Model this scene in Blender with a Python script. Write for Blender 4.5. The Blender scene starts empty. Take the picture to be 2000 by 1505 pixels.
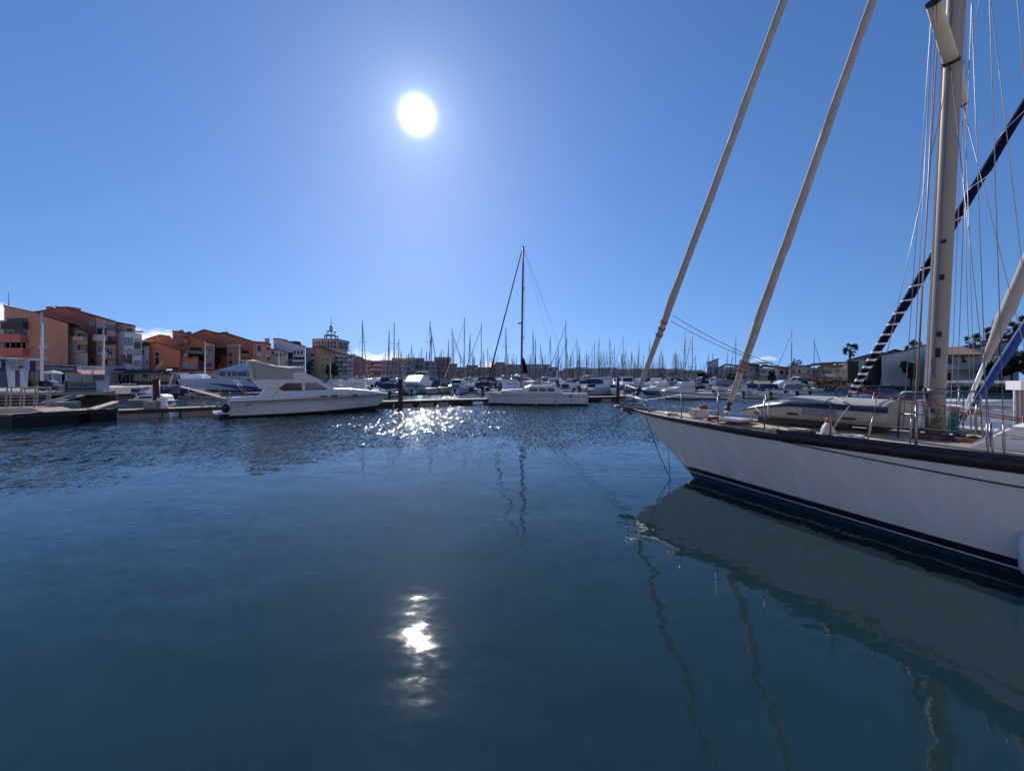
import bpy, bmesh, math, random
from mathutils import Vector, Matrix
R = math.radians
rng = random.Random(7)
scene = bpy.context.scene
col = scene.collection
PI = math.pi

# ------------------------------------------------------------------ camera, sky, sun, exposure
CAM_H, FPX, CX, HZ = 2.8, 812.0, 1000.0, 740.0     # eye height over the water; focal length, centre and horizon in photo pixels
cam_d = bpy.data.cameras.new('camera'); cam = bpy.data.objects.new('camera', cam_d); col.objects.link(cam)
cam.location = (0, 0, CAM_H); cam.rotation_euler = (PI / 2, 0, 0)
cam_d.sensor_width = 36; cam_d.lens = 36 * FPX / 2000; cam_d.shift_y = -12.5 / 2000
cam_d.clip_start = 0.05; cam_d.clip_end = 20000
scene.camera = cam

SUN_AZ, SUN_EL = math.atan2(-185, 812), math.atan2(515, math.hypot(812, 185))
sun_dir = Vector((math.sin(SUN_AZ) * math.cos(SUN_EL), math.cos(SUN_AZ) * math.cos(SUN_EL), math.sin(SUN_EL)))
world = bpy.data.worlds.new('World'); scene.world = world; world.use_nodes = True
wn, wl = world.node_tree.nodes, world.node_tree.links
wn.clear()
def WN(t, **kw):
    n = wn.new(t)
    for k, v in kw.items(): setattr(n, k, v)
    return n
def wmath(op, a, b=None, clamp=False):
    n = WN('ShaderNodeMath', operation=op, use_clamp=clamp)
    for i, v in enumerate((a, b)):
        if v is None: continue
        if isinstance(v, (int, float)): n.inputs[i].default_value = v
        else: wl.new(v, n.inputs[i])
    return n.outputs[0]
sky = WN('ShaderNodeTexSky', sky_type='NISHITA', sun_disc=False, sun_elevation=SUN_EL, sun_rotation=SUN_AZ,
         altitude=0, air_density=1.0, dust_density=0.08, ozone_density=1.6)
# look a little above each direction's own height: the low sky of the photograph stays blue right down to the roofs
stc = WN('ShaderNodeTexCoord'); ssep = WN('ShaderNodeSeparateXYZ'); scmb = WN('ShaderNodeCombineXYZ')
wl.new(stc.outputs['Generated'], ssep.inputs[0]); wl.new(ssep.outputs[0], scmb.inputs[0]); wl.new(ssep.outputs[1], scmb.inputs[1])
wl.new(wmath('ADD', wmath('MULTIPLY', wmath('MAXIMUM', ssep.outputs[2], 0.0), .80), .20), scmb.inputs[2])
snm = WN('ShaderNodeVectorMath', operation='NORMALIZE'); wl.new(scmb.outputs[0], snm.inputs[0]); wl.new(snm.outputs[0], sky.inputs['Vector'])
hs = WN('ShaderNodeHueSaturation'); hs.inputs['Saturation'].default_value = 1.22
tint = WN('ShaderNodeVectorMath', operation='MULTIPLY'); wl.new(sky.outputs[0], tint.inputs[0]); tint.inputs[1].default_value = (.985, .98, 1.11)
wl.new(tint.outputs[0], hs.inputs['Color'])
SKY_STRENGTH = 0.098
bg_sky = WN('ShaderNodeBackground'); bg_sky.inputs[1].default_value = SKY_STRENGTH
# low cumulus bank: density over view direction (azimuth, elevation in degrees)
tc = WN('ShaderNodeTexCoord'); sep = WN('ShaderNodeSeparateXYZ'); wl.new(tc.outputs['Generated'], sep.inputs[0])
el = wmath('MULTIPLY', wmath('ARCSINE', sep.outputs[2]), 57.2958)
az = wmath('MULTIPLY', wmath('ARCTAN2', sep.outputs[0], sep.outputs[1]), 57.2958)
cxy = WN('ShaderNodeCombineXYZ'); wl.new(wmath('MULTIPLY', az, 0.42), cxy.inputs[0]); wl.new(wmath('MULTIPLY', el, 1.1), cxy.inputs[1])
cn = WN('ShaderNodeTexNoise'); cn.inputs['Scale'].default_value = 1.0; cn.inputs['Detail'].default_value = 7; cn.inputs['Roughness'].default_value = 0.58
wl.new(cxy.outputs[0], cn.inputs['Vector'])
def bump_at(a0, wa, e0, we, gain):
    """a cloud body: a soft ellipse in azimuth/elevation"""
    da = wmath('DIVIDE', wmath('SUBTRACT', az, a0), wa); de = wmath('DIVIDE', wmath('SUBTRACT', el, e0), we)
    r = wmath('ADD', wmath('MULTIPLY', da, da), wmath('MULTIPLY', de, de))
    return wmath('MULTIPLY', wmath('SUBTRACT', 1.0, r, clamp=True), gain)
clouds = None
for args in ((-40.8, 4.5, 4.2, 1.7, .62), (-17.5, 8.0, 1.9, 2.7, .66), (-11.5, 6.0, 1.2, 1.7, .60), (-2.5, 4.6, 1.5, 1.6, .62), (31.0, 3.2, 2.3, .6, .47), (-51.5, 3.2, 5.6, 1.5, .66),
             (60, 12, 3, 2.2, .6), (95, 16, 4, 2.6, .6), (-95, 18, 4, 2.6, .6), (150, 20, 4, 3, .6), (-150, 20, 4, 3, .6)):
    b = bump_at(*args); clouds = b if clouds is None else wmath('MAXIMUM', clouds, b)
dens = wmath('MULTIPLY', wmath('SUBTRACT', wmath('ADD', clouds, cn.outputs['Fac']), 0.86), 5.0, clamp=True)
mixc = WN('ShaderNodeMix', data_type='RGBA'); wl.new(wmath('MULTIPLY', dens, .9), mixc.inputs[0]); wl.new(hs.outputs[0], mixc.inputs[6])
mixc.inputs[7].default_value = (8.6, 9.0, 9.8, 1)
wl.new(mixc.outputs[2], bg_sky.inputs[0])
# the sun's own disc and the bright air round it
dotn = WN('ShaderNodeVectorMath', operation='DOT_PRODUCT'); wl.new(tc.outputs['Generated'], dotn.inputs[0]); dotn.inputs[1].default_value = sun_dir
ang = wmath('MULTIPLY', wmath('ARCCOSINE', wmath('MINIMUM', dotn.outputs['Value'], 0.9999999)), 57.2958)
def expo(a, gain, width, p=1.0):
    x = wmath('DIVIDE', a, width)
    if p != 1.0: x = wmath('POWER', x, p)
    return wmath('MULTIPLY', wmath('EXPONENT', wmath('MULTIPLY', x, -1.0)), gain)
core = expo(ang, 3.2, 1.46, 2.5)
halo = expo(ang, 0.62, 2.6, 1.0)
halo2 = expo(ang, 0.11, 14.0, 1.0)
bg_core = WN('ShaderNodeBackground'); bg_core.inputs[0].default_value = (1, .98, .97, 1); wl.new(core, bg_core.inputs[1])
bg_halo = WN('ShaderNodeBackground'); bg_halo.inputs[0].default_value = (.66, .82, 1, 1); wl.new(wmath('ADD', halo, halo2), bg_halo.inputs[1])
a1, a2, wout = WN('ShaderNodeAddShader'), WN('ShaderNodeAddShader'), WN('ShaderNodeOutputWorld')
wl.new(bg_sky.outputs[0], a1.inputs[0]); wl.new(bg_core.outputs[0], a1.inputs[1])
wl.new(a1.outputs[0], a2.inputs[0]); wl.new(bg_halo.outputs[0], a2.inputs[1]); wl.new(a2.outputs[0], wout.inputs[0])

sun_d = bpy.data.lights.new('sun', 'SUN'); sun_d.energy = 4.2; sun_d.angle = R(0.53); sun_d.color = (1, .955, .89)
sun = bpy.data.objects.new('sun', sun_d); col.objects.link(sun); sun.location = sun_dir * 60
sun.rotation_euler = (-sun_dir).to_track_quat('-Z', 'Y').to_euler()
vs = scene.view_settings
vs.view_transform = 'Standard'; vs.look = 'None'; vs.exposure = 0.22; vs.gamma = 1; vs.use_curve_mapping = False
scene.cycles.max_bounces = 6; scene.cycles.diffuse_bounces = 3; scene.cycles.glossy_bounces = 4; scene.cycles.transparent_max_bounces = 8
scene.cycles.sample_clamp_indirect = 3.0
world.cycles.sampling_method = 'AUTOMATIC'
scene.cycles.use_denoising = True; scene.cycles.denoiser = 'OPENIMAGEDENOISE'; scene.cycles.denoising_input_passes = 'RGB_ALBEDO_NORMAL'; scene.cycles.denoising_prefilter = 'ACCURATE'
scene.cycles.caustics_reflective = True; scene.cycles.caustics_refractive = False

# ------------------------------------------------------------------ photo pixel -> place
def PD(x, y, d):
    return Vector(((x - CX) / FPX * d, d, CAM_H + (HZ - y) / FPX * d))
def PZ(x, y, z=0.0):
    return PD(x, y, (CAM_H - z) * FPX / (y - HZ))
class Frame:
    """local axes of a boat or building: origin on the ground plan, +X turned by ang from world +X"""
    def __init__(s, ox, oy, ang): s.o = (ox, oy); s.a = ang; s.c, s.s = math.cos(ang), math.sin(ang)
    def loc(s, p):
        dx, dy = p[0] - s.o[0], p[1] - s.o[1]
        return Vector((dx * s.c + dy * s.s, -dx * s.s + dy * s.c, p[2]))
    def wor(s, p): return Vector((s.o[0] + p[0] * s.c - p[1] * s.s, s.o[1] + p[0] * s.s + p[1] * s.c, p[2]))
    def px(s, x, y, ly=0.0):
        u, n0, n1 = (x - CX) / FPX, -s.s, s.c
        d = (ly + s.o[0] * n0 + s.o[1] * n1) / (u * n0 + n1)
        return s.loc(PD(x, y, d))
    def pxx(s, x, y, lx=0.0):
        u, n0, n1 = (x - CX) / FPX, s.c, s.s
        d = (lx + s.o[0] * n0 + s.o[1] * n1) / (u * n0 + n1)
        return s.loc(PD(x, y, d))
    def pz(s, x, y, z): return s.loc(PZ(x, y, z))

# ------------------------------------------------------------------ materials
def lin(h):
    if isinstance(h, str):
        v = [int(h[i:i + 2], 16) / 255 for i in (0, 2, 4)]
        return tuple((c / 12.92 if c <= .04045 else ((c + .055) / 1.055) ** 2.4) for c in v)
    return tuple(h)
MATS = {}
def mat(name, color, rough=.5, metal=0.0, vary=.12, vscale=3.0, bump=0.0, bscale=20.0, spec=.5, streak=0.0, coat=0.0, trans=0.0, emit=0.0, alpha=1.0):
    if name in MATS: return MATS[name]
    m = bpy.data.materials.new(name); m.use_nodes = True; MATS[name] = m
    nt = m.node_tree; N, L = nt.nodes, nt.links
    b = N['Principled BSDF']; c = lin(color)
    b.inputs['Roughness'].default_value = rough; b.inputs['Metallic'].default_value = metal
    b.inputs['Specular IOR Level'].default_value = spec; b.inputs['Coat Weight'].default_value = coat
    b.inputs['Transmission Weight'].default_value = trans; b.inputs['Alpha'].default_value = alpha
    b.inputs['Base Color'].default_value = (*c, 1)
    t = N.new('ShaderNodeTexCoord')
    if vary > 0:
        n = N.new('ShaderNodeTexNoise'); n.inputs['Scale'].default_value = vscale; n.inputs['Detail'].default_value = 6; n.inputs['Roughness'].default_value = .6
        mp = N.new('ShaderNodeMapping'); mp.inputs['Scale'].default_value = (1, 1, 1 if not streak else streak)
        L.new(t.outputs['Object'], mp.inputs[0]); L.new(mp.outputs[0], n.inputs['Vector'])
        r = N.new('ShaderNodeValToRGB')
        r.color_ramp.elements[0].position = .3; r.color_ramp.elements[1].position = .7
        r.color_ramp.elements[0].color = (*[x * (1 - vary) for x in c], 1); r.color_ramp.elements[1].color = (*[min(1, x * (1 + vary * .7)) for x in c], 1)
        L.new(n.outputs['Fac'], r.inputs[0]); L.new(r.outputs[0], b.inputs['Base Color'])
        rr = N.new('ShaderNodeMapRange'); rr.inputs['To Min'].default_value = max(.02, rough - .08); rr.inputs['To Max'].default_value = min(1, rough + .12)
        L.new(n.outputs['Fac'], rr.inputs[0]); L.new(rr.outputs[0], b.inputs['Roughness'])
    if bump > 0:
        n2 = N.new('ShaderNodeTexNoise'); n2.inputs['Scale'].default_value = bscale; n2.inputs['Detail'].default_value = 4
        L.new(t.outputs['Object'], n2.inputs['Vector'])
        bp = N.new('ShaderNodeBump'); bp.inputs['Strength'].default_value = bump; bp.inputs['Distance'].default_value = .02
        L.new(n2.outputs['Fac'], bp.inputs['Height']); L.new(bp.outputs[0], b.inputs['Normal'])
    if emit > 0:
        b.inputs['Emission Color'].default_value = (*c, 1); b.inputs['Emission Strength'].default_value = emit
    return m
def glass(name, color=(.02, .03, .04), rough=.04):
    return mat(name, color, rough, 0, .25, 1.2, spec=.8)

# ------------------------------------------------------------------ mesh builder
class MB:
    def __init__(s): s.v, s.f, s.smooth = [], [], []
    def add(s, verts, faces, smooth=False):
        k = len(s.v); s.v += [Vector(p) for p in verts]; s.f += [tuple(i + k for i in f) for f in faces]; s.smooth += [smooth] * len(faces); return s
    def box(s, x0, x1, y0, y1, z0, z1):
        return s.add([(x0, y0, z0), (x1, y0, z0), (x1, y1, z0), (x0, y1, z0), (x0, y0, z1), (x1, y0, z1), (x1, y1, z1), (x0, y1, z1)],
                     [(0, 3, 2, 1), (4, 5, 6, 7), (0, 1, 5, 4), (1, 2, 6, 5), (2, 3, 7, 6), (3, 0, 4, 7)])
    def obox(s, p, q, w, h, up=(0, 0, 1)):
        """a bar of width w and height h from p to q"""
        p, q = Vector(p), Vector(q); d = (q - p).normalized(); u = Vector(up)
        if abs(d.dot(u)) > .98: u = Vector((1, 0, 0))
        sd = d.cross(u).normalized() * (w / 2); uu = sd.cross(d).normalized() * (h / 2)
        vs_ = [c + a * sd + b * uu for c in (p, q) for a, b in ((-1, -1), (1, -1), (1, 1), (-1, 1))]
        return s.add(vs_, [(3, 2, 1, 0), (4, 5, 6, 7), (0, 1, 5, 4), (1, 2, 6, 5), (2, 3, 7, 6), (3, 0, 4, 7)])
    def tube(s, pts, r, n=6, cap=True, radii=None):
        pts = [Vector(p) for p in pts]; rings = []
        for i, p in enumerate(pts):
            d = (pts[min(i + 1, len(pts) - 1)] - pts[max(i - 1, 0)]).normalized()
            a = d.orthogonal().normalized() if i == 0 else (rings_a - d * rings_a.dot(d)).normalized()
            rings_a = a; b = d.cross(a); rr = radii[i] if radii else r
            rings.append([p + (a * math.cos(t) + b * math.sin(t)) * rr for t in [2 * PI * k / n for k in range(n)]])
        return s.rings(rings, cap, True)
    def rings(s, rings, cap=True, smooth=True, closed=True):
        n = len(rings[0]); vs_ = [p for r in rings for p in r]; fs = []
        for i in range(len(rings) - 1):
            for k in range(n if closed else n - 1):
                k2 = (k + 1) % n; fs.append((i * n + k, i * n + k2, (i + 1) * n + k2, (i + 1) * n + k))
        s.add(vs_, fs, smooth)
        if cap and closed:
            k0 = len(s.v) - len(vs_)
            s.f.append(tuple(k0 + k for k in reversed(range(n)))); s.smooth.append(False)
            s.f.append(tuple(k0 + (len(rings) - 1) * n + k for k in range(n))); s.smooth.append(False)
        return s
    def cyl(s, c, r, h, n=12, r2=None, axis=2):
        c = Vector(c); rings = []
        for z, rr in ((0, r), (h, r if r2 is None else r2)):
            ring = []
            for k in range(n):
                t = 2 * PI * k / n; p = [rr * math.cos(t), rr * math.sin(t), z]
                if axis == 0: p = [p[2], p[0], p[1]]
                if axis == 1: p = [p[1], p[2], p[0]]
                ring.append(c + Vector(p))
            rings.append(ring)
        return s.rings(rings, True, True)
    def ball(s, c, rx, ry=None, rz=None, n=8, m=6):
        ry = rx if ry is None else ry; rz = rx if rz is None else rz; c = Vector(c)
        rings = [[c + Vector((rx * math.sin(a) * math.cos(t), ry * math.sin(a) * math.sin(t), -rz * math.cos(a))) for t in [2 * PI * k / n for k in range(n)]] for a in [PI * (i + .02) / (m + .04) for i in range(m + 1)]]
        return s.rings(rings, True, True)
    def prism(s, poly, off):
        """polygon (3-D points, planar) pushed along off"""
        n = len(poly); o = Vector(off); a = [Vector(p) for p in poly]
        return s.add(a + [p + o for p in a], [tuple(range(n))[::-1], tuple(range(n, 2 * n))] + [(i, (i + 1) % n, n + (i + 1) % n, n + i) for i in range(n)])
    def build(s, name, m, parent=None, off=None, smooth=None):
        me = bpy.data.meshes.new(name)
        o3 = Vector(off) if off is not None else (root_loc(parent) if parent is not None and parent.get('_world') else Vector())
        me.from_pydata([tuple(v - o3) for v in s.v], [], s.f)
        me.polygons.foreach_set('use_smooth', [bool(x) if smooth is None else smooth for x in s.smooth])
        bm = bmesh.new(); bm.from_mesh(me); bmesh.ops.recalc_face_normals(bm, faces=bm.faces); bm.to_mesh(me); bm.free()
        if m is not None: me.materials.append(m)
        o = bpy.data.objects.new(name, me); col.objects.link(o)
        if parent is not None:
            o.parent = parent
            if parent.get('_world'): o['_world'] = 1; o['_rx'] = parent['_rx']; o['_ry'] = parent['_ry']; o['_rz'] = parent['_rz']
        return o
def root_loc(p): return Vector((p['_rx'], p['_ry'], p['_rz']))
def tag(o, label=None, cat=None, group=None, kind=None):
    if label: o['label'] = label
    if cat: o['category'] = cat
    if group: o['group'] = group
    if kind: o['kind'] = kind
    return o
def thing(name, label, cat, loc=(0, 0, 0), rotz=0.0, group=None, world=False):
    """an Empty at the thing's base; world=True: its parts are given in world coordinates"""
    o = bpy.data.objects.new(name, None); col.objects.link(o); o.empty_display_size = .3
    o.location = loc; o.rotation_euler = (0, 0, rotz); tag(o, label, cat, group)
    if world: o['_world'] = 1; o['_rx'], o['_ry'], o['_rz'] = loc
    return o
def solo(mb, name, m, label, cat, group=None, kind=None):
    """a thing that is one mesh; origin moved to its base"""
    xs = [v.x for v in mb.v]; ys = [v.y for v in mb.v]; zs = [v.z for v in mb.v]
    c = Vector(((min(xs) + max(xs)) / 2, (min(ys) + max(ys)) / 2, min(zs)))
    o = mb.build(name, m, None, c); o.location = c
    return tag(o, label, cat, group, kind)
def share(o, name, parent, loc=None, rotz=None, m=None):
    """a further object with the same mesh data"""
    c = o.copy()
    if m is not None: c.data = o.data.copy(); c.data.materials.clear(); c.data.materials.append(m)
    c.name = name; col.objects.link(c); c.parent = parent
    if loc is not None: c.location = loc
    if rotz is not None: c.rotation_euler = (0, 0, rotz)
    return c
def copy_tree(o, parent=None):
    c = o.copy(); col.objects.link(c)
    if parent is not None: c.parent = parent
    for ch in o.children: copy_tree(ch, c)
    return c
def text(body, size, m, parent, loc, rot, name='lettering', sx=1.0, align='CENTER', shear=0.0, ext=.004):
    cu = bpy.data.curves.new(name, 'FONT'); cu.body = body; cu.size = size; cu.align_x = align; cu.align_y = 'CENTER'; cu.extrude = ext; cu.shear = shear; cu.resolution_u = 2
    cu.materials.append(m)
    tmp = bpy.data.objects.new(name, cu); me = bpy.data.meshes.new_from_object(tmp); bpy.data.objects.remove(tmp); bpy.data.curves.remove(cu)
    o = bpy.data.objects.new(name, me); col.objects.link(o); o.rotation_euler = rot; o.scale = (sx, 1, 1)
    off = root_loc(parent) if parent is not None and parent.get('_world') else Vector()
    o.location = Vector(loc) - off
    if parent is not None: o.parent = parent
    return o
def curve(pts, x):
    """smooth interpolation through (x, y) pairs"""
    if x <= pts[0][0]: return pts[0][1]
    if x >= pts[-1][0]: return pts[-1][1]
    for i in range(len(pts) - 1):
        if pts[i][0] <= x <= pts[i + 1][0]: break
    def sl(j):
        if j == 0 or j == len(pts) - 1:
            k = 0 if j == 0 else len(pts) - 2
            return (pts[k + 1][1] - pts[k][1]) / (pts[k + 1][0] - pts[k][0])
        d0 = (pts[j][1] - pts[j - 1][1]) / (pts[j][0] - pts[j - 1][0]); d1 = (pts[j + 1][1] - pts[j][1]) / (pts[j + 1][0] - pts[j][0])
        return 0 if d0 * d1 <= 0 else 2 * d0 * d1 / (d0 + d1)
    h = pts[i + 1][0] - pts[i][0]; t = (x - pts[i][0]) / h; a, b = pts[i][1], pts[i + 1][1]
    return a * (2 * t**3 - 3 * t**2 + 1) + sl(i) * h * (t**3 - 2 * t**2 + t) + b * (-2 * t**3 + 3 * t**2) + sl(i + 1) * h * (t**3 - t**2)
def sag(p, q, drop, n=10):
    p, q = Vector(p), Vector(q)
    return [p.lerp(q, t) - Vector((0, 0, drop * 4 * t * (1 - t))) for t in [i / n for i in range(n + 1)]]
# ------------------------------------------------------------------ water
def water_material():
    m = bpy.data.materials.new('harbour_water'); m.use_nodes = True; MATS['water'] = m
    N, L = m.node_tree.nodes, m.node_tree.links
    b = N['Principled BSDF']
    b.inputs['Base Color'].default_value = (.011, .031, .038, 1); b.inputs['IOR'].default_value = 1.333; b.inputs['Roughness'].default_value = .05
    g = N.new('ShaderNodeNewGeometry')
    def M(op, a, b_=None, clamp=False):
        n = N.new('ShaderNodeMath'); n.operation = op; n.use_clamp = clamp
        for i, v in enumerate((a, b_)):
            if v is None: continue
            if isinstance(v, (int, float)): n.inputs[i].default_value = v
            else: L.new(v, n.inputs[i])
        return n.outputs[0]
    def V(op, a, b_=None):
        n = N.new('ShaderNodeVectorMath'); n.operation = op
        for i, v in enumerate((a, b_)):
            if v is None: continue
            if isinstance(v, tuple): n.inputs[i].default_value = v
            else: L.new(v, n.inputs[i])
        return n
    def slopes(scale, stretch, rot, detail, rough):
        mp = N.new('ShaderNodeMapping'); mp.inputs['Scale'].default_value = stretch; mp.inputs['Rotation'].default_value = (0, 0, rot)
        L.new(g.outputs['Position'], mp.inputs[0])
        n = N.new('ShaderNodeTexNoise'); n.inputs['Scale'].default_value = scale; n.inputs['Detail'].default_value = detail; n.inputs['Roughness'].default_value = rough
        L.new(mp.outputs[0], n.inputs['Vector'])
        return V('SUBTRACT', n.outputs['Color'], (.5, .5, .5)).outputs[0]
    sp = N.new('ShaderNodeSeparateXYZ'); L.new(g.outputs['Position'], sp.inputs[0])
    dist = V('LENGTH', g.outputs['Position']).outputs['Value']
    big = N.new('ShaderNodeTexNoise'); big.inputs['Scale'].default_value = .16; big.inputs['Detail'].default_value = 3; L.new(g.outputs['Position'], big.inputs['Vector'])
    # wind reaches the water only beyond the lee of the quay the picture is taken from
    wind = N.new('ShaderNodeMapRange'); wind.interpolation_type = 'SMOOTHSTEP'; wind.inputs['From Min'].default_value = 13.0; wind.inputs['From Max'].default_value = 25.0
    L.new(M('ADD', dist, M('MULTIPLY', M('SUBTRACT', big.outputs['Fac'], .5), 9.0)), wind.inputs['Value'])
    # the long pontoon shelters the water in front of the left quay
    lee = N.new('ShaderNodeMapRange'); lee.interpolation_type = 'SMOOTHSTEP'; lee.inputs['From Min'].default_value = -24; lee.inputs['From Max'].default_value = -9; lee.inputs['To Min'].default_value = .42
    L.new(sp.outputs['X'], lee.inputs['Value']); windo = M('MULTIPLY', wind.outputs[0], lee.outputs[0])
    # cat's paws
    paw = N.new('ShaderNodeTexNoise'); paw.inputs['Scale'].default_value = .45; paw.inputs['Detail'].default_value = 5
    pm = N.new('ShaderNodeMapping'); pm.inputs['Scale'].default_value = (.55, 1, 1); L.new(g.outputs['Position'], pm.inputs[0]); L.new(pm.outputs[0], paw.inputs['Vector'])
    pawr = N.new('ShaderNodeMapRange'); pawr.inputs['From Min'].default_value = .35; pawr.inputs['From Max'].default_value = .68; pawr.inputs['To Min'].default_value = .45; pawr.inputs['To Max'].default_value = 1.35
    L.new(paw.outputs['Fac'], pawr.inputs['Value'])
    s_swell = slopes(1.1, (.7, 1.25, 1), R(12), 1, .5)       # gentle swell
    s_rip = slopes(5.5, (.8, 1.25, 1), R(-20), 2, .55)      # small ripples
    s_cap = slopes(11.0, (.9, 1.1, 1), R(8), 3, .6)         # wind ripples
    # the finest wind ripples: small facets, each with a slope of its own, long in the direction of the wind
    def facets(cx, cy, rot):
        mp = N.new('ShaderNodeMapping'); mp.inputs['Rotation'].default_value = (0, 0, rot); mp.inputs['Scale'].default_value = (1 / cx, 1 / cy, 1); L.new(g.outputs['Position'], mp.inputs[0])
        wv = N.new('ShaderNodeTexWhiteNoise'); wv.noise_dimensions = '2D'; L.new(V('FLOOR', mp.outputs[0]).outputs[0], wv.inputs['Vector'])
        w2 = N.new('ShaderNodeTexWhiteNoise'); w2.noise_dimensions = '3D'; L.new(V('ADD', V('FLOOR', mp.outputs[0]).outputs[0], (17.3, 5.1, 9.7)).outputs[0], w2.inputs['Vector'])
        return V('ADD', V('SUBTRACT', wv.outputs['Color'], (.5, .5, .5)).outputs[0], V('SUBTRACT', w2.outputs['Color'], (.5, .5, .5)).outputs[0]).outputs[0]
    s_fac = facets(.065, .30, R(4))
    k_fc = V('SCALE', s_fac); L.new(M('MULTIPLY', pawr.outputs[0], M('MULTIPLY', windo, .32)), k_fc.inputs['Scale'])
    s_str = slopes(2.4, (.32, 1.5, 1), R(14), 3, .6)         # long streaky wavelets
    k_st = V('SCALE', s_str); L.new(M('MULTIPLY', pawr.outputs[0], .075), k_st.inputs['Scale'])
    k_sw = V('SCALE', s_swell); k_sw.inputs['Scale'].default_value = .07
    k_rp = V('SCALE', s_rip); L.new(M('MULTIPLY', pawr.outputs[0], M('ADD', .075, M('MULTIPLY', windo, .22))), k_rp.inputs['Scale'])
    k_cp = V('SCALE', s_cap); L.new(M('MULTIPLY', pawr.outputs[0], M('ADD', .038, M('MULTIPLY', windo, .80))), k_cp.inputs['Scale'])
    tot = V('ADD', V('ADD', V('ADD', V('ADD', k_sw.outputs[0], k_st.outputs[0]).outputs[0], k_rp.outputs[0]).outputs[0], k_cp.outputs[0]).outputs[0], k_fc.outputs[0])
    flat = V('MULTIPLY', tot.outputs[0], (.8, 1, 0)); up = V('ADD', flat.outputs[0], (0, 0, 1)); nrm = V('NORMALIZE', up.outputs[0])
    L.new(nrm.outputs[0], b.inputs['Normal'])
    rr = N.new('ShaderNodeMapRange'); rr.inputs['To Min'].default_value = .036; rr.inputs['To Max'].default_value = .07; L.new(windo, rr.inputs['Value']); L.new(rr.outputs[0], b.inputs['Roughness'])
    return m
w = MB()
w.add([(-6000, -400, 0), (6000, -400, 0), (6000, 9000, 0), (-6000, 9000, 0)], [(0, 1, 2, 3)])
o = w.build('water', water_material()); tag(o, 'calm blue green harbour water with wind ripples and sun glitter', 'water', kind='structure')
# ------------------------------------------------------------------ common boat materials
WHITE = mat('white_gelcoat', (.82, .81, .81), .28, 0, .05, 1.5, coat=.3)
HULLW = mat('white_hull_paint', (.76, .785, .81), .24, 0, .10, 1.6, coat=.35, streak=.3)
NAVY = mat('navy_paint', (.012, .014, .035), .35, 0, .15, 2)
TEALB = mat('blue_antifouling', (.015, .06, .115), .55, 0, .3, 4)
DARKW = mat('dark_stained_timber', (.028, .02, .024), .45, 0, .35, 6, bump=.2)
TEAK = mat('weathered_teak', (.50, .39, .28), .65, 0, .18, 5, bump=.15, bscale=40)
TEAKD = mat('brown_teak', (.22, .10, .05), .55, 0, .3, 6)
CHROME = mat('stainless_steel', (.27, .27, .28), .38, 1.0, .08, 8)
WIRE = mat('rigging_wire', (.34, .34, .35), .45, .8, .1, 8)
ALU = mat('painted_aluminium_mast', (.27, .255, .24), .5, .0, .10, 1.2, streak=.1)
ALUD = mat('grey_anodised_aluminium', (.20, .20, .21), .4, .5, .12, 2)
SAILC = mat('cream_sailcloth', (.35, .325, .30), .8, 0, .22, 2.2, bump=.3, bscale=3.5)
SAILG = mat('grey_sailcloth', (.34, .32, .30), .8, 0, .22, 2.2, bump=.3, bscale=3.5)
SAILW = mat('white_sail_edge', (.72, .70, .66), .75, 0, .12, 3)
SAILNAVY = mat('navy_sail_cover', (.005, .008, .032), .9, 0, .3, 3, bump=.4, bscale=12, spec=.15)
SAILBLUE = mat('bright_blue_sail_cover', (.008, .05, .22), .75, 0, .25, 3, bump=.4, bscale=12)
CANVB = mat('blue_canvas', (.015, .045, .14), .85, 0, .3, 3, bump=.3)
BLACK = mat('black_rubber', (.012, .012, .014), .55, 0, .3, 5)
ROPEW = mat('white_rope', (.60, .56, .50), .85, 0, .2, 30)
ROPER = mat('red_rope', (.30, .035, .045), .85, 0, .25, 30)
ROPEB = mat('brown_rope', (.20, .065, .04), .9, 0, .4, 20)
ROPED = mat('dark_rope', (.02, .022, .03), .85, 0, .25, 20)
SPRC = mat('cream_spreader_paint', (.60, .55, .42), .5, 0, .12, 3)
FENDER = mat('white_fender_vinyl', (.62, .64, .66), .4, 0, .1, 5)
DGLASS = glass('dark_boat_glass')
HYP = mat('grey_hypalon', (.37, .36, .345), .6, 0, .10, 3, bump=.12, bscale=6)
REDP = mat('red_plastic', (.55, .06, .03), .45)
GREENC = mat('green_canvas', (.0, .16, .12), .8, 0, .2, 5)
YELLOWG = mat('worn_yellow_paint', (.42, .36, .05), .6, 0, .3, 8)
LETB = mat('blue_lettering', (.02, .03, .12), .6, vary=0)
LETW = mat('white_lettering', (.72, .72, .72), .6, vary=0)
LETK = mat('black_lettering', (.012, .012, .016), .6, vary=0)

# ------------------------------------------------------------------ the big white yacht on the right
YF = Frame(5.16, 11.78, R(-60))          # +X aft along the keel, -Y port (towards the camera)
yacht = thing('sailing_yacht', 'big white yacht with dark rail, two furled cream headsails and a dinghy on deck', 'sailing yacht', (5.16, 11.78, 0), R(-60))
HB = [(-2.38, .04), (-1.6, .40), (-.6, .72), (.8, 1.03), (2.4, 1.29), (4, 1.51), (5.2, 1.66), (6.3, 1.82), (8, 1.96), (10, 1.9), (12.5, 1.5)]
HW = [(0, 0), (1.2, .22), (2.4, .46), (3.7, .72), (6.1, 1.17), (8, 1.45), (10, 1.40), (12.5, .9)]
ZR = [(-2.38, 1.86), (-.5, 1.785), (1.2, 1.74), (2.4, 1.722), (5.2, 1.733), (6.3, 1.745), (9, 1.80), (12.5, 1.95)]
ST = [(-2.38, 1.80), (-1.42, 1.09), (-.81, .65), (-.37, .32), (0, 0), (.6, -.35)]
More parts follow.
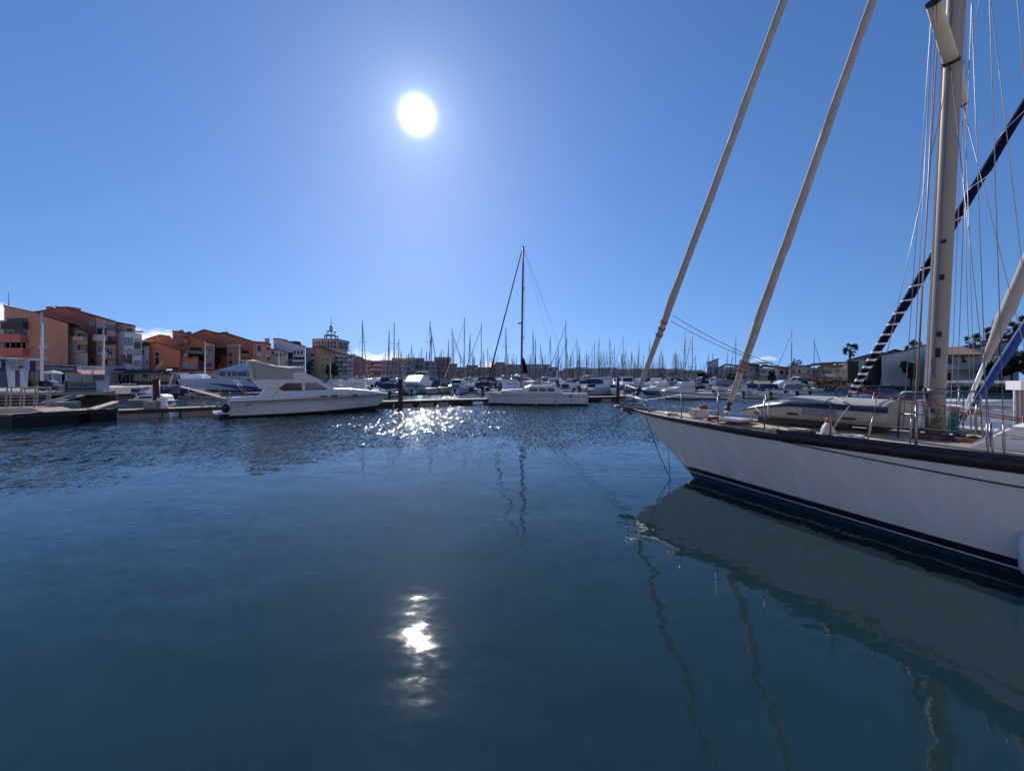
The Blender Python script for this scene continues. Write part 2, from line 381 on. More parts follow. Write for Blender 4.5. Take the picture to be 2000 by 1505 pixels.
def hbw(s): return curve(HB, s)
def zrail(s): return curve(ZR, s)
def rubh(s): return .10 + .09 * min(1, max(0, (s + 1.5) / 4))
def hull_y(s, z):
    zr, hb = zrail(s) , hbw(s)
    if s < 0:
        zs = curve(ST, s)
        if z <= zs: return 0.0
        return hb * ((z - zs) / (zr - zs)) ** .82
    hw = curve(HW, s)
    if z >= 0: return hw + (hb - hw) * (z / zr) ** 1.05
    d = .25 + .5 * min(1, s / 2)
    return hw * max(0, 1 + z / d) ** .7
def hull_z(s, z): return max(z, curve(ST, s)) if s < .6 else z
SS = [-2.38 + .18 * i for i in range(20)] + [1.25 + .45 * i for i in range(26)]
def hull_strip(name, zf, m, off=0.0, smooth=True):
    """zf(s) -> list of heights; both sides of the hull between them"""
    mb = MB()
    for sd in (-1, 1):
        rings = []
        for s in SS:
            ring = []
            for z in zf(s):
                z2 = hull_z(s, z); ring.append((s, sd * (hull_y(s, z2) + off), z2))
            rings.append(ring)
        mb.rings(rings, cap=False, smooth=True, closed=False)
    return mb.build(name, m, yacht)
def zboot(s): return .335 - .012 * max(0, s) if s < 11 else .2
def lerp_list(a, b, n): return [a + (b - a) * i / n for i in range(n + 1)]
hull_strip('hull', lambda s: lerp_list(zrail(s) - rubh(s), zboot(s), 8), HULLW)
hull_strip('boot_stripe', lambda s: [zboot(s), zboot(s) - .13], NAVY, .003)
hull_strip('white_stripe', lambda s: [zboot(s) - .13, zboot(s) - .15], WHITE, .004)
hull_strip('antifouling', lambda s: lerp_list(zboot(s) - .15, -.6, 4), TEALB, .001)
# rubbing strake / toe rail: a solid band with its own top
mb = MB()
for sd in (-1, 1):
    rings = []
    for s in SS:
        z, h, y = zrail(s) - .012, rubh(s), hbw(s)
        yl = hull_y(s, zrail(s) - h)
        rings.append([(s, sd * (y + .03), z), (s, sd * (y * .4 + yl * .6 + .035), z - h * .7), (s, sd * (yl + .012), z - h), (s, sd * (max(0, yl - .03)), z - h), (s, sd * max(0, y - .05), z - .06), (s, sd * max(0, y - .05), z)])
    mb.rings(rings, True, True)
mb.build('rub_rail', DARKW, yacht)
mb = MB()
for sd in (-1, 1):
    rings = []
    for s in [2.95 + .4 * i for i in range(24)]:
        z, y = zrail(s) - .02, hbw(s)
        rings.append([(s, sd * (y + .034), z), (s, sd * (y + .034), z + .065), (s, sd * (y - .02), z + .065), (s, sd * (y - .02), z)])
    mb.rings(rings, True, False)
mb.build('bulwark_cap', NAVY, yacht)
# deck with camber, laid in planks along the boat
def deck_z(s, y): return zrail(s) - .035 + .07 * (1 - (y / max(.1, hbw(s))) ** 2) * min(1, hbw(s) / 1.2)
mb = MB(); rings = []
for s in SS:
    y0 = max(.005, hbw(s) - .05); rings.append([(s, -y0 + 2 * y0 * k / 10, deck_z(s, -y0 + 2 * y0 * k / 10)) for k in range(11)])
mb.rings(rings, False, True, closed=False); mb.build('deck', TEAK, yacht)
mb = MB(); s = 12.5
mb.add([(s, -hull_y(s, z), z) for z in (1.9, 1.2, .6, 0, -.6)] + [(s, hull_y(s, z), z) for z in (-.6, 0, .6, 1.2, 1.9)], [tuple(range(10))]); mb.build('transom', HULLW, yacht)
def on_rail(xp, side=-1, inset=.0):
    """rail point that shows at photo column xp (port side)"""
    lo, hi = -2.3, 8.5
    for _ in range(40):
        md = (lo + hi) / 2; w_ = YF.wor((md, side * (hbw(md) - inset), 0))
        if CX + FPX * w_.x / w_.y < xp: lo = md
        else: hi = md
    return md
def yport(s, inset=.06, side=-1): return side * (hbw(s) - inset)
# bow platform and anchor
mb = MB()
mb.prism([(-2.95, -.16, 1.83), (-1.5, -.22, 1.83), (-1.5, .22, 1.83), (-2.95, .16, 1.83)], (0, 0, .07))
mb.build('bow_platform', ALUD, yacht)
an = MB(); an.obox((-1.7, 0, 1.95), (-2.85, 0, 1.93), .05, .07)
an.add([(-3.12, 0, 1.86), (-2.55, -.26, 1.80), (-2.35, 0, 1.58), (-2.55, .26, 1.80), (-2.5, 0, 1.9)], [(0, 1, 2), (0, 2, 3), (0, 4, 1), (0, 3, 4), (1, 4, 2), (3, 2, 4)])
an = an.build('anchor', ALUD, yacht)
mb = MB(); mb.add([(-3.22, 0, 1.88), (-2.98, -.11, 1.85), (-2.95, 0, 1.76), (-2.98, .11, 1.85), (-2.96, 0, 1.91)], [(0, 1, 2), (0, 2, 3), (0, 4, 1), (0, 3, 4), (1, 4, 2), (3, 2, 4)]); mb.build('anchor_tip', YELLOWG, an)
for sd in (-1, 1):
    mb = MB(); mb.cyl((-2.75, sd * .1 - .02, 1.93), .06, .04, 10, axis=1); mb.build('bow_roller', CHROME, yacht)
# pulpit: two open tube rails
for sd, pts in ((-1, [(1224, 771, -.12), (1258, 781, -.30), (1268, 798, -.42)]), (1, [(1221, 752, .12), (1262, 764, .26), (1291, 769, .42), (1308, 799, .50)])):
    P = [YF.px(x, y, ly) for x, y, ly in pts]
    mb = MB(); mb.tube(P, .018, 8)
    mb.tube([P[0], (P[0].x, P[0].y, 1.88)], .014, 6)
    mb.build('pulpit_rail', CHROME, yacht)
# stanchions, gates and lifelines, both sides
stan = [on_rail(x) for x in (1326, 1397, 1488, 1617, 1785)] + [7.6, 9.2]
hts = [.62, .63, .66, .66, .68, .68, .68]
tops = {-1: [], 1: []}
st_mesh = None
for sd in (-1, 1):
    for s, h in zip(stan, hts):
        y = yport(s, .10, sd); z = zrail(s) - .03
        if st_mesh is None:
            mb = MB(); mb.cyl((0, 0, 0), .015, .66, 8); mb.cyl((0, 0, 0), .03, .05, 8); mb.ball((0, 0, .67), .02); st_mesh = mb.build('stanchion', CHROME, yacht); st_mesh.location = (s, y, z)
        else: share(st_mesh, 'stanchion', yacht, (s, y, z))
        tops[sd].append(Vector((s, y, z + .65)))
    start = YF.px(1258, 781, -.30) if sd < 0 else YF.px(1291, 769, .42)
    for f in (1.0, .5):
        pts = [start + Vector((0, 0, (f - 1) * .3))]
        for t in tops[sd]: pts.append(Vector((t.x, t.y, t.z - .65 * (1 - f))))
        mb = MB()
        for a, b in zip(pts, pts[1:]): mb.tube(sag(a, b, .012, 4), .0045, 5, cap=False)
        mb.build('lifeline', WIRE, yacht)
# mast
MZ0, MZT = 1.76, 17.4
def mast_s(z): return 4.93 + .036 * (z - MZ0)
mb = MB(); rings = []
for i in range(14):
    z = MZ0 + (MZT - MZ0) * i / 13; f = 1 if z < 13 else 1 - (z - 13) / 4.4 * .35
    rings.append([(mast_s(z) + .128 * f * math.cos(t), .088 * f * math.sin(t), z) for t in [2 * PI * k / 20 for k in range(20)]])
mb.rings(rings, True, True); mast = mb.build('mast', ALU, yacht)
mb = MB()
mb.obox((mast_s(1.95) - .135, -.025, 1.95), (mast_s(16.5) - .128, -.025, 16.5), .022, .03, (1, 0, 0)); mb.build('sail_track', SAILW, mast)
mb = MB(); mb.obox((mast_s(2.6) - .02, -.092, 2.6), (mast_s(16) - .02, -.09, 16), .012, .012, (1, 0, 0)); mb.build('conduit', ALUD, mast)
for z, s2, n_ in ((3.19, .085, 'mast_fitting'), (3.55, .05, 'mast_slot'), (4.55, .05, 'mast_slot'), (5.2, .03, 'mast_slot')):
    mb = MB(); mb.box(mast_s(z) - .01, mast_s(z) + .055, -.108, -.08, z, z + s2 * 1.9); mb.build(n_, BLACK, mast)
mb = MB(); mb.cyl((mast_s(2.62), 0, 2.55), .145, .07, 20); mb.build('mast_collar', ALUD, mast)
mb = MB(); mb.cyl((mast_s(2.2), 0, 1.74), .17, .06, 16); mb.build('mast_step', ALUD, mast)
text('ISOMAT', .085, LETB, mast, (mast_s(3.1) - .035, -.093, 3.0), (R(90), R(90), 0), 'mast_lettering', 1.2)
# a wrinkled strip of luff cover on the mast face
# spreaders
def spreader(z, tip):
    root = Vector((mast_s(z), .06 * (1 if tip.y > 0 else -1), z)); mb = MB(); d = tip - root; rings = []
    for f in (0, .25, .5, .75, 1):
        c = root + d * f; wd = .105 - .02 * f
        rings.append([(c.x + wd * math.cos(t), c.y, c.z + .028 * math.sin(t)) for t in [2 * PI * k / 12 for k in range(12)]])
    mb.rings(rings, True, True); sp = mb.build('spreader', SPRC, mast)
    for f in (.985,):
        mb = MB(); c = root + d * f
        mb.rings([[(cc.x + .108 * math.cos(t) * .9, cc.y, cc.z + .036 * math.sin(t)) for t in [2 * PI * k / 10 for k in range(10)]] for cc in (c, root + d * 1.02)], True, True); mb.build('spreader_cap', BLACK, sp)
    mb = MB(); c = root + d * .02
    mb.rings([[(cc.x + .125 * math.cos(t) * .95, cc.y, cc.z + .045 * math.sin(t)) for t in [2 * PI * k / 10 for k in range(10)]] for cc in (root + d * -.01, root + d * .05)], True, True); mb.build('spreader_socket', BLACK, sp)
tipP, tipS = Vector((5.39, -1.80, 8.42)), Vector((4.90, 1.68, 8.33))
spreader(8.33, tipP); spreader(8.33, tipS)
spreader(12.9, Vector((5.55, -1.35, 13.0))); spreader(12.9, Vector((5.55, 1.35, 13.0)))
# standing rigging (port side as in the photograph, starboard mirrored)
cp = {k: on_rail(x) for k, x in (('fl', 1690), ('c1', 1773), ('c2', 1783), ('a1', 1926), ('a2', 1936), ('a3', 1958))}
def chain(k, sd): s = cp[k]; return Vector((s, yport(s, .09, sd), zrail(s)))
rig = []
for sd in (-1, 1):
    tip = tipP if sd < 0 else tipS
    rt = lambda z: Vector((mast_s(z), sd * .09, z))
    rig += [(rt(8.25), chain('fl', sd), 'lower_shroud'), (rt(8.25), chain('a2', sd), 'lower_shroud'), (tip, chain('c1', sd), 'cap_shroud'), (tip + Vector((.04, 0, 0)), chain('c2', sd), 'cap_shroud'),
            (Vector((5.55, sd * 1.35, 13)), tip, 'cap_shroud'), (rt(12.8), tip + Vector((.05, 0, 0)), 'diagonal_shroud'), (rt(12.8), chain('a1', sd), 'running_stay'), (rt(16.5), chain('a3', sd), 'running_stay')]
for p, q, n_ in rig:
    mb = MB(); mb.tube([p, q], .0058, 6); r_ = mb.build(n_, WIRE, yacht)
    if q.z < 3:
        d = (p - q).normalized(); mb = MB(); mb.tube([q, q + d * .10, q + d * .12, q + d * .32, q + d * .34, q + d * .44], 0, 8, radii=[.010, .010, .017, .017, .009, .007]); mb.box(q.x - .05, q.x + .05, q.y - .02, q.y + .02, q.z - .05, q.z + .01); mb.build('turnbuckle', CHROME, r_)
# halyards beside the mast
for ds, dy, m_, zt in ((-.19, -.10, ROPER, 16), (-.22, -.04, ROPEW, 16.4), (-.245, .04, ROPER, 15.8), (-.17, .10, ROPEW, 16.2), (.17, -.06, ROPEW, 15.5), (.2, .05, WIRE, 16), (-.30, -.14, WIRE, 15)):
    mb = MB(); mb.tube([(mast_s(2) + ds * 1.25, dy * 1.4, 1.9), (mast_s(zt) + ds * .6, dy, zt)], .0058, 5); mb.build('halyard', m_, yacht)
# furled headsails
def furled(p, q, r, m, name, parent, twist=5.0, foot=.55, n=14, edge=None, te=lambda t: t):
    p, q = Vector(p), Vector(q); d = (q - p); L_ = d.length; d.normalize(); a = d.orthogonal().normalized(); b = d.cross(a); rings = []; N_ = max(24, int(L_ * 7))
    e_rings = []
    for i in range(N_ + 1):
        t = i / N_; rr = r * (foot + (1 - foot) * min(1, t * 6)) * (1 - .38 * t); ph = twist * te(t) * 2 * PI / 1.0
        ph = ph * 1.0; ring = []
        for k in range(n):
            th = 2 * PI * k / n; u = ((th - ph) / (2 * PI)) % 1.0
            r2 = rr * (.90 + .20 * u) * (1 + .03 * math.sin(9 * t * 2 * PI + th))
            ring.append(p + d * (L_ * t) + (a * math.cos(th) + b * math.sin(th)) * r2)
        rings.append(ring)
        if edge:
            e0 = [ph + w_ for w_ in (-.28, 0, .28)]; e_rings.append([p + d * (L_ * t) + (a * math.cos(e) + b * math.sin(e)) * rr * (1.11 - .01 * j) for j, e in enumerate(e0)])
    mb = MB(); mb.rings(rings, True, True); o = mb.build(name, m, parent)
    if edge:
        # finer ribbon wound round the roll
        NN = N_ * 6; er = []
        for i in range(NN + 1):
            t = i / NN; rr = r * (foot + (1 - foot) * min(1, t * 6)) * (1 - .38 * t); ph = twist * te(t) * 2 * PI; c = p + d * (L_ * t)
            hw_ = edge[1] * (1 + .9 * (1 - min(1, t * 5)))
            er.append([c + d * w_ + (a * math.cos(ph) + b * math.sin(ph)) * (rr * 1.125) for w_ in (-hw_, hw_)])
        mb = MB(); mb.rings(er, False, True, closed=False); mb.build('sail_edge', edge[0], o)
    return o
F1a, F1b = YF.px(1247, 762, 0), YF.px(1531, 0, 0); d1 = (F1b - F1a)
F2a, F2b = YF.px(1424, 790, 0), YF.px(1704, 0, 0); d2 = (F2b - F2a)
f1 = furled(F1a + d1 * .012, F1a + d1 * 1.55, .112, SAILC, 'furled_headsail', yacht, 3.2)
f2 = furled(F2a + d2 * .01, F2a + d2 * 1.25, .108, SAILG, 'furled_headsail', yacht, 2.6)
for Fa, dd, ft, zz in ((F1a, d1, f1, 1.9), (F2a, d2, f2, 1.80)):
    un = dd.normalized(); mb = MB(); mb.tube([Fa - un * .16, Fa - un * .15, Fa - un * .10, Fa - un * .09, Fa + un * .02, Fa + un * .03, Fa + un * .10], 0, 12, radii=[.02, .075, .08, .045, .045, .08, .05]); mb.build('furler_drum', BLACK, yacht)
    foot = Vector((Fa.x - un.x * .5 - .02, 0, zz)); mb = MB()
    for sd in (-1, 1): mb.tube([Fa - un * .15 + Vector((0, sd * .035, 0)), foot + Vector((0, sd * .035, 0))], .010, 6)
    mb.tube([Fa + un * .2, foot], .006, 5); mb.build('furler_link', CHROME, yacht)
# sheets lashed round the two rolls, then led aft in red
K1 = [F1a + d1 * f for f in (.185, .192, .21, .219)]; K2 = F2a + d2 * .118
for Fa, dd, fs in ((F1a, d1, (.185, .205, .226)), (F2a, d2, (.105, .118, .13))):
    mb = MB(); un = dd.normalized(); a = un.orthogonal().normalized(); b = un.cross(a); rr = .108
    for f in fs:
        c = Fa + dd * f
        for j in range(3):
            mb.tube([c + un * (.028 * j + .02 * math.sin(t * 2)) + (a * math.cos(t) + b * math.sin(t)) * (rr * (1 + .05 * j)) for t in [2 * PI * k / 14 for k in range(15)]], .0065, 5)
    mb.build('sheet_lashing', ROPER, yacht)
pa1, pa2 = YF.px(1314, 616, -.06), YF.px(1310, 626, -.06); pb1, pb2 = YF.px(1463, 694, -.06), YF.px(1463, 699, -.06)
mb = MB(); mb.tube(sag(pa1, pb1, .05), .008, 5); mb.tube(sag(pa2, pb2, .06), .008, 5); mb.build('headsail_sheet', ROPED, yacht)
pc = YF.px(2030, 822, -1.05)
mb = MB(); mb.tube(sag(pb1, pc, .16, 16), .009, 6); mb.tube(sag(pb2, pc + Vector((0, .03, -.03)), .18, 16), .009, 6); mb.build('headsail_sheet', ROPER, yacht)
# mast guard rails
def guard(s0, s1, y, h):
    mb = MB(); z0 = deck_z(4.9, y)
    mb.tube([(s0 - .03, y, z0), (s0, y, z0 + h - .05), (s0 + .05, y, z0 + h), (s1 - .05, y, z0 + h), (s1, y, z0 + h - .05), (s1 + .03, y, z0)], .016, 8)
    mb.tube([(s0, y, z0 + h * .52), (s1, y, z0 + h * .52)], .012, 6); mb.tube([((s0 + s1) / 2 + .1, y, z0), ((s0 + s1) / 2 + .1, y, z0 + h)], .012, 6); mb.build('mast_guard', CHROME, yacht)
gp0, gp1 = YF.px(1758, 765, -.62), YF.px(1845, 768, -.62); guard(gp0.x, gp1.x, -.62, gp0.z - deck_z(4.9, -.62))
guard(gp0.x + .1, gp1.x + .15, .62, .82)
# deckhouse
mb = MB(); prof = [(5.58, 1.74), (5.98, 2.13), (6.10, 2.17), (10.6, 2.23), (10.9, 1.80)]
lf = lambda y0, y1: [(s, y, z) for (s, z) in prof for y in (y0, y1)]
rings = []
for y, ins in ((-.98, 0), (-.90, .06), (.90, .06), (.98, 0)):
    rings.append([(s + (.05 if i < 3 and ins else 0), y, z - (0 if ins else .07) * (1 if 0 < i < 4 else 0)) for i, (s, z) in enumerate(prof)])
mb.rings([[Vector(p) for p in r_] for r_ in rings], True, False)
house = mb.build('deckhouse', WHITE, yacht)
mb = MB()
mb.obox((5.60, -.985, 1.79), (5.97, -.985, 2.09), .02, .03); mb.obox((5.97, -.985, 2.09), (10.4, -.985, 2.15), .02, .03); mb.build('deckhouse_trim', SAILW, house)
mb = MB(); mb.obox((6.0, -.984, 1.93), (10.4, -.984, 1.97), .006, .012); mb.build('deckhouse_groove', ALUD, house)
mb = MB(); mb.obox((5.72, 0, 1.905), (5.88, 0, 2.06), 1.3, .02, (-.7, 0, .7)); mb.build('front_window', DGLASS, house)
# foredeck gear: windlass, hatch, winches
ws = YF.pz(1366, 812, 1.80)
mb = MB(); mb.box(ws.x - .2, ws.x + .18, ws.y - .12, ws.y + .16, 1.77, 1.98); mb.cyl((ws.x - .08, ws.y - .24, 1.9), .085, .12, 12, axis=1); mb.cyl((ws.x - .08, ws.y + .14, 1.9), .085, .12, 12, axis=1); mb.cyl((ws.x + .02, ws.y, 1.98), .06, .05, 10)
mb.build('windlass', mat('cream_gelcoat', (.66, .60, .52), .4), yacht)
mb = MB(); mb.ball((ws.x + .1, ws.y + .02, 2.03), .13, .12, .08, 10, 6); mb.build('windlass_cover', ROPEB, yacht)
hs_ = YF.pz(1425, 822, 1.80)
mb = MB(); mb.box(hs_.x - .28, hs_.x + .32, hs_.y - .1, hs_.y + .5, 1.78, 1.81); mb.build('hatch_coaming', TEAKD, yacht)
mb = MB(); mb.prism([(hs_.x - .25, hs_.y - .06, 1.812), (hs_.x + .29, hs_.y - .06, 1.812), (hs_.x + .29, hs_.y + .46, 1.812), (hs_.x - .25, hs_.y + .46, 1.812)], (0, 0, .05)); mb.build('deck_hatch', WHITE, yacht)
wn_mesh = None
for s, y in ((5.15, -.32), (5.18, .30), (4.75, -.22), (5.3, -.12)):
    if wn_mesh is None:
        mb = MB(); mb.cyl((0, 0, 0), .085, .05, 12); mb.cyl((0, 0, .05), .06, .07, 12, .05); mb.cyl((0, 0, .12), .05, .05, 12, .075); wn_mesh = mb.build('winch', CHROME, yacht); wn_mesh.location = (s, y, deck_z(s, y))
    else: share(wn_mesh, 'winch', yacht, (s, y, deck_z(s, y)))
# drum winches on the mast and hanging tackle
for z, y in ((2.15, -.12), (2.35, -.12)):
    mb = MB(); mb.cyl((mast_s(z), y - .09, z), .05, .1, 12, axis=1); mb.build('mast_winch', CHROME, mast)
mb = MB(); mb.tube([(4.84, -.14, 2.62), (4.86, -.2, 2.58), (4.92, -.2, 2.4), (4.94, -.19, 2.28)], .028, 8); mb.ball((4.95, -.19, 2.24), .04, .03, .05); mb.build('boom_tackle', BLACK, mast)
mb = MB(); mb.tube(sag((4.8, -.16, 2.45), (5.05, -.15, 2.3), .35, 10), .008, 5); mb.tube(sag((4.86, -.13, 2.5), (5.1, -.15, 2.2), .28, 10), .008, 5); mb.build('hanging_line', ROPEB, mast)
# ventilators, cleats, genoa track, deck box
mb = MB(); mb.obox((2.0, -1.0, deck_z(2, -1) + .012), (3.6, -1.22, deck_z(3.6, -1.22) + .012), .03, .02); mb.build('genoa_track', ALUD, yacht)
mb = MB(); mb.obox((5.0, -1.42, deck_z(5, -1.42) + .012), (7.6, -1.66, deck_z(7.6, -1.66) + .012), .03, .02); mb.build('genoa_track', ALUD, yacht)
for xp in (1262, 1300, 1560):
    s = on_rail(xp) ; mb = MB(); z = zrail(s) + .0; y = yport(s, .14)
    mb.box(s - .035, s + .035, y - .02, y + .02, z - .03, z + .04); mb.tube([(s - .12, y, z + .055), (s, y, z + .045), (s + .12, y, z + .055)], .014, 6); mb.build('mooring_cleat', CHROME, yacht)
mb = MB(); mb.box(2.95, 3.3, -.98, -.80, deck_z(3, -.9), deck_z(3, -.9) + .05); mb.build('deck_pad', mat('cream_gelcoat', (.66, .60, .52), .4), yacht)

# ------------------------------------------------------------------ things on and round the yacht
dinghy = thing('inflatable_dinghy', 'grey upturned inflatable dinghy with navy stripe lashed on the yacht foredeck', 'dinghy', tuple(YF.wor((2.9, .12, 1.80))), R(-60))
DL = 1.58
def din_half(u):     # u -1 bow .. 1 stern : half width, base, top
    t = (u + 1) / 2
    w_ = .74 * min(1, (t / .42)) ** .55 if t < .42 else .74
    base = .10 - .05 * t ; top = base + .05 + .50 * min(1, t / .45) ** .62 if t < .45 else base + .55
    return max(.03, w_), base, top - .03 * max(0, t - .6)
def din_pt(u, a, off=0.0):
    w_, b_, t_ = din_half(u); h = (t_ - b_) / 2
    ca, sa = math.cos(a), math.sin(a); e = .72
    y = (w_ + off) * (abs(ca) ** e) * (1 if ca > 0 else -1); z = b_ + h + (h + off) * (abs(sa) ** e) * (1 if sa > 0 else -1)
    return Vector((u * DL, y, z))
US = [-1 + 2 * i / 30 for i in range(31)]
mb = MB(); mb.rings([[din_pt(u, 2 * PI * k / 28) for k in range(28)] for u in US], True, True); mb.build('inflated_tube', HYP, dinghy)
for sd in (-1, 1):
    mb = MB(); a0 = PI + sd * 0
    ang_ = lambda f: (PI - f) if sd < 0 else f
    mb.rings([[din_pt(u, ang_(f), .006 + .012 * math.sin(PI * j / 3)) for j, f in enumerate((.50, .36, .22, .10))] for u in US], False, True, closed=False); mb.build('rubbing_stripe', NAVY, dinghy)
    for u in (-.55, -.02, .62):
        mb = MB(); c = din_pt(u, ang_(-.25), .012); mb.box(c.x - .11, c.x + .11, c.y - .015, c.y + .015, c.z - .02, c.z + .02); mb.build('grab_handle', BLACK, dinghy)
pl = din_pt(.27, PI + .02, .0)
mb = MB(); mb.rings([[din_pt(u, PI - f, .007) for f in (.06, -.06, -.17, -.28)] for u in [.10 + .05 * i for i in range(9)]], False, True, closed=False); mb.build('name_panel', mat('faded_grey_blue_panel', (.18, .19, .25), .6), dinghy)
text('STARTY', .12, mat('pale_grey_lettering', (.30, .31, .34), .6, vary=0), dinghy, (.30 * DL, pl.y - .016, pl.z - .035), (R(90), 0, 0), 'name_lettering', 1.1)
for u in (-.62, -.34, .35, .9):
    mb = MB(); mb.rings([[din_pt(u + du, f, .008) for du in (-.012, .012)] for f in [PI * k / 12 for k in range(13)]], False, False, closed=False); mb.build('lashing_strap', ALUD, dinghy)
mb = MB(); mb.box(-.9, .9, -.5, -.38, 0, .10); mb.box(-.9, .9, .38, .5, 0, .10); mb.box(1.2, 1.3, -.6, .6, -.02, .06); mb.build('chock', DARKW, dinghy)
# ropes that tie the dinghy down
def rope(pts, r, m, name, label, cat='rope', group=None):
    mb = MB(); mb.tube(pts, r, 6); return solo(mb, name, m, label, cat, group)
dw = lambda u, a, o=.02: YF.wor(Vector((2.9, .12, 1.80)) + din_pt(u, a, o))
rope([dw(-.62, PI * .72), dw(-.66, PI * .85), YF.wor((stan[2] + .02, yport(stan[2], .12), 1.95))], .008, ROPEW, 'lashing_rope', 'white rope tied from the dinghy bow to the stanchion beside it', group='ropes that hold the dinghy down')
rope([dw(-.36, PI * .72), dw(-.40, PI * .82), YF.wor((stan[2] + .06, yport(stan[2], .12), 1.97))], .008, ROPEW, 'lashing_rope', 'white rope slanting across the middle of the dinghy front half', group='ropes that hold the dinghy down')
pb = YF.px(1623, 842, -1.22); pt = YF.px(1661, 790, -.75)
rope([YF.wor(pb), YF.wor(pt), dw(.36, PI * .6)], .014, SAILG, 'lashing_rope', 'thick grey strut rope over the dinghy stern half beside the name panel', group='ropes that hold the dinghy down')
# mooring lines at the bow
bowp = YF.wor((-2.35, -.05, 1.84))
e1, e2 = PZ(1075, 879, -.02), PZ(1091, 877, -.02)
rope([bowp + Vector((0, 0, .0)), *sag(bowp, e1, .03)[1:]], .010, ROPED, 'mooring_line', 'upper of the two dark mooring lines running from the yacht bow down into the water', 'mooring line', 'mooring lines at the yacht bow')
b2 = YF.wor((-2.2, -.06, 1.70)); rope(sag(b2, e2, .03), .010, ROPED, 'mooring_line', 'lower of the two dark mooring lines running from the yacht bow down into the water', 'mooring line', 'mooring lines at the yacht bow')
b3 = YF.wor((on_rail(1262), yport(on_rail(1262), -.05), 1.78)); e3 = PZ(1311, 937, -.02); rope(sag(b3, e3, .14), .011, ROPED, 'mooring_line', 'slack dark line hanging from the yacht rail to the water beside the stem', 'mooring line', 'mooring lines at the yacht bow')
e4 = PZ(1309, 936, -.02); rope([e4, YF.wor((-.85, -.06, .78))], .009, ROPED, 'mooring_line', 'short vertical dark line between the water and the stem of the white hull', 'mooring line', 'mooring lines at the yacht bow')
pts = []
for i in range(24):
    s = 3.0 + i * .22; z = zrail(s) - .20 - .16 * math.sin(min(1, i / 20) * PI * .5) - .01 * i * .3; pts.append(YF.wor((s, -(hull_y(s, z) + .02), z)))
rope(pts, .012, ROPED, 'mooring_line', 'long dark rope lying along the white hull just below its dark rail', 'mooring line', 'mooring lines at the yacht bow')
# rope coils
def coil(name, label, c, r, m, turns=5, rad=.012, seed=1, flat=True, sq=1.0):
    g = random.Random(seed); pts = []
    for i in range(turns * 14 + 1):
        t = i / 14 * 2 * PI; rr = r * (.55 + .45 * g.random() ** .6) ; pts.append(Vector((c[0] + rr * math.cos(t) * sq, c[1] + rr * math.sin(t), c[2] + .015 + .05 * g.random() * (1 - abs(i / (turns * 14) - .5)))))
    mb = MB(); mb.tube(pts, rad, 5); return solo(mb, name, m, label, 'rope', group='rope coils on the yacht deck')
wl_ = lambda s, y: tuple(YF.wor((s, y, deck_z(s, y))))
rc = YF.pz(1400, 816, 1.80); coil('rope_coil', 'heap of dark red rope between the windlass and the dinghy bow', wl_(rc.x, rc.y), .26, ROPER, 7, .014, 2)
coil('rope_coil', 'tangle of white rope on deck beside the white bag with the orange top', wl_(on_rail(1640), yport(on_rail(1640), .32)), .24, ROPEW, 7, .012, 3)
coil('rope_coil', 'small coil of grey rope on deck forward of the white bag', wl_(on_rail(1560), yport(on_rail(1560), .3)), .15, ROPED, 5, .010, 4)
coil('rope_coil', 'heap of red brown rope piled round the foot of the mast', wl_(5.02, -.34), .30, ROPEB, 10, .016, 5)
coil('rope_coil', 'spread of red brown rope trailing aft from the mast to the white deckhouse', wl_(5.42, -.30), .28, ROPEB, 8, .015, 6)
coil('rope_coil', 'loose white rope tangled at the foot of a stanchion on the forward rail', wl_(on_rail(1500), yport(on_rail(1500), .16)), .13, ROPEW, 6, .011, 8)
coil('rope_coil', 'thin tangle of pale rope lying on the narrow deck near the bow', wl_(on_rail(1300), yport(on_rail(1300), .3)), .16, ROPEW, 5, .011, 9)
# hanging coil by the mast and green roll
bg = thing('canvas_bag', 'white cloth bag with an orange top standing on deck beside the dinghy', 'bag', tuple(YF.wor((on_rail(1603), yport(on_rail(1603), .28), deck_z(3.4, -1.0)))), R(-60))
g = random.Random(5); mb = MB(); rings = []
for z, r_ in ((0, .115), (.03, .13), (.12, .105), (.2, .07), (.255, .035)): rings.append([(r_ * (1 + .18 * math.sin(3 * t + z * 20)) * math.cos(t), r_ * (1 + .15 * math.cos(4 * t)) * math.sin(t), z) for t in [2 * PI * k / 14 for k in range(14)]])
mb.rings(rings); mb.build('bag_body', mat('white_cloth', (.62, .60, .60), .85, 0, .2, 8), bg)
mb = MB(); mb.cyl((0, 0, .25), .04, .04, 10, .055); mb.cyl((0, 0, .29), .055, .05, 10, .02); mb.build('bag_top', mat('orange_plastic', (.62, .10, .03), .5), bg)
fd = thing('fender', 'white cylindrical fender hanging at the right edge of the white hull', 'fender', tuple(YF.wor((6.27, -(hull_y(6.27, .4) + .14), .12))), 0)
mb = MB(); mb.tube([(0, 0, 0), (0, 0, .04), (0, 0, .12), (0, 0, .50), (0, 0, .58), (0, 0, .63)], 0, 16, radii=[.03, .09, .12, .12, .09, .03]); mb.build('fender_body', FENDER, fd)
mb = MB(); mb.tube([(0, 0, .62), (.03, .05, 1.62)], .008, 6); mb.build('fender_rope', ROPEW, fd)
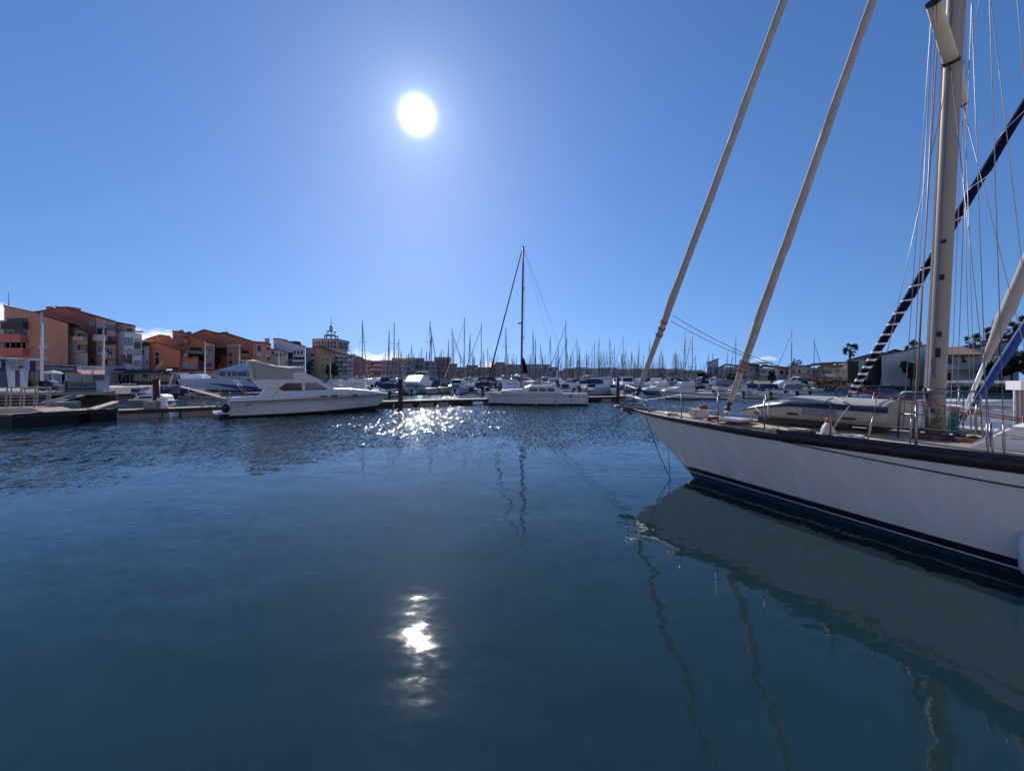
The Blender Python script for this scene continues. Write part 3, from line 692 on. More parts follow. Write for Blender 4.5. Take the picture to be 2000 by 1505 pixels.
# ------------------------------------------------------------------ hull builder for the other boats: local +X forward from the transom, starboard -Y
class Hull:
    def __init__(s, L, beam, fb, fs, wl=.82, rake=.07, tr=.8, mid=.38, draft=.4, full=.55):
        s.L, s.B, s.fb, s.fs, s.wlf, s.rake, s.tr, s.mid, s.draft, s.full = L, beam / 2, fb, fs, wl, rake, tr, mid, draft, full
    def hb(s, x):
        t = x / s.L
        if t < s.mid: return s.B * (s.tr + (1 - s.tr) * math.sin(t / s.mid * PI / 2))
        u = (t - s.mid) / (1 - s.mid); return max(.02, s.B * (1 - u ** 2.1) ** (s.full + .35))
    def zr(s, x):
        t = x / s.L; return s.fs + (s.fb - s.fs) * t ** 1.7
    def y(s, x, z):
        Lw = s.L * (1 - s.rake); zr = s.zr(x)
        if x > Lw:
            zs = (x - Lw) / (s.L - Lw) * zr * .97
            if z <= zs: return 0.0
            return s.hb(x) * ((z - zs) / max(.01, zr - zs)) ** .8
        t = x / Lw; w_ = s.hb(x) * s.wlf * (1 - max(0, (t - .5) / .5) ** 2.2)
        if z >= 0: return w_ + (s.hb(x) - w_) * (z / zr) ** .9
        return w_ * max(0, 1 + z / (s.draft + .25)) ** .5
    def zz(s, x, z):
        Lw = s.L * (1 - s.rake)
        return max(z, (x - Lw) / (s.L - Lw) * s.zr(x) * .97) if x > Lw else z
    def xs(s, n): return [s.L * (1 - (1 - i / n) ** 1.4) for i in range(n + 1)]
    def strip(s, name, m, parent, f0, f1, rows=3, off=0.0, n=14, transom=True):
        mb = MB(); tr = []
        for sd in (-1, 1):
            rings = []
            for x in s.xs(n):
                a, b = f0(x), f1(x); rings.append([(x, sd * (s.y(x, s.zz(x, z)) + off), s.zz(x, z)) for z in lerp_list(a, b, rows)])
            mb.rings(rings, False, True, closed=False); tr.append(rings[0])
        if transom: mb.add(tr[0] + tr[1][::-1], [tuple(range(2 * len(tr[0])))])
        return mb.build(name, m, parent)
    def deck(s, name, m, parent, drop=.02, camber=.06, n=14):
        mb = MB(); mb.rings([[(x, s.hb(x) * .97 * k, s.zr(x) - drop + camber * (1 - k * k)) for k in (-1, -.5, 0, .5, 1)] for x in s.xs(n)], False, True, closed=False)
        return mb.build(name, m, parent)

# ------------------------------------------------------------------ the flybridge motor yacht on the left
MF = Frame(-21.2, 31.1, R(37))
my = thing('motor_yacht', 'long white motor yacht with canvas covered flybridge and brown side windows moored at the pontoon', 'motor yacht', (-21.2, 31.1, 0), R(37))
MH = Hull(12.2, 3.7, 1.42, 1.12, wl=.86, rake=.10, tr=.90, mid=.42, draft=.5)
zb = lambda x: .15 + .0022 * x * x
MH.strip('hull', WHITE, my, MH.zr, lambda x: zb(x), 5, 0, 24)
MH.strip('boot_stripe', BLACK, my, zb, lambda x: -.5, 3, .004, 24)
for k, (dz, h) in enumerate(((0, .07), (-.15, .045))): MH.strip('rub_strip', NAVY, my, lambda x: MH.zr(x) + dz + h / 2, lambda x: MH.zr(x) + dz - h / 2, 1, .022, 24, False)
MH.strip('hull_line', ALUD, my, lambda x: MH.zr(x) - .30, lambda x: MH.zr(x) - .315, 1, .004, 24, False)
zx = lambda a, b: (420 + a / 5.5556, 690 + b / 5.5556)
def mp(a, b, ly): x, y = zx(a, b); return MF.px(x, y, ly)
# raised topsides and foredeck above the rub rail
top = [(0, 1.42), (2.2, 1.47), (5.0, 1.74), (7.2, 1.98), (8.2, 1.97), (10.2, 1.78), (11.6, 1.55), (12.15, 1.44)]
mb = MB(); rings = []
for x in MH.xs(24):
    b = MH.hb(x); zt = max(MH.zr(x) + .005, curve(top, x)); z0 = MH.zr(x)
    rings.append([(x, -b, z0), (x, -b * .965, z0 + (zt - z0) * .75), (x, -b * .90, zt), (x, 0, zt + .05), (x, b * .90, zt), (x, b * .965, z0 + (zt - z0) * .75), (x, b, z0)])
mb.rings(rings, True, True); mb.build('topsides', WHITE, my)
for a, b, w_ in ((1170, 465, .27), (1292, 461, .26), (1528, 453, .22)):
    p = mp(a, b, -1.62); y0 = MH.hb(p.x) * .985
    for sd in (-1, 1):
        mb = MB(); t_ = math.atan2(MH.hb(p.x + .2) - MH.hb(p.x - .2), .4)
        yy = lambda dx: sd * (y0 + dx * math.tan(t_))
        mb.prism([(p.x - w_, yy(-w_), p.z - .07), (p.x + w_, yy(w_), p.z - .07), (p.x + w_, yy(w_), p.z + .07), (p.x - w_, yy(-w_), p.z + .07)], (0, sd * .012, 0)); mb.build('portlight', DGLASS, my)
def sil(pts, ly): return [mp(a, b, ly) for a, b in pts]
def sidewall(name, pts, hw_, m, bev=0.0):
    P = sil(pts, -hw_); mb = MB(); mb.prism([(p.x, -hw_, p.z) for p in P], (0, 2 * hw_, 0)); return mb.build(name, m, my)
saloon = sidewall('saloon', [(520, 470), (575, 384), (690, 379), (770, 316), (1165, 308), (1305, 402), (1300, 470)], 1.42, WHITE)
coam = sidewall('flybridge', [(432, 284), (846, 280), (850, 208), (958, 203), (1172, 298), (1150, 317), (768, 317), (690, 380), (545, 383)], 1.50, WHITE)
WBR = glass('brown_tinted_window', (.075, .062, .045)); WBL = glass('blue_reflection_window', (.12, .16, .20))  # WBL carries a bluish reflection in its base colour
for pts, m_ in (([(684, 385), (772, 324), (944, 320), (944, 404), (745, 407)], WBR), ([(976, 320), (1100, 320), (1240, 394), (976, 402)], WBL)):
    P = sil(pts, -1.43)
    for sd in (-1, 1):
        mb = MB(); mb.prism([(p.x, sd * 1.422, p.z) for p in P], (0, sd * .012, 0)); w_ = mb.build('side_window', m_, saloon)
mb = MB(); P = sil([(1010, 320), (1016, 320), (1016, 402), (1010, 402)], -1.43); mb.prism([(p.x, -1.436, p.z) for p in P], (0, -.012, 0)); mb.build('window_bar', ALUD, saloon)
# windscreen panes on the sloping front
a0, a1 = mp(1180, 318, -1.42), mp(1296, 396, -1.42)
for y0, y1 in ((-1.32, -.50), (-.42, .42), (.50, 1.32)):
    mb = MB(); nx, nz = (a0.z - a1.z), (a1.x - a0.x); nl = math.hypot(nx, nz); ox, oz = nx / nl * .02, nz / nl * .02
    mb.prism([(a0.x + ox, y0, a0.z + oz), (a1.x + ox, y0, a1.z + oz), (a1.x + ox, y1, a1.z + oz), (a0.x + ox, y1, a0.z + oz)], (ox * .8, 0, oz * .8)); mb.build('windscreen_pane', WBL, saloon)
for y in (-1.38, -.46, .46, 1.38):
    mb = MB(); mb.obox((a0.x + .03, y, a0.z + .02), (a1.x + .03, y, a1.z + .02), .07, .04); mb.build('windscreen_post', WHITE, saloon)
# seams and hand rail on the side
for (p, q) in (((600, 482), (690, 408)), ((905, 470), (968, 405)), ((1190, 440), (1250, 398)), ((1445, 432), (1475, 402))):
    A, B_ = mp(*p, -1.55), mp(*q, -1.45); mb = MB(); mb.obox((A.x, -1.70, A.z), (B_.x, -1.43, B_.z), .012, .03); mb.build('side_rail', ALUD, my)
CANV = mat('grey_beige_canvas', (.47, .44, .40), .9, 0, .14, 2.5, bump=.35, bscale=5)
cv = sil([(372, 90), (405, 86), (440, 92), (560, 120), (640, 138), (800, 163), (900, 162), (980, 158), (956, 196), (900, 199), (852, 211), (846, 278), (436, 284)], -1.36)
mb = MB(); n = len(cv); ringsY = []
for y, sc, dz in ((-1.36, 1, 0), (-1.2, 1.0, .10), (-.6, 1.0, .20), (0, 1.0, .12), (.6, 1.0, .20), (1.2, 1, .10), (1.36, 1, 0)):
    ringsY.append([Vector((p.x + .02 * math.sin(i * 2.1 + y * 3), y, p.z + (dz * (.6 + .4 * math.sin(i * 1.7 + y * 2)) if i < 8 else 0))) for i, p in enumerate(cv)])
mb.rings(ringsY, True, True); cvo = mb.build('canvas_cover', CANV, coam)
mb = MB(); P = sil([(403, 92), (436, 282)], -1.365); mb.obox((P[0].x, -1.37, P[0].z), (P[1].x, -1.37, P[1].z), .02, .03); mb.build('canvas_seam', SAILC, coam)
# cockpit rail, platform, fenders, passerelle
mb = MB(); mb.prism([(-.95, -1.5, .30), (0, -1.62, .30), (0, 1.62, .30), (-.95, 1.5, .30)], (0, 0, .08)); mb.build('swim_platform', WHITE, my)
mb = MB(); mb.box(-.55, -.02, -1.2, 1.2, -.3, .30); mb.build('platform_bracket', BLACK, my)
text('ST F98807', .17, LETK, my, (mp(338, 556, -1.75).x, -1.795, mp(338, 556, -1.75).z), (R(90), 0, 0), 'registration_lettering', 1.0)
for x in (2.6, 3.6):
    mb = MB(); mb.cyl((x, -1.83, .82), .035, .02, 8, axis=1); mb.build('hull_outlet', ALUD, my)
mb = MB()
mb.tube([(0.1, -1.45, 1.45), (0.1, -1.45, 1.75), (.05, 0, 1.78), (.1, 1.45, 1.75), (.1, 1.45, 1.45)], .02, 6); mb.tube([(.1, -1.45, 1.75), (1.5, -1.6, 1.78), (1.6, -1.6, 1.48)], .02, 6); mb.build('stern_rail', CHROME, my)
for p, q in (((200, 290), (350, 470)), ((225, 285), (390, 470))):
    A, B_ = mp(*p, .6), mp(*q, .4); mb = MB(); mb.tube([(A.x, .6, A.z), (B_.x, .4, B_.z)], .018, 6); mb.build('davit_pole', CHROME, my)
pg = thing('boarding_gangplank', 'weathered wooden boarding plank raised at the stern of the white motor yacht', 'gangplank', tuple(MF.wor((-.3, -.2, 1.3))), R(37))
mb = MB(); mb.obox((.1, -.1, .05), (-2.5, 1.1, .95), .45, .05); mb.build('plank', mat('bleached_wood', (.52, .44, .36), .8, 0, .25, 6, bump=.3), pg)
mb = MB(); mb.obox((.1, -.3, .05), (-2.3, .9, .40), .06, .06); mb.obox((.2, .4, .1), (-1.9, 1.2, .9), .07, .07); mb.build('side_beam', mat('bleached_wood', (.5, .4, .3)), pg)
mb = MB(); mb.tube([(0, .1, .02), (-.3, .1, .7), (-.5, .1, .85)], .06, 6); mb.build('hinge_arm', mat('rusty_steel', (.30, .16, .07), .8, 0, .4, 8), pg)
mb = MB(); mb.ball((0, 0, .3), .26, .26, .32, 12, 8); mb.cyl((0, 0, .6), .05, .08, 8); o = mb.build('ball_fender', mat('dark_blue_fender', (.012, .016, .05), .45, 0, .2, 4)); o.location = MF.wor((-.25, -1.75, .42)); tag(o, 'dark blue ball fender hanging at the stern corner of the motor yacht', 'fender')
mb = MB(); c = (0, 0, 0); mb.tube([(.27 * math.cos(t), 0, .27 * math.sin(t)) for t in [2 * PI * k / 18 for k in range(19)]], .035, 7, cap=False); o = mb.build('ring_fender', mat('pale_grey_vinyl', (.55, .56, .58), .5)); o.location = MF.wor((.75, -1.88, .72)); o.rotation_euler = (0, 0, R(37)); tag(o, 'pale ring fender on the white hull side near the motor yacht stern', 'fender')

# ------------------------------------------------------------------ the dark-rigged sailboat in the middle
CF = Frame(8.15, 45.6, R(178))
cs = thing('sailing_boat', 'white sailing boat with wheelhouse, tall dark mast and black furled headsail at the middle pontoon', 'sailing boat', (8.15, 45.6, 0), R(178))
CH = Hull(11.15, 3.6, 1.34, 1.22, wl=.88, rake=.035, tr=.82, mid=.45, draft=.5)
CH.strip('hull', HULLW, cs, CH.zr, lambda x: .17, 5, 0, 22); CH.strip('boot_stripe', BLACK, cs, lambda x: .17, lambda x: -.4, 3, .004, 22); CH.deck('deck', WHITE, cs)
CH.strip('hull_line', NAVY, cs, lambda x: CH.zr(x) - .29, lambda x: CH.zr(x) - .33, 1, .004, 22, False)
mb = MB()
for sd in (-1, 1): mb.rings([[(x, sd * (CH.hb(x) + .012), CH.zr(x) + .035), (x, sd * (CH.hb(x) + .012), CH.zr(x) - .02), (x, sd * (CH.hb(x) - .06), CH.zr(x) - .02), (x, sd * (CH.hb(x) - .06), CH.zr(x) + .035)] for x in CH.xs(22)], True, False)
mb.build('toe_rail', ALUD, cs)
cp_ = lambda x, y, ly=1.0: CF.px(x, y, ly)      # port side faces the camera (bow to the left)
def trunk(pts, hw0, hw1, name, m, par=cs):
    mb = MB(); rings = []
    P = [(p.x, p.z) for p in pts]
    mb.rings([[Vector((x, -hw0, z)) for x, z in P], [Vector((x, -hw1, z + .04)) for x, z in P], [Vector((x, hw1, z + .04)) for x, z in P], [Vector((x, hw0, z)) for x, z in P]], True, False); return mb.build(name, m, par)
trunk([cp_(970, 769), cp_(980, 762.5), cp_(1000, 760.5), cp_(1024, 760), cp_(1024, 769)], 1.05, .85, 'coachroof', WHITE)
wh = trunk([cp_(1020, 769), cp_(1023, 757.5), cp_(1036, 752.5), cp_(1082, 753), cp_(1094, 760), cp_(1100, 769)], 1.15, 1.0, 'wheelhouse', WHITE)
for x0, x1, x2, x3 in ((1036, 1050, 1031, 1050), (1053, 1066, 1053, 1067), (1069, 1081, 1069, 1084)):
    P = [cp_(x0, 757.5), cp_(x1, 757.5), cp_(x3, 764.5), cp_(x2, 764.5)]
    for sd in (-1, 1):
        mb = MB(); mb.prism([(p.x, sd * 1.152, p.z) for p in P], (0, sd * .012, 0)); mb.build('side_window', DGLASS, wh)
for x, y in ((991, 772), (1112, 773)):
    p = cp_(x, y); yy = CH.y(p.x, p.z); mb = MB(); mb.box(p.x - .18, p.x + .18, yy - .03, yy + .012, p.z - .05, p.z + .06); mb.build('portlight', DGLASS, cs)
mb = MB(); P = [cp_(1072, 740), cp_(1090, 737.5), cp_(1092, 742), cp_(1074, 743)]
mb.rings([[Vector((p.x, y, p.z - (.1 if abs(y) > .8 else 0))) for p in P] for y in (-1.1, -.7, 0, .7, 1.1)], True, True); mb.build('bimini_top', mat('pale_blue_canvas', (.30, .38, .52), .8), cs)
mb = MB(); mb.prism([(p.x, -1.05, p.z) for p in (cp_(1086, 743), cp_(1091, 742), cp_(1094, 756), cp_(1089, 755))], (0, 2.1, 0)); mb.build('sprayhood', NAVY, cs)
mb = MB()
for sd in (-1, 1):
    for a, b in ((1074, 1062), (1080, 1070), (1090, 1094)): A, B_ = cp_(a, 742), cp_(b, 755); mb.tube([(A.x, sd * 1.05, A.z), (B_.x, sd * 1.08, B_.z)], .02, 5)
mb.build('bimini_frame', CHROME, cs)
m0, m1 = cp_(1018, 757, 0), cp_(1022, 482, 0)
mb = MB(); mb.tube([m0, m1], .1, 10, radii=[.12, .095]); cm = mb.build('mast', mat('dark_mast', (.10, .10, .115), .4, .4, .15, 2), cs)
for yy, ln in ((566, .78), (661, 1.05)):
    t = (757 - yy) / 275; c = m0.lerp(m1, t)
    for sd in (-1, 1):
        mb = MB(); mb.obox(c, (c.x - .25 if sd > 0 else c.x - .25, sd * ln, c.z + .06), .09, .035); mb.build('spreader', ALU, cm)
c = m0.lerp(m1, (757 - 632) / 275); mb = MB(); mb.cyl((c.x + .28, 0, c.z - .03), .22, .16, 12); mb.obox(c, (c.x + .25, 0, c.z - .05), .06, .05); mb.build('radar_dome', WHITE, cm)
mb = MB(); mb.tube([m1, m1 + Vector((0, 0, .45))], .012, 5); mb.tube([m1, m1 + Vector((.35, 0, .1)), m1 + Vector((.36, 0, .22))], .012, 5); mb.cyl(m1 + Vector((0, 0, -.02)), .12, .06, 8); mb.build('masthead_instruments', ALUD, cm)
fs0, fs1 = cp_(948, 764, 0), cp_(1019.5, 489, 0)
furled(fs0.lerp(fs1, .05), fs1, .085, mat('black_sail_cover', (.012, .013, .02), .8, 0, .2, 3), 'furled_headsail', cs, 4, .9, 8)
for q in ((1098, 763, .9), (1122, 766, .5), (1128, 766, -.5)):
    mb = MB(); mb.tube([m1, cp_(*q)], .011, 4); mb.build('backstay', WIRE, cs)
for sd in (-1, 1):
    mb = MB(); base = Vector((m0.x - .3, sd * 1.65, 1.3)); c1, c2 = m0.lerp(m1, (757 - 566) / 275), m0.lerp(m1, (757 - 661) / 275)
    mb.tube([m1, Vector((c1.x - .25, sd * .78, c1.z + .06)), Vector((c2.x - .25, sd * 1.05, c2.z + .06)), base], .011, 4); mb.tube([c2, base], .011, 4); mb.build('shroud', WIRE, cs)
P = [cp_(1020, 697, 0), cp_(1021, 729, 0), cp_(1031, 728, 0), cp_(1029, 714, 0), cp_(1024, 701, 0)]
mb = MB(); mb.prism([(p.x, -.06, p.z) for p in P], (0, .12, 0)); mb.build('folded_sail', SAILNAVY, cs)
b0 = m0.lerp(m1, .05); mb = MB(); mb.tube([(b0.x, 0, 2.45), (b0.x - 3.6, 0, 2.65)], .07, 8); mb.build('boom', ALUD, cs)
rl = None
for sd in (-1, 1):
    pts = []
    for x in (.5, 2.2, 3.9, 5.6, 7.3, 9.0, 10.6):
        y = sd * (CH.hb(x) - .08); z = CH.zr(x); pts.append(Vector((x, y, z + .6)))
        if rl is None: mb = MB(); mb.cyl((0, 0, 0), .016, .62, 5); rl = mb.build('stanchion', CHROME, cs); rl.location = (x, y, z)
        else: share(rl, 'stanchion', cs, (x, y, z))
    mb = MB(); mb.tube(pts, .007, 4); mb.build('lifeline', WIRE, cs)
mb = MB(); mb.tube([(10.6, -.5, 1.9), (11.1, 0, 1.95), (10.6, .5, 1.9)], .02, 6); mb.tube([(11.1, 0, 1.95), (11.0, 0, 1.35)], .02, 5); mb.build('pulpit_rail', CHROME, cs)
mb = MB(); mb.tube([(.5, -1.4, 1.85), (.05, -1.2, 1.9), (.0, 0, 1.9), (.05, 1.2, 1.9), (.5, 1.4, 1.85)], .02, 6); mb.tube([(.05, 1.2, 1.9), (.05, 1.2, 1.25)], .02, 5); mb.build('stern_rail', CHROME, cs)
fm = None
for i, (x, y, lb) in enumerate(((1047, 791, 'white fender nearest the middle of the sailing boat hull, its lower end in the water'), (1086, 787, 'middle one of three white fenders on the sailing boat hull'), (1118, 787, 'white fender nearest the stern on the sailing boat hull'))):
    f = thing('fender', lb, 'fender', tuple(CF.wor((cp_(x, y, 1.8).x, CH.y(cp_(x, y).x, .5) + .14, .05 + .04 * i))), 0, 'fenders on the middle sailing boat')
    if fm is None:
        mb = MB(); mb.tube([(0, 0, 0), (0, 0, .05), (0, 0, .12), (0, 0, .62), (0, 0, .70), (0, 0, .76)], 0, 10, radii=[.04, .11, .14, .14, .11, .03]); fm = mb.build('fender_body', FENDER, f)
        mb = MB(); mb.tube([(0, 0, .75), (0, -.08, 1.3)], .012, 4); fr = mb.build('fender_rope', ROPED, f)
    else: share(fm, 'fender_body', f); share(fr, 'fender_rope', f)
mb = MB(); c = CF.wor((.12, 1.0, 1.45)); mb.tube([(c.x + .26 * math.cos(t) * .5, c.y, c.z + .15 + .28 * math.sin(t)) for t in [PI * 1.2 * k / 10 - .3 for k in range(11)]], .07, 7); solo(mb, 'horseshoe_lifebuoy', mat('orange_plastic', (.62, .10, .03), .5), 'orange horseshoe lifebuoy on the stern rail of the middle sailing boat', 'lifebuoy')

# ------------------------------------------------------------------ yachts moored beyond the big yacht (to its right)
def side_yacht(lat, s_bow, L, lab, stays, wmat, hullm, stripe):
    """lies parallel to the big yacht, bow away from the camera"""
    bow = YF.wor((s_bow, lat, 0)); heading = R(-60) + PI
    o2 = bow - Vector((math.cos(heading), math.sin(heading), 0)) * L
    f = Frame(o2.x, o2.y, heading); t = thing('sailing_yacht', lab, 'sailing yacht', (o2.x, o2.y, 0), heading)
    H = Hull(L, 3.6, 1.35, 1.15, wl=.85, rake=.08, tr=.8, mid=.45)
    H.strip('hull', hullm, t, H.zr, lambda x: .15, 4); H.strip('boot_stripe', stripe, t, lambda x: .15, lambda x: -.3, 2, .004)
    H.strip('hull_line', stripe, t, lambda x: H.zr(x) - .16, lambda x: H.zr(x) - .30, 1, .005, 14, False); H.deck('deck', WHITE, t)
    mb = MB(); mb.rings([[Vector((x, -y, z)) for x, z in ((2.5, 1.2), (2.6, 1.75), (L * .62, 1.68), (L * .72, 1.28))] for y in (-1.1, -.85, .85, 1.1)], True, False); ch = mb.build('coachroof', WHITE, t)
    for sd in (-1, 1):
        mb = MB(); mb.box(3.2, L * .55, sd * 1.0 - .02, sd * 1.0 + .02, 1.42, 1.58); mb.build('side_window', DGLASS, ch)
    mx = L * .55; mb = MB(); mb.tube([(mx, 0, 1.5), (mx, 0, 16.5)], .1, 10, radii=[.11, .08]); mb.build('mast', wmat, t)
    mb = MB(); mb.tube([(mx - .2, 0, 2.7), (mx - 4.2, 0, 2.75)], .09, 8); mb.build('boom', wmat, t)
    st = None
    for sd in (-1, 1):
        pts = [Vector((L - .15, sd * .25, 1.98))]
        for x in (L - 1.6, L - 3.4, L - 5.3, L - 7.2, 1.0):
            y = sd * (H.hb(x) - .08); z = H.zr(x); pts.append(Vector((x, y, z + .6)))
            if st is None: mb = MB(); mb.cyl((0, 0, 0), .014, .62, 6); st = mb.build('stanchion', CHROME, t); st.location = (x, y, z)
            else: share(st, 'stanchion', t, (x, y, z))
        mb = MB(); mb.tube(pts, .006, 4); mb.tube([p - Vector((0, 0, .3)) for p in pts], .006, 4); mb.build('lifeline', WIRE, t)
        mb = MB(); mb.tube([(mx, 0, 16), (mx - .1, sd * 1.7, H.zr(mx))], .007, 4); mb.build('shroud', WIRE, t)
    mb = MB(); mb.tube([(L - 1.5, -.9, 1.95), (L + .05, -.1, 2.0), (L + .05, .1, 2.0), (L - 1.5, .9, 1.95)], .016, 6); mb.tube([(L + .05, 0, 2.0), (L - .1, 0, 1.4)], .014, 5); mb.build('pulpit_rail', CHROME, t)
    for (p, q, r, m_, tw, ft, edge, ext) in stays:
        A, B_ = f.loc(YF.wor(YF.px(*p, lat))), f.loc(YF.wor(YF.px(*q, lat))); d = B_ - A
        A0 = A
        if m_ is SAILG: A = A + d * .36
        furled(A, A0 + d * ext, r, m_, 'furled_headsail', t, tw, ft, 12, edge, te=(lambda u: 1 - (1 - u) ** 4.2) if edge else (lambda u: u))
        A = A0; mb = MB(); un = d.normalized(); mb.tube([A - un * 1.1, A], .012, 5); mb.tube([A - un * .25, A - un * .22, A - un * .12, A - un * .09], 0, 10, radii=[.03, .07, .07, .03]); mb.build('furler_drum', BLACK, t)
        if edge is None and m_ is not SAILBLUE: 
            mb = MB(); mb.tube([A - un * .05, A + d * .40], .042, 8); mb.build('stay_sleeve', WHITE, t)
    return t
side_yacht(4.0, 1.7, 12.5, 'yacht beyond the dinghy with a navy furled headsail wound by a white ribbon', [((1664, 766), (2000, 208), .108, SAILNAVY, 18, .72, (SAILW, .021), 1.85), ((1885, 800), (2000, 528), .135, SAILG, 2.2, .42, None, 2.2)], ALU, WHITE, mat('royal_blue_paint', (.02, .06, .22), .4))
side_yacht(8.0, 3.2, 11.5, 'second yacht beyond the big one, with a bright blue furled headsail', [((1902, 793), (2000, 640), .118, SAILBLUE, 2.0, .55, None, 3.2)], ALU, WHITE, mat('royal_blue_paint', (.02, .06, .22), .4))
mb = MB(); c = YF.wor(YF.px(1861, 842, 2.4)); mb.cyl((c.x, c.y, c.z), .10, .52, 12); solo(mb, 'canvas_roll', GREENC, 'upright green canvas roll standing behind the mast foot', 'canvas roll')
# white catamaran with a hard top and a striped curtain
ct = thing('catamaran', 'white boat at the right edge with a flat hard top and a striped curtain', 'boat', (19.6, 13.4, 0), R(120))
CT = Frame(19.6, 13.4, R(120)); CTH = Hull(8.5, 4.2, 1.3, 1.1, wl=.85, rake=.08, tr=.9, mid=.5)
CTH.strip('hull', WHITE, ct, CTH.zr, lambda x: .12, 4); CTH.strip('boot_stripe', NAVY, ct, lambda x: .12, lambda x: -.3, 2, .004); CTH.deck('deck', WHITE, ct)
mb = MB(); mb.rings([[Vector((x, y, z)) for x, z in ((1.2, 1.1), (1.3, 2.0), (4.6, 1.95), (6.2, 1.2))] for y in (-1.6, -1.4, 1.4, 1.6)], True, False); cc = mb.build('cabin', WHITE, ct)
for sd in (-1, 1): mb = MB(); mb.prism([(1.8, sd * 1.555, 1.55), (4.6, sd * 1.555, 1.5), (4.4, sd * 1.52, 1.85), (1.8, sd * 1.52, 1.9)], (0, sd * .015, 0)); mb.build('side_window', DGLASS, cc)
mb = MB(); mb.rings([[Vector((x, y, z)) for x, z in ((-.4, 2.62), (-.4, 2.72), (3.6, 2.74), (3.7, 2.66))] for y in (-1.5, 1.5)], True, False); mb.build('hard_top', WHITE, ct)
for x, y in ((-.2, -1.4), (-.2, 1.4), (3.3, -1.4), (3.3, 1.4)): mb = MB(); mb.tube([(x, y, 1.1), (x, y, 2.63)], .03, 6); mb.build('hard_top_post', CHROME, ct)
g = random.Random(3); cw = YF.wor((0, 0, 0)); c0 = PD(1980, 763, 11.2); c1 = PD(2040, 763, 11.0)
cu_ = thing('curtain_frame', 'white boxed awning with a folded striped curtain at the right edge', 'awning', (c0.x, c0.y, .9), 0, world=True)
mb = MB(); mb.obox((c0.x - .02, c0.y, 2.63), (c1.x, c1.y, 2.63), .5, .24); mb.build('awning_box', WHITE, cu_)
for j in range(7):
    p = c0.lerp(c1, .03 + j * .075); mb = MB(); mb.tube([(p.x, p.y, 2.5), (p.x + .01, p.y, 1.9), (p.x, p.y, 1.0)], .028 + .01 * (j % 2), 7); mb.build('curtain_fold', mat('striped_curtain_brown', (.30, .22, .19), .85) if j % 2 else mat('striped_curtain_white', (.66, .64, .62), .85), cu_)
# ------------------------------------------------------------------ quays and ground
CONC = mat('pale_concrete', (.40, .36, .32), .85, 0, .22, 1.2, bump=.25, bscale=8)
CONCD = mat('shade_dark_concrete', (.07, .07, .07), .7, 0, .35, 1.5, bump=.3, bscale=6)  # CONCD: the shade under the pier is put into this dark tone
PAVE = mat('quay_paving', (.50, .44, .39), .85, 0, .2, .6, bump=.2, bscale=5)
ROCKM = mat('dark_rock', (.075, .07, .06), .85, 0, .4, 1.5, bump=.6, bscale=4)
GRASSM = mat('dry_turf', (.13, .13, .05), .95, 0, .4, .8)
def land(name, poly, z, m, wallm, desc, zb=-1.5):
    mb = MB(); n = len(poly); mb.add([(x, y, z) for x, y in poly], [tuple(range(n))]); o = mb.build(name, m); tag(o, desc, kind='structure')
    mb = MB()
    for i in range(n):
        (x0, y0), (x1, y1) = poly[i], poly[(i + 1) % n]; mb.add([(x0, y0, zb), (x1, y1, zb), (x1, y1, z - .002), (x0, y0, z - .002)], [(0, 1, 2, 3)])
    w_ = mb.build('quay_wall', wallm, o); return o
land('quay', [(-900, 58), (-62, 58), (-78, 92), (-74, 101), (-52, 103), (-58, 140), (-66, 190), (-70, 255), (-20, 268), (60, 285), (140, 345), (260, 300), (900, 400), (900, 2500), (-900, 2500)], 1.35, PAVE, CONC, 'pale paved quay along the left and far side of the harbour')
land('bank', [(141, 340), (95, 190), (66, 134), (74, 108), (82, 97.5), (112, 93), (160, 60), (900, 40), (900, 398), (262, 299)], 1.12, GRASSM, ROCKM, 'low turfed bank in front of the white houses on the right')
# the raised pier in the lower left, on short columns
A_, B1, C1 = (-95, 34.0), (PZ(98, 766, 1.3).x, PZ(98, 766, 1.3).y), (PZ(206, 765, 1.3).x, PZ(206, 765, 1.3).y)
mb = MB(); mb.prism([(-110, 30, .95), (B1[0], B1[1], .95), (C1[0], C1[1], .95), (-68, 70, .95), (-110, 70, .95)], (0, 0, .36)); o = mb.build('pier_deck', CONC); tag(o, 'raised concrete pier deck beside the shops on the left', kind='structure')
for i in range(9):
    t = i / 8; x, y = -100 + (C1[0] + 102) * t, 34 + (C1[1] - 33.5) * t
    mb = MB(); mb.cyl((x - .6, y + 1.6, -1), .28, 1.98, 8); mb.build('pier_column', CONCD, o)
mb = MB(); mb.obox((-110, 32.6, .2), (C1[0] - 1, C1[1] + 2.5, .2), .3, 1.5); mb.build('pier_shade_wall', CONCD, o)  # dark sheet standing for the shade beneath the deck

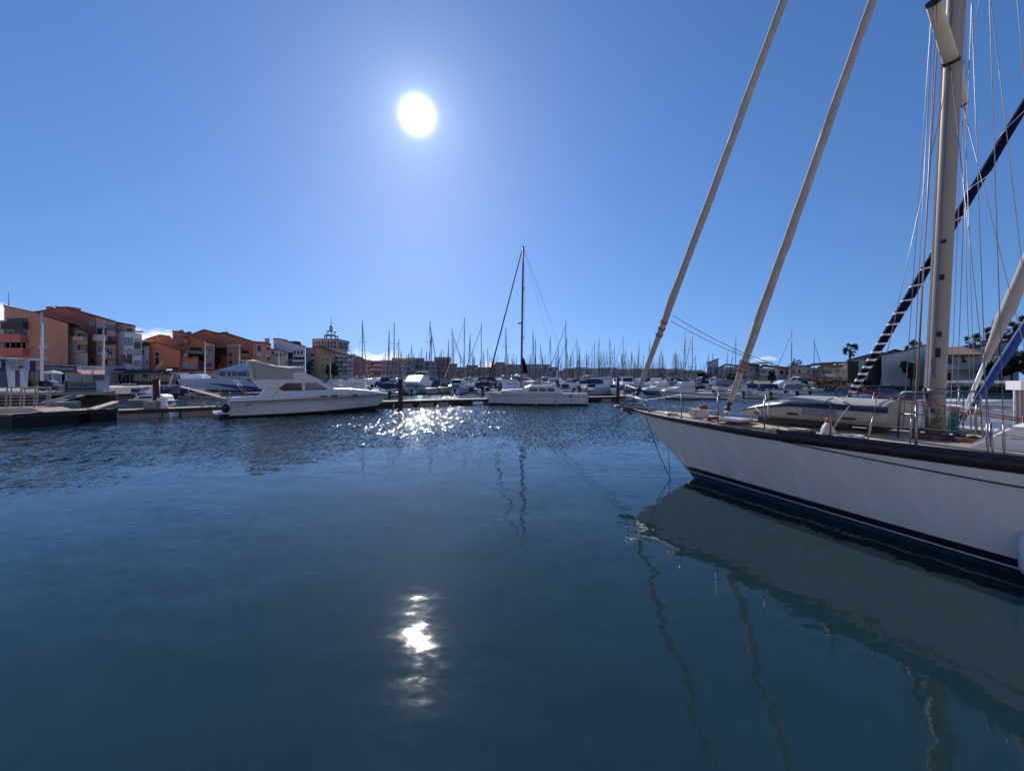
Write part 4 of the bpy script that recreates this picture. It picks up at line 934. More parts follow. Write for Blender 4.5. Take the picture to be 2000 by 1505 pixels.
# ------------------------------------------------------------------ pontoons
WOODP = mat('grey_pontoon_boards', (.30, .25, .21), .8, 0, .25, 3, bump=.2)
FASC = mat('dark_pontoon_fascia', (.045, .035, .035), .7, 0, .3, 3)
FLOATP = mat('pale_concrete_float', (.36, .33, .30), .8, 0, .25, 2, streak=.4)
FLOATD = mat('black_plastic_float', (.010, .010, .012), .6, 0, .3, 2)
def pontoon(name, label, p, q, w_, ztop, floats, cat='pontoon', group=None, brd=0.0):
    """floats: list of (t0, t1, material) along the length"""
    p, q = Vector((p[0], p[1], 0)), Vector((q[0], q[1], 0)); d = q - p; L_ = d.length; ang = math.atan2(d.y, d.x)
    t = thing(name, label, cat, tuple(p), ang, group)
    mb = MB(); mb.box(0, L_, .06, w_ - .06, ztop - .10, ztop); mb.build('deck_board_field', WOODP, t)
    for y0, y1 in ((0, .058), (w_ - .058, w_)): mb = MB(); mb.box(0, L_, y0, y1, ztop - .24, ztop + .02); mb.build('fascia', FASC, t)
    for t0, t1, m_ in floats: mb = MB(); mb.box(t0 * L_, t1 * L_, .12, w_ - .12, -.3, ztop - .12); mb.build('float', m_, t)
    return t
pA, pB, pC, pD_ = PZ(26, 836), PZ(231, 819.5), PZ(875, 791.5), PZ(1225, 783.2)
P1 = PZ(25, 834); 
pontoon('pontoon', 'near left pontoon section on black floats with a light gap between them', pA, pB, 2.4, .78, [(0, .60, FLOATD), (.72, 1, FLOATD)], group='pontoon sections of the near walkway')
pB2 = PZ(434, 809.5)
pontoon('pontoon', 'pale float pontoon section behind the brown piling, left of the motor yacht', pB, pB2, 2.2, .62, [(.0, .36, FLOATP), (.40, .46, FLOATP), (.58, .94, FLOATP)], group='pontoon sections of the near walkway')
pontoon('pontoon', 'pontoon section behind the motor yacht and the bright sun glitter', pB2, pC, 2.2, .60, [(.05, .2, FLOATP), (.3, .45, FLOATP), (.60, .70, FLOATD), (.74, .80, FLOATP), (.84, .92, FLOATP), (.94, 1, FLOATP)], group='pontoon sections of the near walkway')
pontoon('pontoon', 'pontoon section right of the middle sailing boat, ending by a piling', pC, pD_, 2.2, .60, [(.02, .12, FLOATD), (.2, .4, FLOATP), (.5, .7, FLOATP), (.78, .82, FLOATD), (.84, .9, FLOATP), (.93, .99, FLOATP)], group='pontoon sections of the near walkway')
def piling(x, ytop, ybase, r, label):
    b = PZ(x, ybase); z = CAM_H + (HZ - ytop) / FPX * b.y; mb = MB(); mb.cyl((b.x, b.y, -1), r, z + 1, 14); mb.cyl((b.x, b.y, z), r * 1.06, .06, 14)
    return solo(mb, 'mooring_piling', mat('rusty_brown_piling', (.085, .028, .026), .6, 0, .35, 2, streak=.2), label, 'piling', 'brown steel mooring pilings')
piling(305.5, 742, 806, .24, 'thick brown steel piling beside the white power box on the left pontoon')
piling(782, 741, 797, .22, 'brown steel piling just right of the motor yacht bow')
piling(749.5, 740, 770, .25, 'smaller brown piling farther back, above the motor yacht bow')
piling(1206.5, 738, 784, .19, 'dark piling left of the big yacht bow, at the end of the pontoon')
# things on the pontoon
def onp(x, y, z): return PZ(x, y, z)
pb_ = onp(317, 797, .62); t = thing('power_pedestal', 'white power box standing on the pontoon right of the thick piling', 'power box', tuple(pb_), R(-20))
mb = MB(); mb.box(-.27, .27, -.2, .2, 0, .72); mb.build('housing', WHITE, t); mb = MB(); mb.box(-.12, .12, -.215, -.2, .45, .56); mb.build('meter_window', DGLASS, t); mb = MB(); mb.box(-.3, .3, -.22, .22, .72, .76); mb.build('lid', WHITE, t)
pb_ = onp(293, 798, .62); mb = MB(); mb.box(pb_.x - .48, pb_.x + .42, pb_.y, pb_.y + .5, .62, 1.12); mb.box(pb_.x - .5, pb_.x + .44, pb_.y - .02, pb_.y + .52, 1.12, 1.16); solo(mb, 'dock_box', mat('mauve_grey_plastic', (.30, .27, .28), .6), 'grey dock box left of the thick brown piling', 'dock box')
for x, lb in ((396, 'grey fender board standing upright on the pontoon edge, left one of two'), (424, 'grey fender board standing upright on the pontoon edge, right one nearer the motor yacht')):
    c = onp(x, 794, .6); mb = MB(); mb.box(c.x - .12, c.x + .12, c.y, c.y + .10, .6, .98); mb.box(c.x + .09, c.x + .12, c.y - .03, c.y + .0, .6, 1.12); solo(mb, 'fender_board', FLOATP, lb, 'fender board', 'fender boards on the left pontoon')
c = onp(332, 797, .62); mb = MB(); mb.tube([(c.x - .32, c.y, .72), (c.x - .1, c.y, .78), (c.x + .2, c.y + .1, .92), (c.x + .3, c.y + .1, .96)], .09, 8); solo(mb, 'rolled_cushion', WHITE, 'white rolled cushion lying on the pontoon right of the white power box', 'cushion')
for x in (408, 450, 860, 903, 1165):
    c = onp(x, 797 - (x - 408) * .025, .6); mb = MB(); mb.box(c.x - .03, c.x + .03, c.y, c.y + .06, .6, .68); mb.box(c.x - .16, c.x + .16, c.y, c.y + .06, .68, .73)
    solo(mb, 'mooring_cleat', FASC, {408: 'dark cleat between the two fender boards on the pontoon', 450: 'dark cleat on the pontoon at the stern of the motor yacht', 860: 'dark cleat on the pontoon above the sun glitter, left one', 903: 'dark cleat on the pontoon just left of the middle sailing boat', 1165: 'dark cleat on the pontoon right of the middle sailing boat'}[x], 'cleat', 'cleats along the near walkway')
# gangway with rails at the far left
gz = 1.0
ga, gb = PZ(-60, 800, gz), PZ(66, 797, gz)
gw = thing('gangway', 'light metal gangway with many horizontal rails at the left edge', 'gangway', (gb.x, gb.y, 0), 0, world=True)
GALV = mat('galvanised_steel', (.42, .40, .39), .45, .6, .15, 4)
d = (gb - ga); d.z = 0; un = d.normalized(); nn = Vector((-un.y, un.x, 0))
def beam(name, p, q, w_, h, m, par): mb = MB(); mb.obox(p, q, w_, h); return mb.build(name, m, par)
far = Vector((nn.x * 2.0, nn.y * 2.0, 0))
for off in (Vector(), far):
    a, b = ga + off, gb + off; beam('side_beam', a + Vector((0, 0, -.12)), b + Vector((0, 0, -.12)), .12, .34, GALV, gw)
    for i in (range(7) if not off.length else (6,)):
        beam('rail', a + Vector((0, 0, .12 + i * .19)), b + Vector((0, 0, .12 + i * .19)), 0.06 if i == 6 else .04, .06 if i == 6 else .04, GALV, gw)
    for j in range(4):
        p = b.lerp(a, j * .225); beam('rail_post', p + Vector((-.0, 0, -.1)), p + Vector((.10, 0, 1.32)), .06, .05, GALV, gw)
beam('deck', ga + far / 2 + Vector((0, 0, -.02)), gb + far / 2 + Vector((0, 0, -.02)), 1.9, .06, WOODP, gw)
gp = PZ(91, 796, gz)
rail2 = thing('gangway_railing', 'short railing with two posts that carries on behind the gangway end', 'railing', (gp.x, gp.y, gz), 0, world=True)
for p, q in ((gb + Vector((.1, 0, 0)), gp),):
    for i in range(7): beam('rail', p + Vector((0, 0, .12 + i * .19)), q + Vector((.0, 0, .12 + i * .18)), .035, .035, GALV, rail2)
    beam('rail_post', q + Vector((0, 0, -.1)), q + Vector((.12, 0, 1.32)), .07, .05, GALV, rail2)
r0, r1 = PZ(80, 797, gz), PZ(118, 803.5, .80)
mb = MB(); mb.obox(r0 + Vector((0, .3, 0)), r1, 1.5, .07); solo(mb, 'ramp', mat('pinkish_boards', (.42, .27, .22), .8, 0, .2, 4), 'short sloping ramp of pinkish boards from the gangway down to the pontoon', 'ramp')
r0, r1 = PD(152, 772, 46), PD(96, 786, 43)
g2 = thing('access_ramp', 'sloping access ramp with a bright edge beneath the raised pier', 'ramp', tuple(r1), 0, world=True)
beam('ramp_deck', r0, r1, 1.6, .08, WOODP, g2); beam('ramp_edge', r0 + Vector((.3, -1.0, .02)), r1 + Vector((.5, -1.0, .02)), .14, .16, CONC, g2)
c = PD(110, 789, 43); mb = MB(); mb.box(c.x - 1.2, c.x + 1.0, c.y - .5, c.y + 1.5, -.3, .42); solo(mb, 'float_block', FLOATP, 'pale concrete float block at the foot of the access ramp', 'float')
# long board on the pontoon by the little boat
c0, c1 = PZ(168, 803, .8), PZ(218, 794, .8); mb = MB(); mb.obox(c0 + Vector((0, .3, .1)), c1 + Vector((0, .3, .35)), .35, .08); solo(mb, 'loose_plank', mat('bleached_wood', (.5, .4, .3)), 'pale plank leaning along the left pontoon before the small cabin boat', 'plank')

# second pontoon, farther back, with the blue company board
q0, q1 = PZ(196, 777.5), PZ(420, 776)
pontoon('pontoon', 'farther pontoon with pale floats beneath the blue company board', q0, q1, 2.0, .62, [(.02, .32, FLOATP), (.36, .62, FLOATP), (.66, .78, FLOATP), (.8, .98, FLOATP)])
bp = PZ(340, 768.5, .62)
t = thing('company_board', 'blue company board lettered in white on the farther pontoon', 'sign', (bp.x, bp.y, .62), 0)
BLUEP = mat('deep_blue_sign', (.006, .03, .145), .45, 0, .15, 2)
mb = MB(); mb.box(-2.18, 2.12, -.03, .03, 0, 1.16); mb.build('panel', BLUEP, t)
mb = MB(); mb.box(-2.2, 2.14, -.04, .04, 1.16, 1.22); mb.build('frame_top', WHITE, t); mb = MB(); mb.box(2.12, 2.2, -.04, .04, 0, 1.22); mb.build('frame_side', WHITE, t)
text("BAT'O LOC", .52, LETW, t, (-.15, -.036, .82), (R(90), 0, 0), 'board_lettering', 1.18, shear=.18)
mb = MB(); mb.prism([(-.9, -.036, .1), (.25, -.036, .52), (.9, -.036, .56), (.9, -.036, .02), (-1.2, -.036, .02)], (0, -.01, 0)); bpic = mb.build('boat_picture', mat('pale_picture_print', (.30, .33, .42), .6), t)
mb = MB(); mb.prism([(-.5, -.05, .14), (.2, -.05, .3), (.6, -.05, .3), (.62, -.05, .16)], (0, -.006, 0)); mb.build('picture_hull', LETB, bpic)
bx = PZ(392, 767.5, .62); mb = MB(); mb.box(bx.x - .38, bx.x + .38, bx.y - .3, bx.y + .3, .62, 1.25); mb.box(bx.x - .4, bx.x + .4, bx.y - .32, bx.y + .32, 1.25, 1.30); solo(mb, 'pontoon_locker', mat('white_locker', (.60, .62, .68), .5), 'white locker on the farther pontoon right of the blue board', 'locker')
bx = PZ(274, 768, .62); t = thing('covered_tender', 'small white tender with a blue cover on the farther pontoon', 'tender', tuple(bx), 0)
mb = MB(); mb.rings([[Vector((x, y, z)) for x, z in ((-1.1, .02), (-1.2, .42), (1.1, .5), (1.3, .1))] for y in (-.45, .45)], True, False); mb.build('hull', WHITE, t)
mb = MB(); mb.box(-.95, .25, -.5, .4, .2, .78); mb.build('cover', mat('mid_blue_canvas', (.03, .09, .26), .8), t); mb = MB(); mb.box(.85, 1.0, -.4, .4, .4, .95); mb.build('windscreen', GALV, t)
fg = PZ(402, 776, 0)
pontoon('finger_pontoon', 'short finger pontoon with a pale end left of the motor yacht stern', (fg.x - .5, fg.y - 1.5), (fg.x + 2.1, fg.y - 1.5), 2.6, .6, [(.1, .9, FLOATP)], 'pontoon')
fg = PZ(492, 774, 0); pontoon('finger_pontoon', 'short finger pontoon seen over the motor yacht stern', (fg.x - 1.2, fg.y - 1.0), (fg.x + 1.2, fg.y - 1.0), 3.0, .62, [(.1, .9, FLOATP)], 'pontoon')

# ------------------------------------------------------------------ small boats on the left
sb0 = PZ(298, 800); SBF = Frame(sb0.x, sb0.y + 3.0, R(186))
sbt = thing('small_cabin_boat', 'small white cabin boat with a dark wraparound window behind the left pontoon', 'motor boat', (sb0.x, sb0.y + 3.0, 0), R(186))
SH = Hull(4.6, 1.9, .78, .72, wl=.85, rake=.1, tr=.85)
SH.strip('hull', mat('grey_green_hull', (.23, .27, .25), .4, 0, .2, 2), sbt, SH.zr, lambda x: -.25, 4); SH.deck('deck', WHITE, sbt)
mb = MB(); mb.rings([[Vector((x, y * s_, z)) for x, z, s_ in ((.9, .72, 1), (1.0, 1.18, .9), (1.5, 1.34, .8), (2.8, 1.32, .8), (3.3, 1.2, .8), (3.9, .74, .9))] for y in (-.72, -.6, .6, .72)], True, True); cb = mb.build('cabin', WHITE, sbt)
for sd in (-1, 1):
    for a, b in ((1.25, 1.95), (2.02, 3.15)): mb = MB(); mb.prism([(a, sd * .69, .95), (b, sd * .69, .93), (b - .08, sd * .635, 1.14), (a + .04, sd * .635, 1.15)], (0, sd * .015, 0)); mb.build('side_window', WBR, cb)
# big tour boat
tb = thing('tour_boat', 'large white tour boat with a blue wedge on its hull behind the motor yacht', 'tour boat', (PD(520, 760, 96).x, 96, 0), R(180))
TX = lambda x: (PD(520, 760, 96).x - PD(x, 760, 96).x); TZ = lambda y: CAM_H + (HZ - y) / FPX * 94
tbm = mat('tour_boat_white', (.60, .62, .68), .35, 0, .08, .5)
def tprism(name, pts, y0, y1, m, par=tb): mb = MB(); mb.prism([(TX(x), y0, TZ(y)) for x, y in pts], (0, y1 - y0, 0)); return mb.build(name, m, par)
zz_ = lambda x, y: (330 + x / 10.526, 700 + y / 10.526)
hullp = [zz_(*p) for p in ((350, 430), (470, 640), (1990, 640), (1990, 600), (1750, 455), (1720, 420), (1150, 380), (1120, 400), (800, 415), (340, 420))]
rings = []
mb = MB(); P = [(TX(x), TZ(y)) for x, y in hullp]
mb.rings([[Vector((x + (1.2 if abs(y) > 1.5 and i in (2, 3) else 0), y, z)) for i, (x, z) in enumerate(P)] for y in (-2.6, -1.2, 1.2, 2.6)], True, False); mb.build('hull', tbm, tb)
tprism('blue_wedge', [zz_(*p) for p in ((820, 495), (1110, 510), (1500, 540), (1960, 585), (1985, 640), (1560, 625), (1330, 580), (1000, 512))], 2.62, 2.66, mat('tour_boat_blue', (.01, .07, .30), .4))
tprism('bottom_band', [zz_(*p) for p in ((480, 642), (1985, 642), (1960, 690), (640, 690))], -2.5, 2.5, NAVY)
wh_ = tprism('wheelhouse', [zz_(*p) for p in ((1150, 380), (1160, 262), (1900, 262), (1960, 330), (1990, 420))], -2.0, 2.0, tbm)
for a, b in ((1165, 1285), (1315, 1400), (1420, 1505), (1525, 1720), (1740, 1880)): tprism('window', [zz_(*p) for p in ((a, 275), (b, 275), (b, 365), (a, 365))], 2.01, 2.04, DGLASS, wh_)
mb = MB(); P = [Vector((TX(x), 0, TZ(y))) for x, y in (zz_(1100, 245), zz_(2000, 255))]; ap = zz_(1480, 115); ap2 = zz_(1760, 110)
mb.add([(P[0].x, -2.5, P[0].z), (P[1].x, -2.5, P[1].z), (P[1].x, 2.5, P[1].z), (P[0].x, 2.5, P[0].z), (TX(ap[0]), -.8, TZ(ap[1])), (TX(ap2[0]), -.8, TZ(ap2[1])), (TX(ap2[0]), .8, TZ(ap2[1])), (TX(ap[0]), .8, TZ(ap[1]))], [(0, 1, 2, 3), (0, 4, 5, 1), (1, 5, 6, 2), (2, 6, 7, 3), (3, 7, 4, 0), (4, 7, 6, 5)]); mb.build('wheelhouse_roof', tbm, tb)
ub = tprism('upper_cabin', [zz_(*p) for p in ((1500, 120), (1490, 30), (1640, 25), (1650, 120))], -.8, .8, WHITE)
for a, b in ((1505, 1560), (1580, 1630)): tprism('window', [zz_(*p) for p in ((a, 40), (b, 40), (b, 105), (a, 105))], .81, .83, DGLASS, ub)
rb = None
for x in range(350, 1150, 62):
    p = zz_(x, 420); mb = MB(); mb.cyl((0, 0, 0), .04, .95, 5)
    for yy in (-2.4, 2.4):
        if rb is None: rb = mb.build('railing_post', WHITE, tb); rb.location = (TX(p[0]), yy, TZ(p[1]))
        else: share(rb, 'railing_post', tb, (TX(p[0]), yy, TZ(p[1])))
for k in range(3):
    for yy in (-2.4, 2.4): mb = MB(); mb.obox((TX(zz_(340, 0)[0]), yy, TZ(zz_(0, 420 - 45 * (k + 1))[1]) + .1), (TX(zz_(1150, 0)[0]), yy, TZ(zz_(0, 395 - 40 * (k + 1))[1]) + .1), .05, .05); mb.build('railing', WHITE, tb)
tprism('stern_cabin', [zz_(*p) for p in ((350, 425), (330, 330), (420, 315), (430, 425))], -1.6, 1.6, WHITE); tprism('deck_house', [zz_(*p) for p in ((590, 420), (575, 330), (640, 318), (740, 340), (790, 425))], -1.4, 1.4, WHITE)
tprism('stern_ladder', [zz_(*p) for p in ((150, 545), (205, 330), (255, 325), (200, 545))], 1.0, 2.2, GALV)
# ------------------------------------------------------------------ buildings: walls given by their outline at a distance, with real depth behind it
def wallm(n, c, v=.12): return mat(n + '_render', tuple(min(.82, k * f) for k, f in zip(c, (1.62, 1.42, 1.28))), .9, 0, v, .35, bump=.15, bscale=3, streak=.5)
TILE = mat('terracotta_roof_tile', (.34, .15, .09), .85, 0, .3, 1.2, bump=.4, bscale=6)
EAVE = mat('dark_eaves_timber', (.045, .028, .024), .8, 0, .3, 3)
PANE = glass('window_glass', (.03, .045, .06), .06); PANEL = glass('pale_reflecting_glass', (.20, .27, .34), .08)
SHUT = mat('grey_roller_shutter', (.42, .42, .44), .6, 0, .08, 2); DARKR = mat('maroon_shutter', (.085, .018, .02), .6, 0, .15, 2); WFR = mat('white_window_frame', (.62, .62, .63), .5, 0, .06, 3)
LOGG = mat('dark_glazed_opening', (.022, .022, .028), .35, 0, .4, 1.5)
BFR = mat('blue_window_frame', (.05, .09, .14), .5)
SHEETS = {}
class Bld:
    def __init__(s, name, label, D, x0, x1, cat='building', ground=1.35, group=None):
        p = PD((x0 + x1) / 2, HZ, D); s.t = thing(name, label, cat, (p.x, D, ground), 0, group, world=True); s.D, s.g = D, ground; s.dv = Vector((p.x, D, 0)).normalized()      # depth runs straight away from the harbour basin
    def P(s, x, y, d=0.0): return PD(x, y, s.D) + Vector((0, d, 0))
    def wall(s, pts, depth, m, dy=0.0, name='wall'):
        """outline in photo pixels at distance D+dy, pushed back by depth; points below the ground are brought to it"""
        P = []
        for x, y in pts:
            p = PD(x, y, s.D + dy); P.append(Vector((p.x, p.y, max(p.z, s.g - .3) if y < 748 else s.g - .3)))
        mb = MB(); mb.prism(P, s.dv * depth); return mb.build(name, m, s.t)
    def roof(s, pts, depth, m=None, dy=0.0, over=.6, th=.22, name='roof'):
        """roof slab along the upper outline, tile edge overhanging the wall"""
        P = [PD(x, y, s.D + dy) for x, y in pts]; mb = MB()
        lo = [p - s.dv * over + Vector((0, 0, .01)) for p in P]; up = [p + Vector((0, 0, th)) for p in lo]
        for i in range(len(P) - 1): 
            a, b, c, d = lo[i], lo[i + 1], up[i + 1], up[i]; mb.prism([a, b, c, d], s.dv * (depth + over))
        return mb.build(name, m or TILE, s.t)
    def win(s, x0, y0, x1, y1, kind='pane', dy=0.0, fr=None, bars=1):
        a, b = PD(x0, y1, s.D + dy), PD(x1, y0, s.D + dy); y = s.D + dy; w_ = b.x - a.x; f = min(.09, w_ * .12)
        mb = MB()
        for (u0, u1, v0, v1) in ((a.x, b.x, a.z - .002, a.z + f), (a.x, b.x, b.z - f, b.z), (a.x, a.x + f, a.z + f, b.z - f), (b.x - f, b.x, a.z + f, b.z - f)): mb.box(u0, u1, y - .10, y - .004, v0, v1)
        for k in range(bars):
            if kind in ('pane', 'pale'): xm = a.x + w_ * (k + 1) / (bars + 1); mb.box(xm - f * .35, xm + f * .35, y - .085, y - .006, a.z + f, b.z - f)
        fo = mb.build('window', fr or WFR, s.t)
        m = {'pane': PANE, 'pale': PANEL, 'shut': SHUT, 'maroon': DARKR, 'dark': LOGG}[kind]
        mb = MB(); mb.box(a.x + f, b.x - f, y - .05, y - .008, a.z + f, b.z - f); mb.build('shutter' if kind in ('shut', 'maroon') else 'pane', m, fo)
        mb = MB(); mb.box(a.x - .05, b.x + .05, y - .18, y - .004, a.z - .07, a.z - .006); mb.build('sill', CONC, fo)
        return fo
    def loggia(s, x0, y0, x1, y1, front=.45, m=None, out=1.1, dy=0.0, glass_=True):
        """a balcony: dark glazed back, slab, parapet standing out from the wall; front = share of the height that the parapet covers"""
        a, b = PD(x0, y1, s.D + dy), PD(x1, y0, s.D + dy); y = s.D + dy
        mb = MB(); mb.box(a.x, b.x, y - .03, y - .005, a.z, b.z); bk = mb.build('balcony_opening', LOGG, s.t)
        n = max(1, round((b.x - a.x) / 1.4))
        for k in range(n):
            u0 = a.x + (b.x - a.x) * k / n; mb = MB(); mb.box(u0 + .08, u0 + (b.x - a.x) / n - .08, y - .06, y - .032, a.z + .05, b.z - .12); mb.build('glazed_door', PANE, bk)
        h = (b.z - a.z) * front; mb = MB(); mb.box(a.x - .1, b.x + .1, y - out, y - .035, a.z - .16, a.z - .003); mb.build('balcony_slab', CONC, s.t)
        if front > 0:
            mb = MB(); mb.box(a.x - .1, b.x + .1, y - out - .08, y - out + .03, a.z - .16, a.z + h); mb.box(a.x - .1, a.x, y - out + .032, y - .036, a.z, a.z + h); mb.box(b.x, b.x + .1, y - out + .032, y - .036, a.z, a.z + h); mb.build('balcony_parapet', m or CONC, s.t)
    def chimney(s, x0, y0, x1, y1, m, dy=3):
        a, b = PD(x0, y1, s.D + dy), PD(x1, y0, s.D + dy); mb = MB(); mb.box(a.x, b.x, a.y, a.y + 1.0, a.z - .8, b.z); mb.box(a.x - .08, b.x + .08, a.y - .08, a.y + 1.08, b.z, b.z + .12); return mb.build('chimney', m, s.t)
    def box(s, x0, y0, x1, y1, depth, m, name, dy=0.0):
        a, b = PD(x0, y1, s.D + dy), PD(x1, y0, s.D + dy); mb = MB(); mb.box(a.x, b.x, a.y, a.y + depth, a.z, b.z); return mb.build(name, m, s.t)
    def aerial(s, x, y0, y1, dy=3, wid=.8):
        a, b = PD(x, y1, s.D + dy), PD(x, y0, s.D + dy); mb = MB(); mb.tube([a - Vector((0, 0, .5)), b], .03, 5); mb.tube([b + Vector((-wid, 0, -.1)), b + Vector((wid, 0, -.1))], .025, 4); return mb.build('aerial', ALUD, s.t)

OCHRE = wallm('tan_ochre', (.39, .205, .132)); TERRA = wallm('terracotta_red', (.40, .155, .115)); PINK = wallm('dusty_pink', (.47, .25, .22)); GREYW = wallm('mauve_white', (.49, .52, .57)); GREYF = wallm('grey_fin', (.30, .27, .30))
ORANGE = wallm('bright_orange', (.52, .185, .105)); DTERRA = wallm('dark_terracotta', (.41, .155, .10)); BROWN = wallm('orange_brown', (.38, .155, .085)); OCH2 = wallm('golden_ochre', (.43, .23, .12)); BEIGE = wallm('beige', (.28, .275, .27)); OLIVE = wallm('olive_ochre', (.36, .27, .16)); BALC = wallm('red_balcony', (.45, .13, .115)); GREIGE = wallm('grey_beige', (.38, .32, .27))

b = Bld('apartment_house', 'tan gabled apartment house with red balconies at the left edge', 104, 8, 171)
b.wall([(8, 597), (66, 611), (133, 632), (133, 755), (8, 755)], 14, OCHRE); b.wall([(-40, 625), (8, 625), (8, 755), (-40, 755)], 12, GREIGE, 1.5, 'side_wing')
b.roof([(6, 597), (66, 611), (157, 635.5)], 14, TILE); b.wall([(133, 637), (157, 637), (171, 649), (171, 755), (133, 755)], 12, GREIGE, 1.6, 'rear_wing')
b.roof([(132, 639), (150, 640.5), (172, 650)], 5, EAVE, .6, .8, .3, 'porch_roof'); b.roof([(132, 646), (146, 647)], 3, EAVE, .3, .5, .25, 'porch_roof')
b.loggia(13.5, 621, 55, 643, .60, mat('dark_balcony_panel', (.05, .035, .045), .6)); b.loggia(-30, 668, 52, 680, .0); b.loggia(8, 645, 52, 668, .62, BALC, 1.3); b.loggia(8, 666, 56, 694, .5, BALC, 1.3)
b.box(-40, 654, 7.5, 669, 1.0, BALC, 'balcony_parapet', -.4)
b.win(16, 645, 27, 654, 'dark'); 
for y in (671, 696): b.win(85, y, 95, y + 8, 'shut')
b.win(136, 648, 146, 657, 'pane', 1.5); b.loggia(151.5, 650, 169, 664, .45, GREIGE, .9, 1.5); b.win(137, 673, 146, 687, 'shut', 1.5); b.loggia(152, 673, 170, 687, .2, CONC, .7, 1.5); b.win(137, 696, 146, 709, 'shut', 1.5); b.win(151, 697, 160, 706, 'shut', 1.5)
mb = MB(); p = PD(17, 597, 110); q = PD(17, 560, 110); mb.tube([p, q], .06, 6, radii=[.09, .03]); mb.build('roof_mast', ALUD, b.t)
p = PD(148, 700, 105); mb = MB(); mb.tube([PD(149, 752, 105), PD(149, 640, 105)], .05, 5); mb.build('drain_pipe', CONC, b.t)

b = Bld('apartment_house', 'pink and brick red apartment house with a long falling roof', 107, 66, 226)
b.wall([(60, 612), (90, 605), (128, 601), (188, 618), (188, 755), (60, 755)], 15, TERRA, 3.2); b.wall([(188, 619), (226, 630), (226, 755), (188, 755)], 13, PINK, 1.4, 'street_wall')
b.roof([(60, 611), (128, 600.5)], 15, TILE, 3.2, .4); b.roof([(128, 600.5), (226, 629)], 15, TILE, 1.6, .8); b.chimney(90, 599, 97, 606, TERRA, 5); b.chimney(108, 598.5, 111, 603, TERRA, 6); b.box(118, 598.5, 136, 603, 3, TILE, 'roof_hatch', 8)
b.win(175, 628, 186, 637, 'shut', 3.1); b.win(176, 697, 185, 709, 'pane', 3.1)
b.win(190, 631, 208, 640, 'shut', 1.3); b.loggia(190, 641, 208, 665, .45, GREYW, 1.0, 1.4); b.win(209.5, 634, 225, 645, 'pale', 1.3, BFR, 2); b.loggia(210, 656, 226, 672, .35, EAVE, .9, 1.4); b.win(191, 676, 209, 687, 'pale', 1.3, WFR, 2); b.box(190, 688, 210, 691, .25, GREYW, 'sill_band', 1.1)
b.loggia(210, 681, 227, 701, .0, CONC, .9, 1.4); b.win(210, 703, 227, 718, 'pane', 1.3, BFR, 2); b.win(204, 701, 209, 711, 'pane', 1.3, BFR)

b = Bld('apartment_house', 'mauve white apartment house with arched dark windows beside the orange house', 108, 226, 291)
b.wall([(226, 631), (264, 638), (264, 652), (226, 652)], 10, GREIGE, 3.0, 'top_storey'); b.wall([(226, 650), (243, 646), (243, 755), (226, 755)], 12, GREYF, 1.2, 'side_fin'); b.wall([(243, 647), (277, 652), (277, 755), (243, 755)], 12, GREYW, 0); b.wall([(277, 663), (291, 665), (291, 755), (277, 755)], 12, GREYW, 2.2, 'side_wing')
b.roof([(226, 629.5), (265, 637)], 11, TILE, 3, .5); b.box(242, 646, 278, 649, .3, CONC, 'cornice', -.3); b.win(230, 639, 243, 645, 'shut', 2.9); b.win(247, 641, 261, 647, 'dark', 2.9)
def arch(bl, x0, y0, x1, y1, kind):
    a, c = PD(x0, y1, bl.D), PD(x1, y0, bl.D); r = (c.x - a.x) / 2; xm = (a.x + c.x) / 2; pts = [(a.x, bl.D - .07, a.z), (c.x, bl.D - .07, a.z)] + [(xm + r * math.cos(t), bl.D - .07, c.z - r * .55 + r * .55 * math.sin(t)) for t in [PI * k / 8 for k in range(9)]]
    mb = MB(); mb.prism(pts, (0, .06, 0)); f = mb.build('arched_window', SHUT, bl.t); k = .55
    mb = MB(); mb.box(a.x + .1, c.x - .1, bl.D - .1, bl.D - .072, a.z + .1, a.z + (c.z - a.z) * .62); mb.build('arched_opening', LOGG, f)
b.win(244, 659, 259, 674, 'pale', -.01, BFR); arch(b, 262, 661, 275.5, 681, 0); arch(b, 245, 680, 259, 711, 0); b.win(262, 682, 275, 693, 'pale', -.01, BFR); b.win(262, 703, 276, 714, 'pane', -.01, WFR, 2); b.win(286, 704, 290, 712, 'pane', 2.1); b.loggia(280, 666, 291, 675, .4, EAVE, .8, 2.2); b.win(278, 683, 282, 692, 'pane', 2.1)

b = Bld('orange_house', 'bright orange house with a tall narrow window behind the dark restaurant roof', 112, 291, 387, 'house')
b.wall([(284, 664), (312, 655), (332, 657.5), (337, 660), (337, 700), (284, 700)], 12, DTERRA, 6, 'rear_gable'); b.roof([(282, 664), (312, 654.5), (333, 657.5)], 12, TILE, 6, .4)
b.wall([(291, 671.5), (305, 669.5), (352, 685), (352, 755), (291, 755)], 12, ORANGE); b.roof([(290, 671), (305, 668.8), (368, 689)], 12, TILE, 0, .5); b.wall([(352, 686), (368, 690), (368, 700), (387, 700), (387, 755), (352, 755)], 11, ORANGE, .8, 'side_wing')
b.win(303, 687, 312, 715, 'pane', -.01, WFR, 0); b.box(304, 695.5, 311, 697, .12, WFR, 'window_bar', -.13); b.win(357, 688, 367, 696, 'pale', .7, BFR); b.win(357, 707, 368.5, 718, 'shut', .7); b.win(371, 708, 379, 719, 'shut', .7)
b.loggia(369, 688, 387, 700, .3, ORANGE, .9, 3.4); b.box(340, 661, 366, 672, 5, DTERRA, 'upper_storey', 5); b.win(344, 663, 349, 668, 'dark', 4.9); b.win(352, 664, 357, 670, 'dark', 4.9); b.box(338, 655.5, 360, 661, 6, TILE, 'upper_roof', 4.6); b.box(368, 689, 388, 690.2, 2.5, CONC, 'canopy', .4)

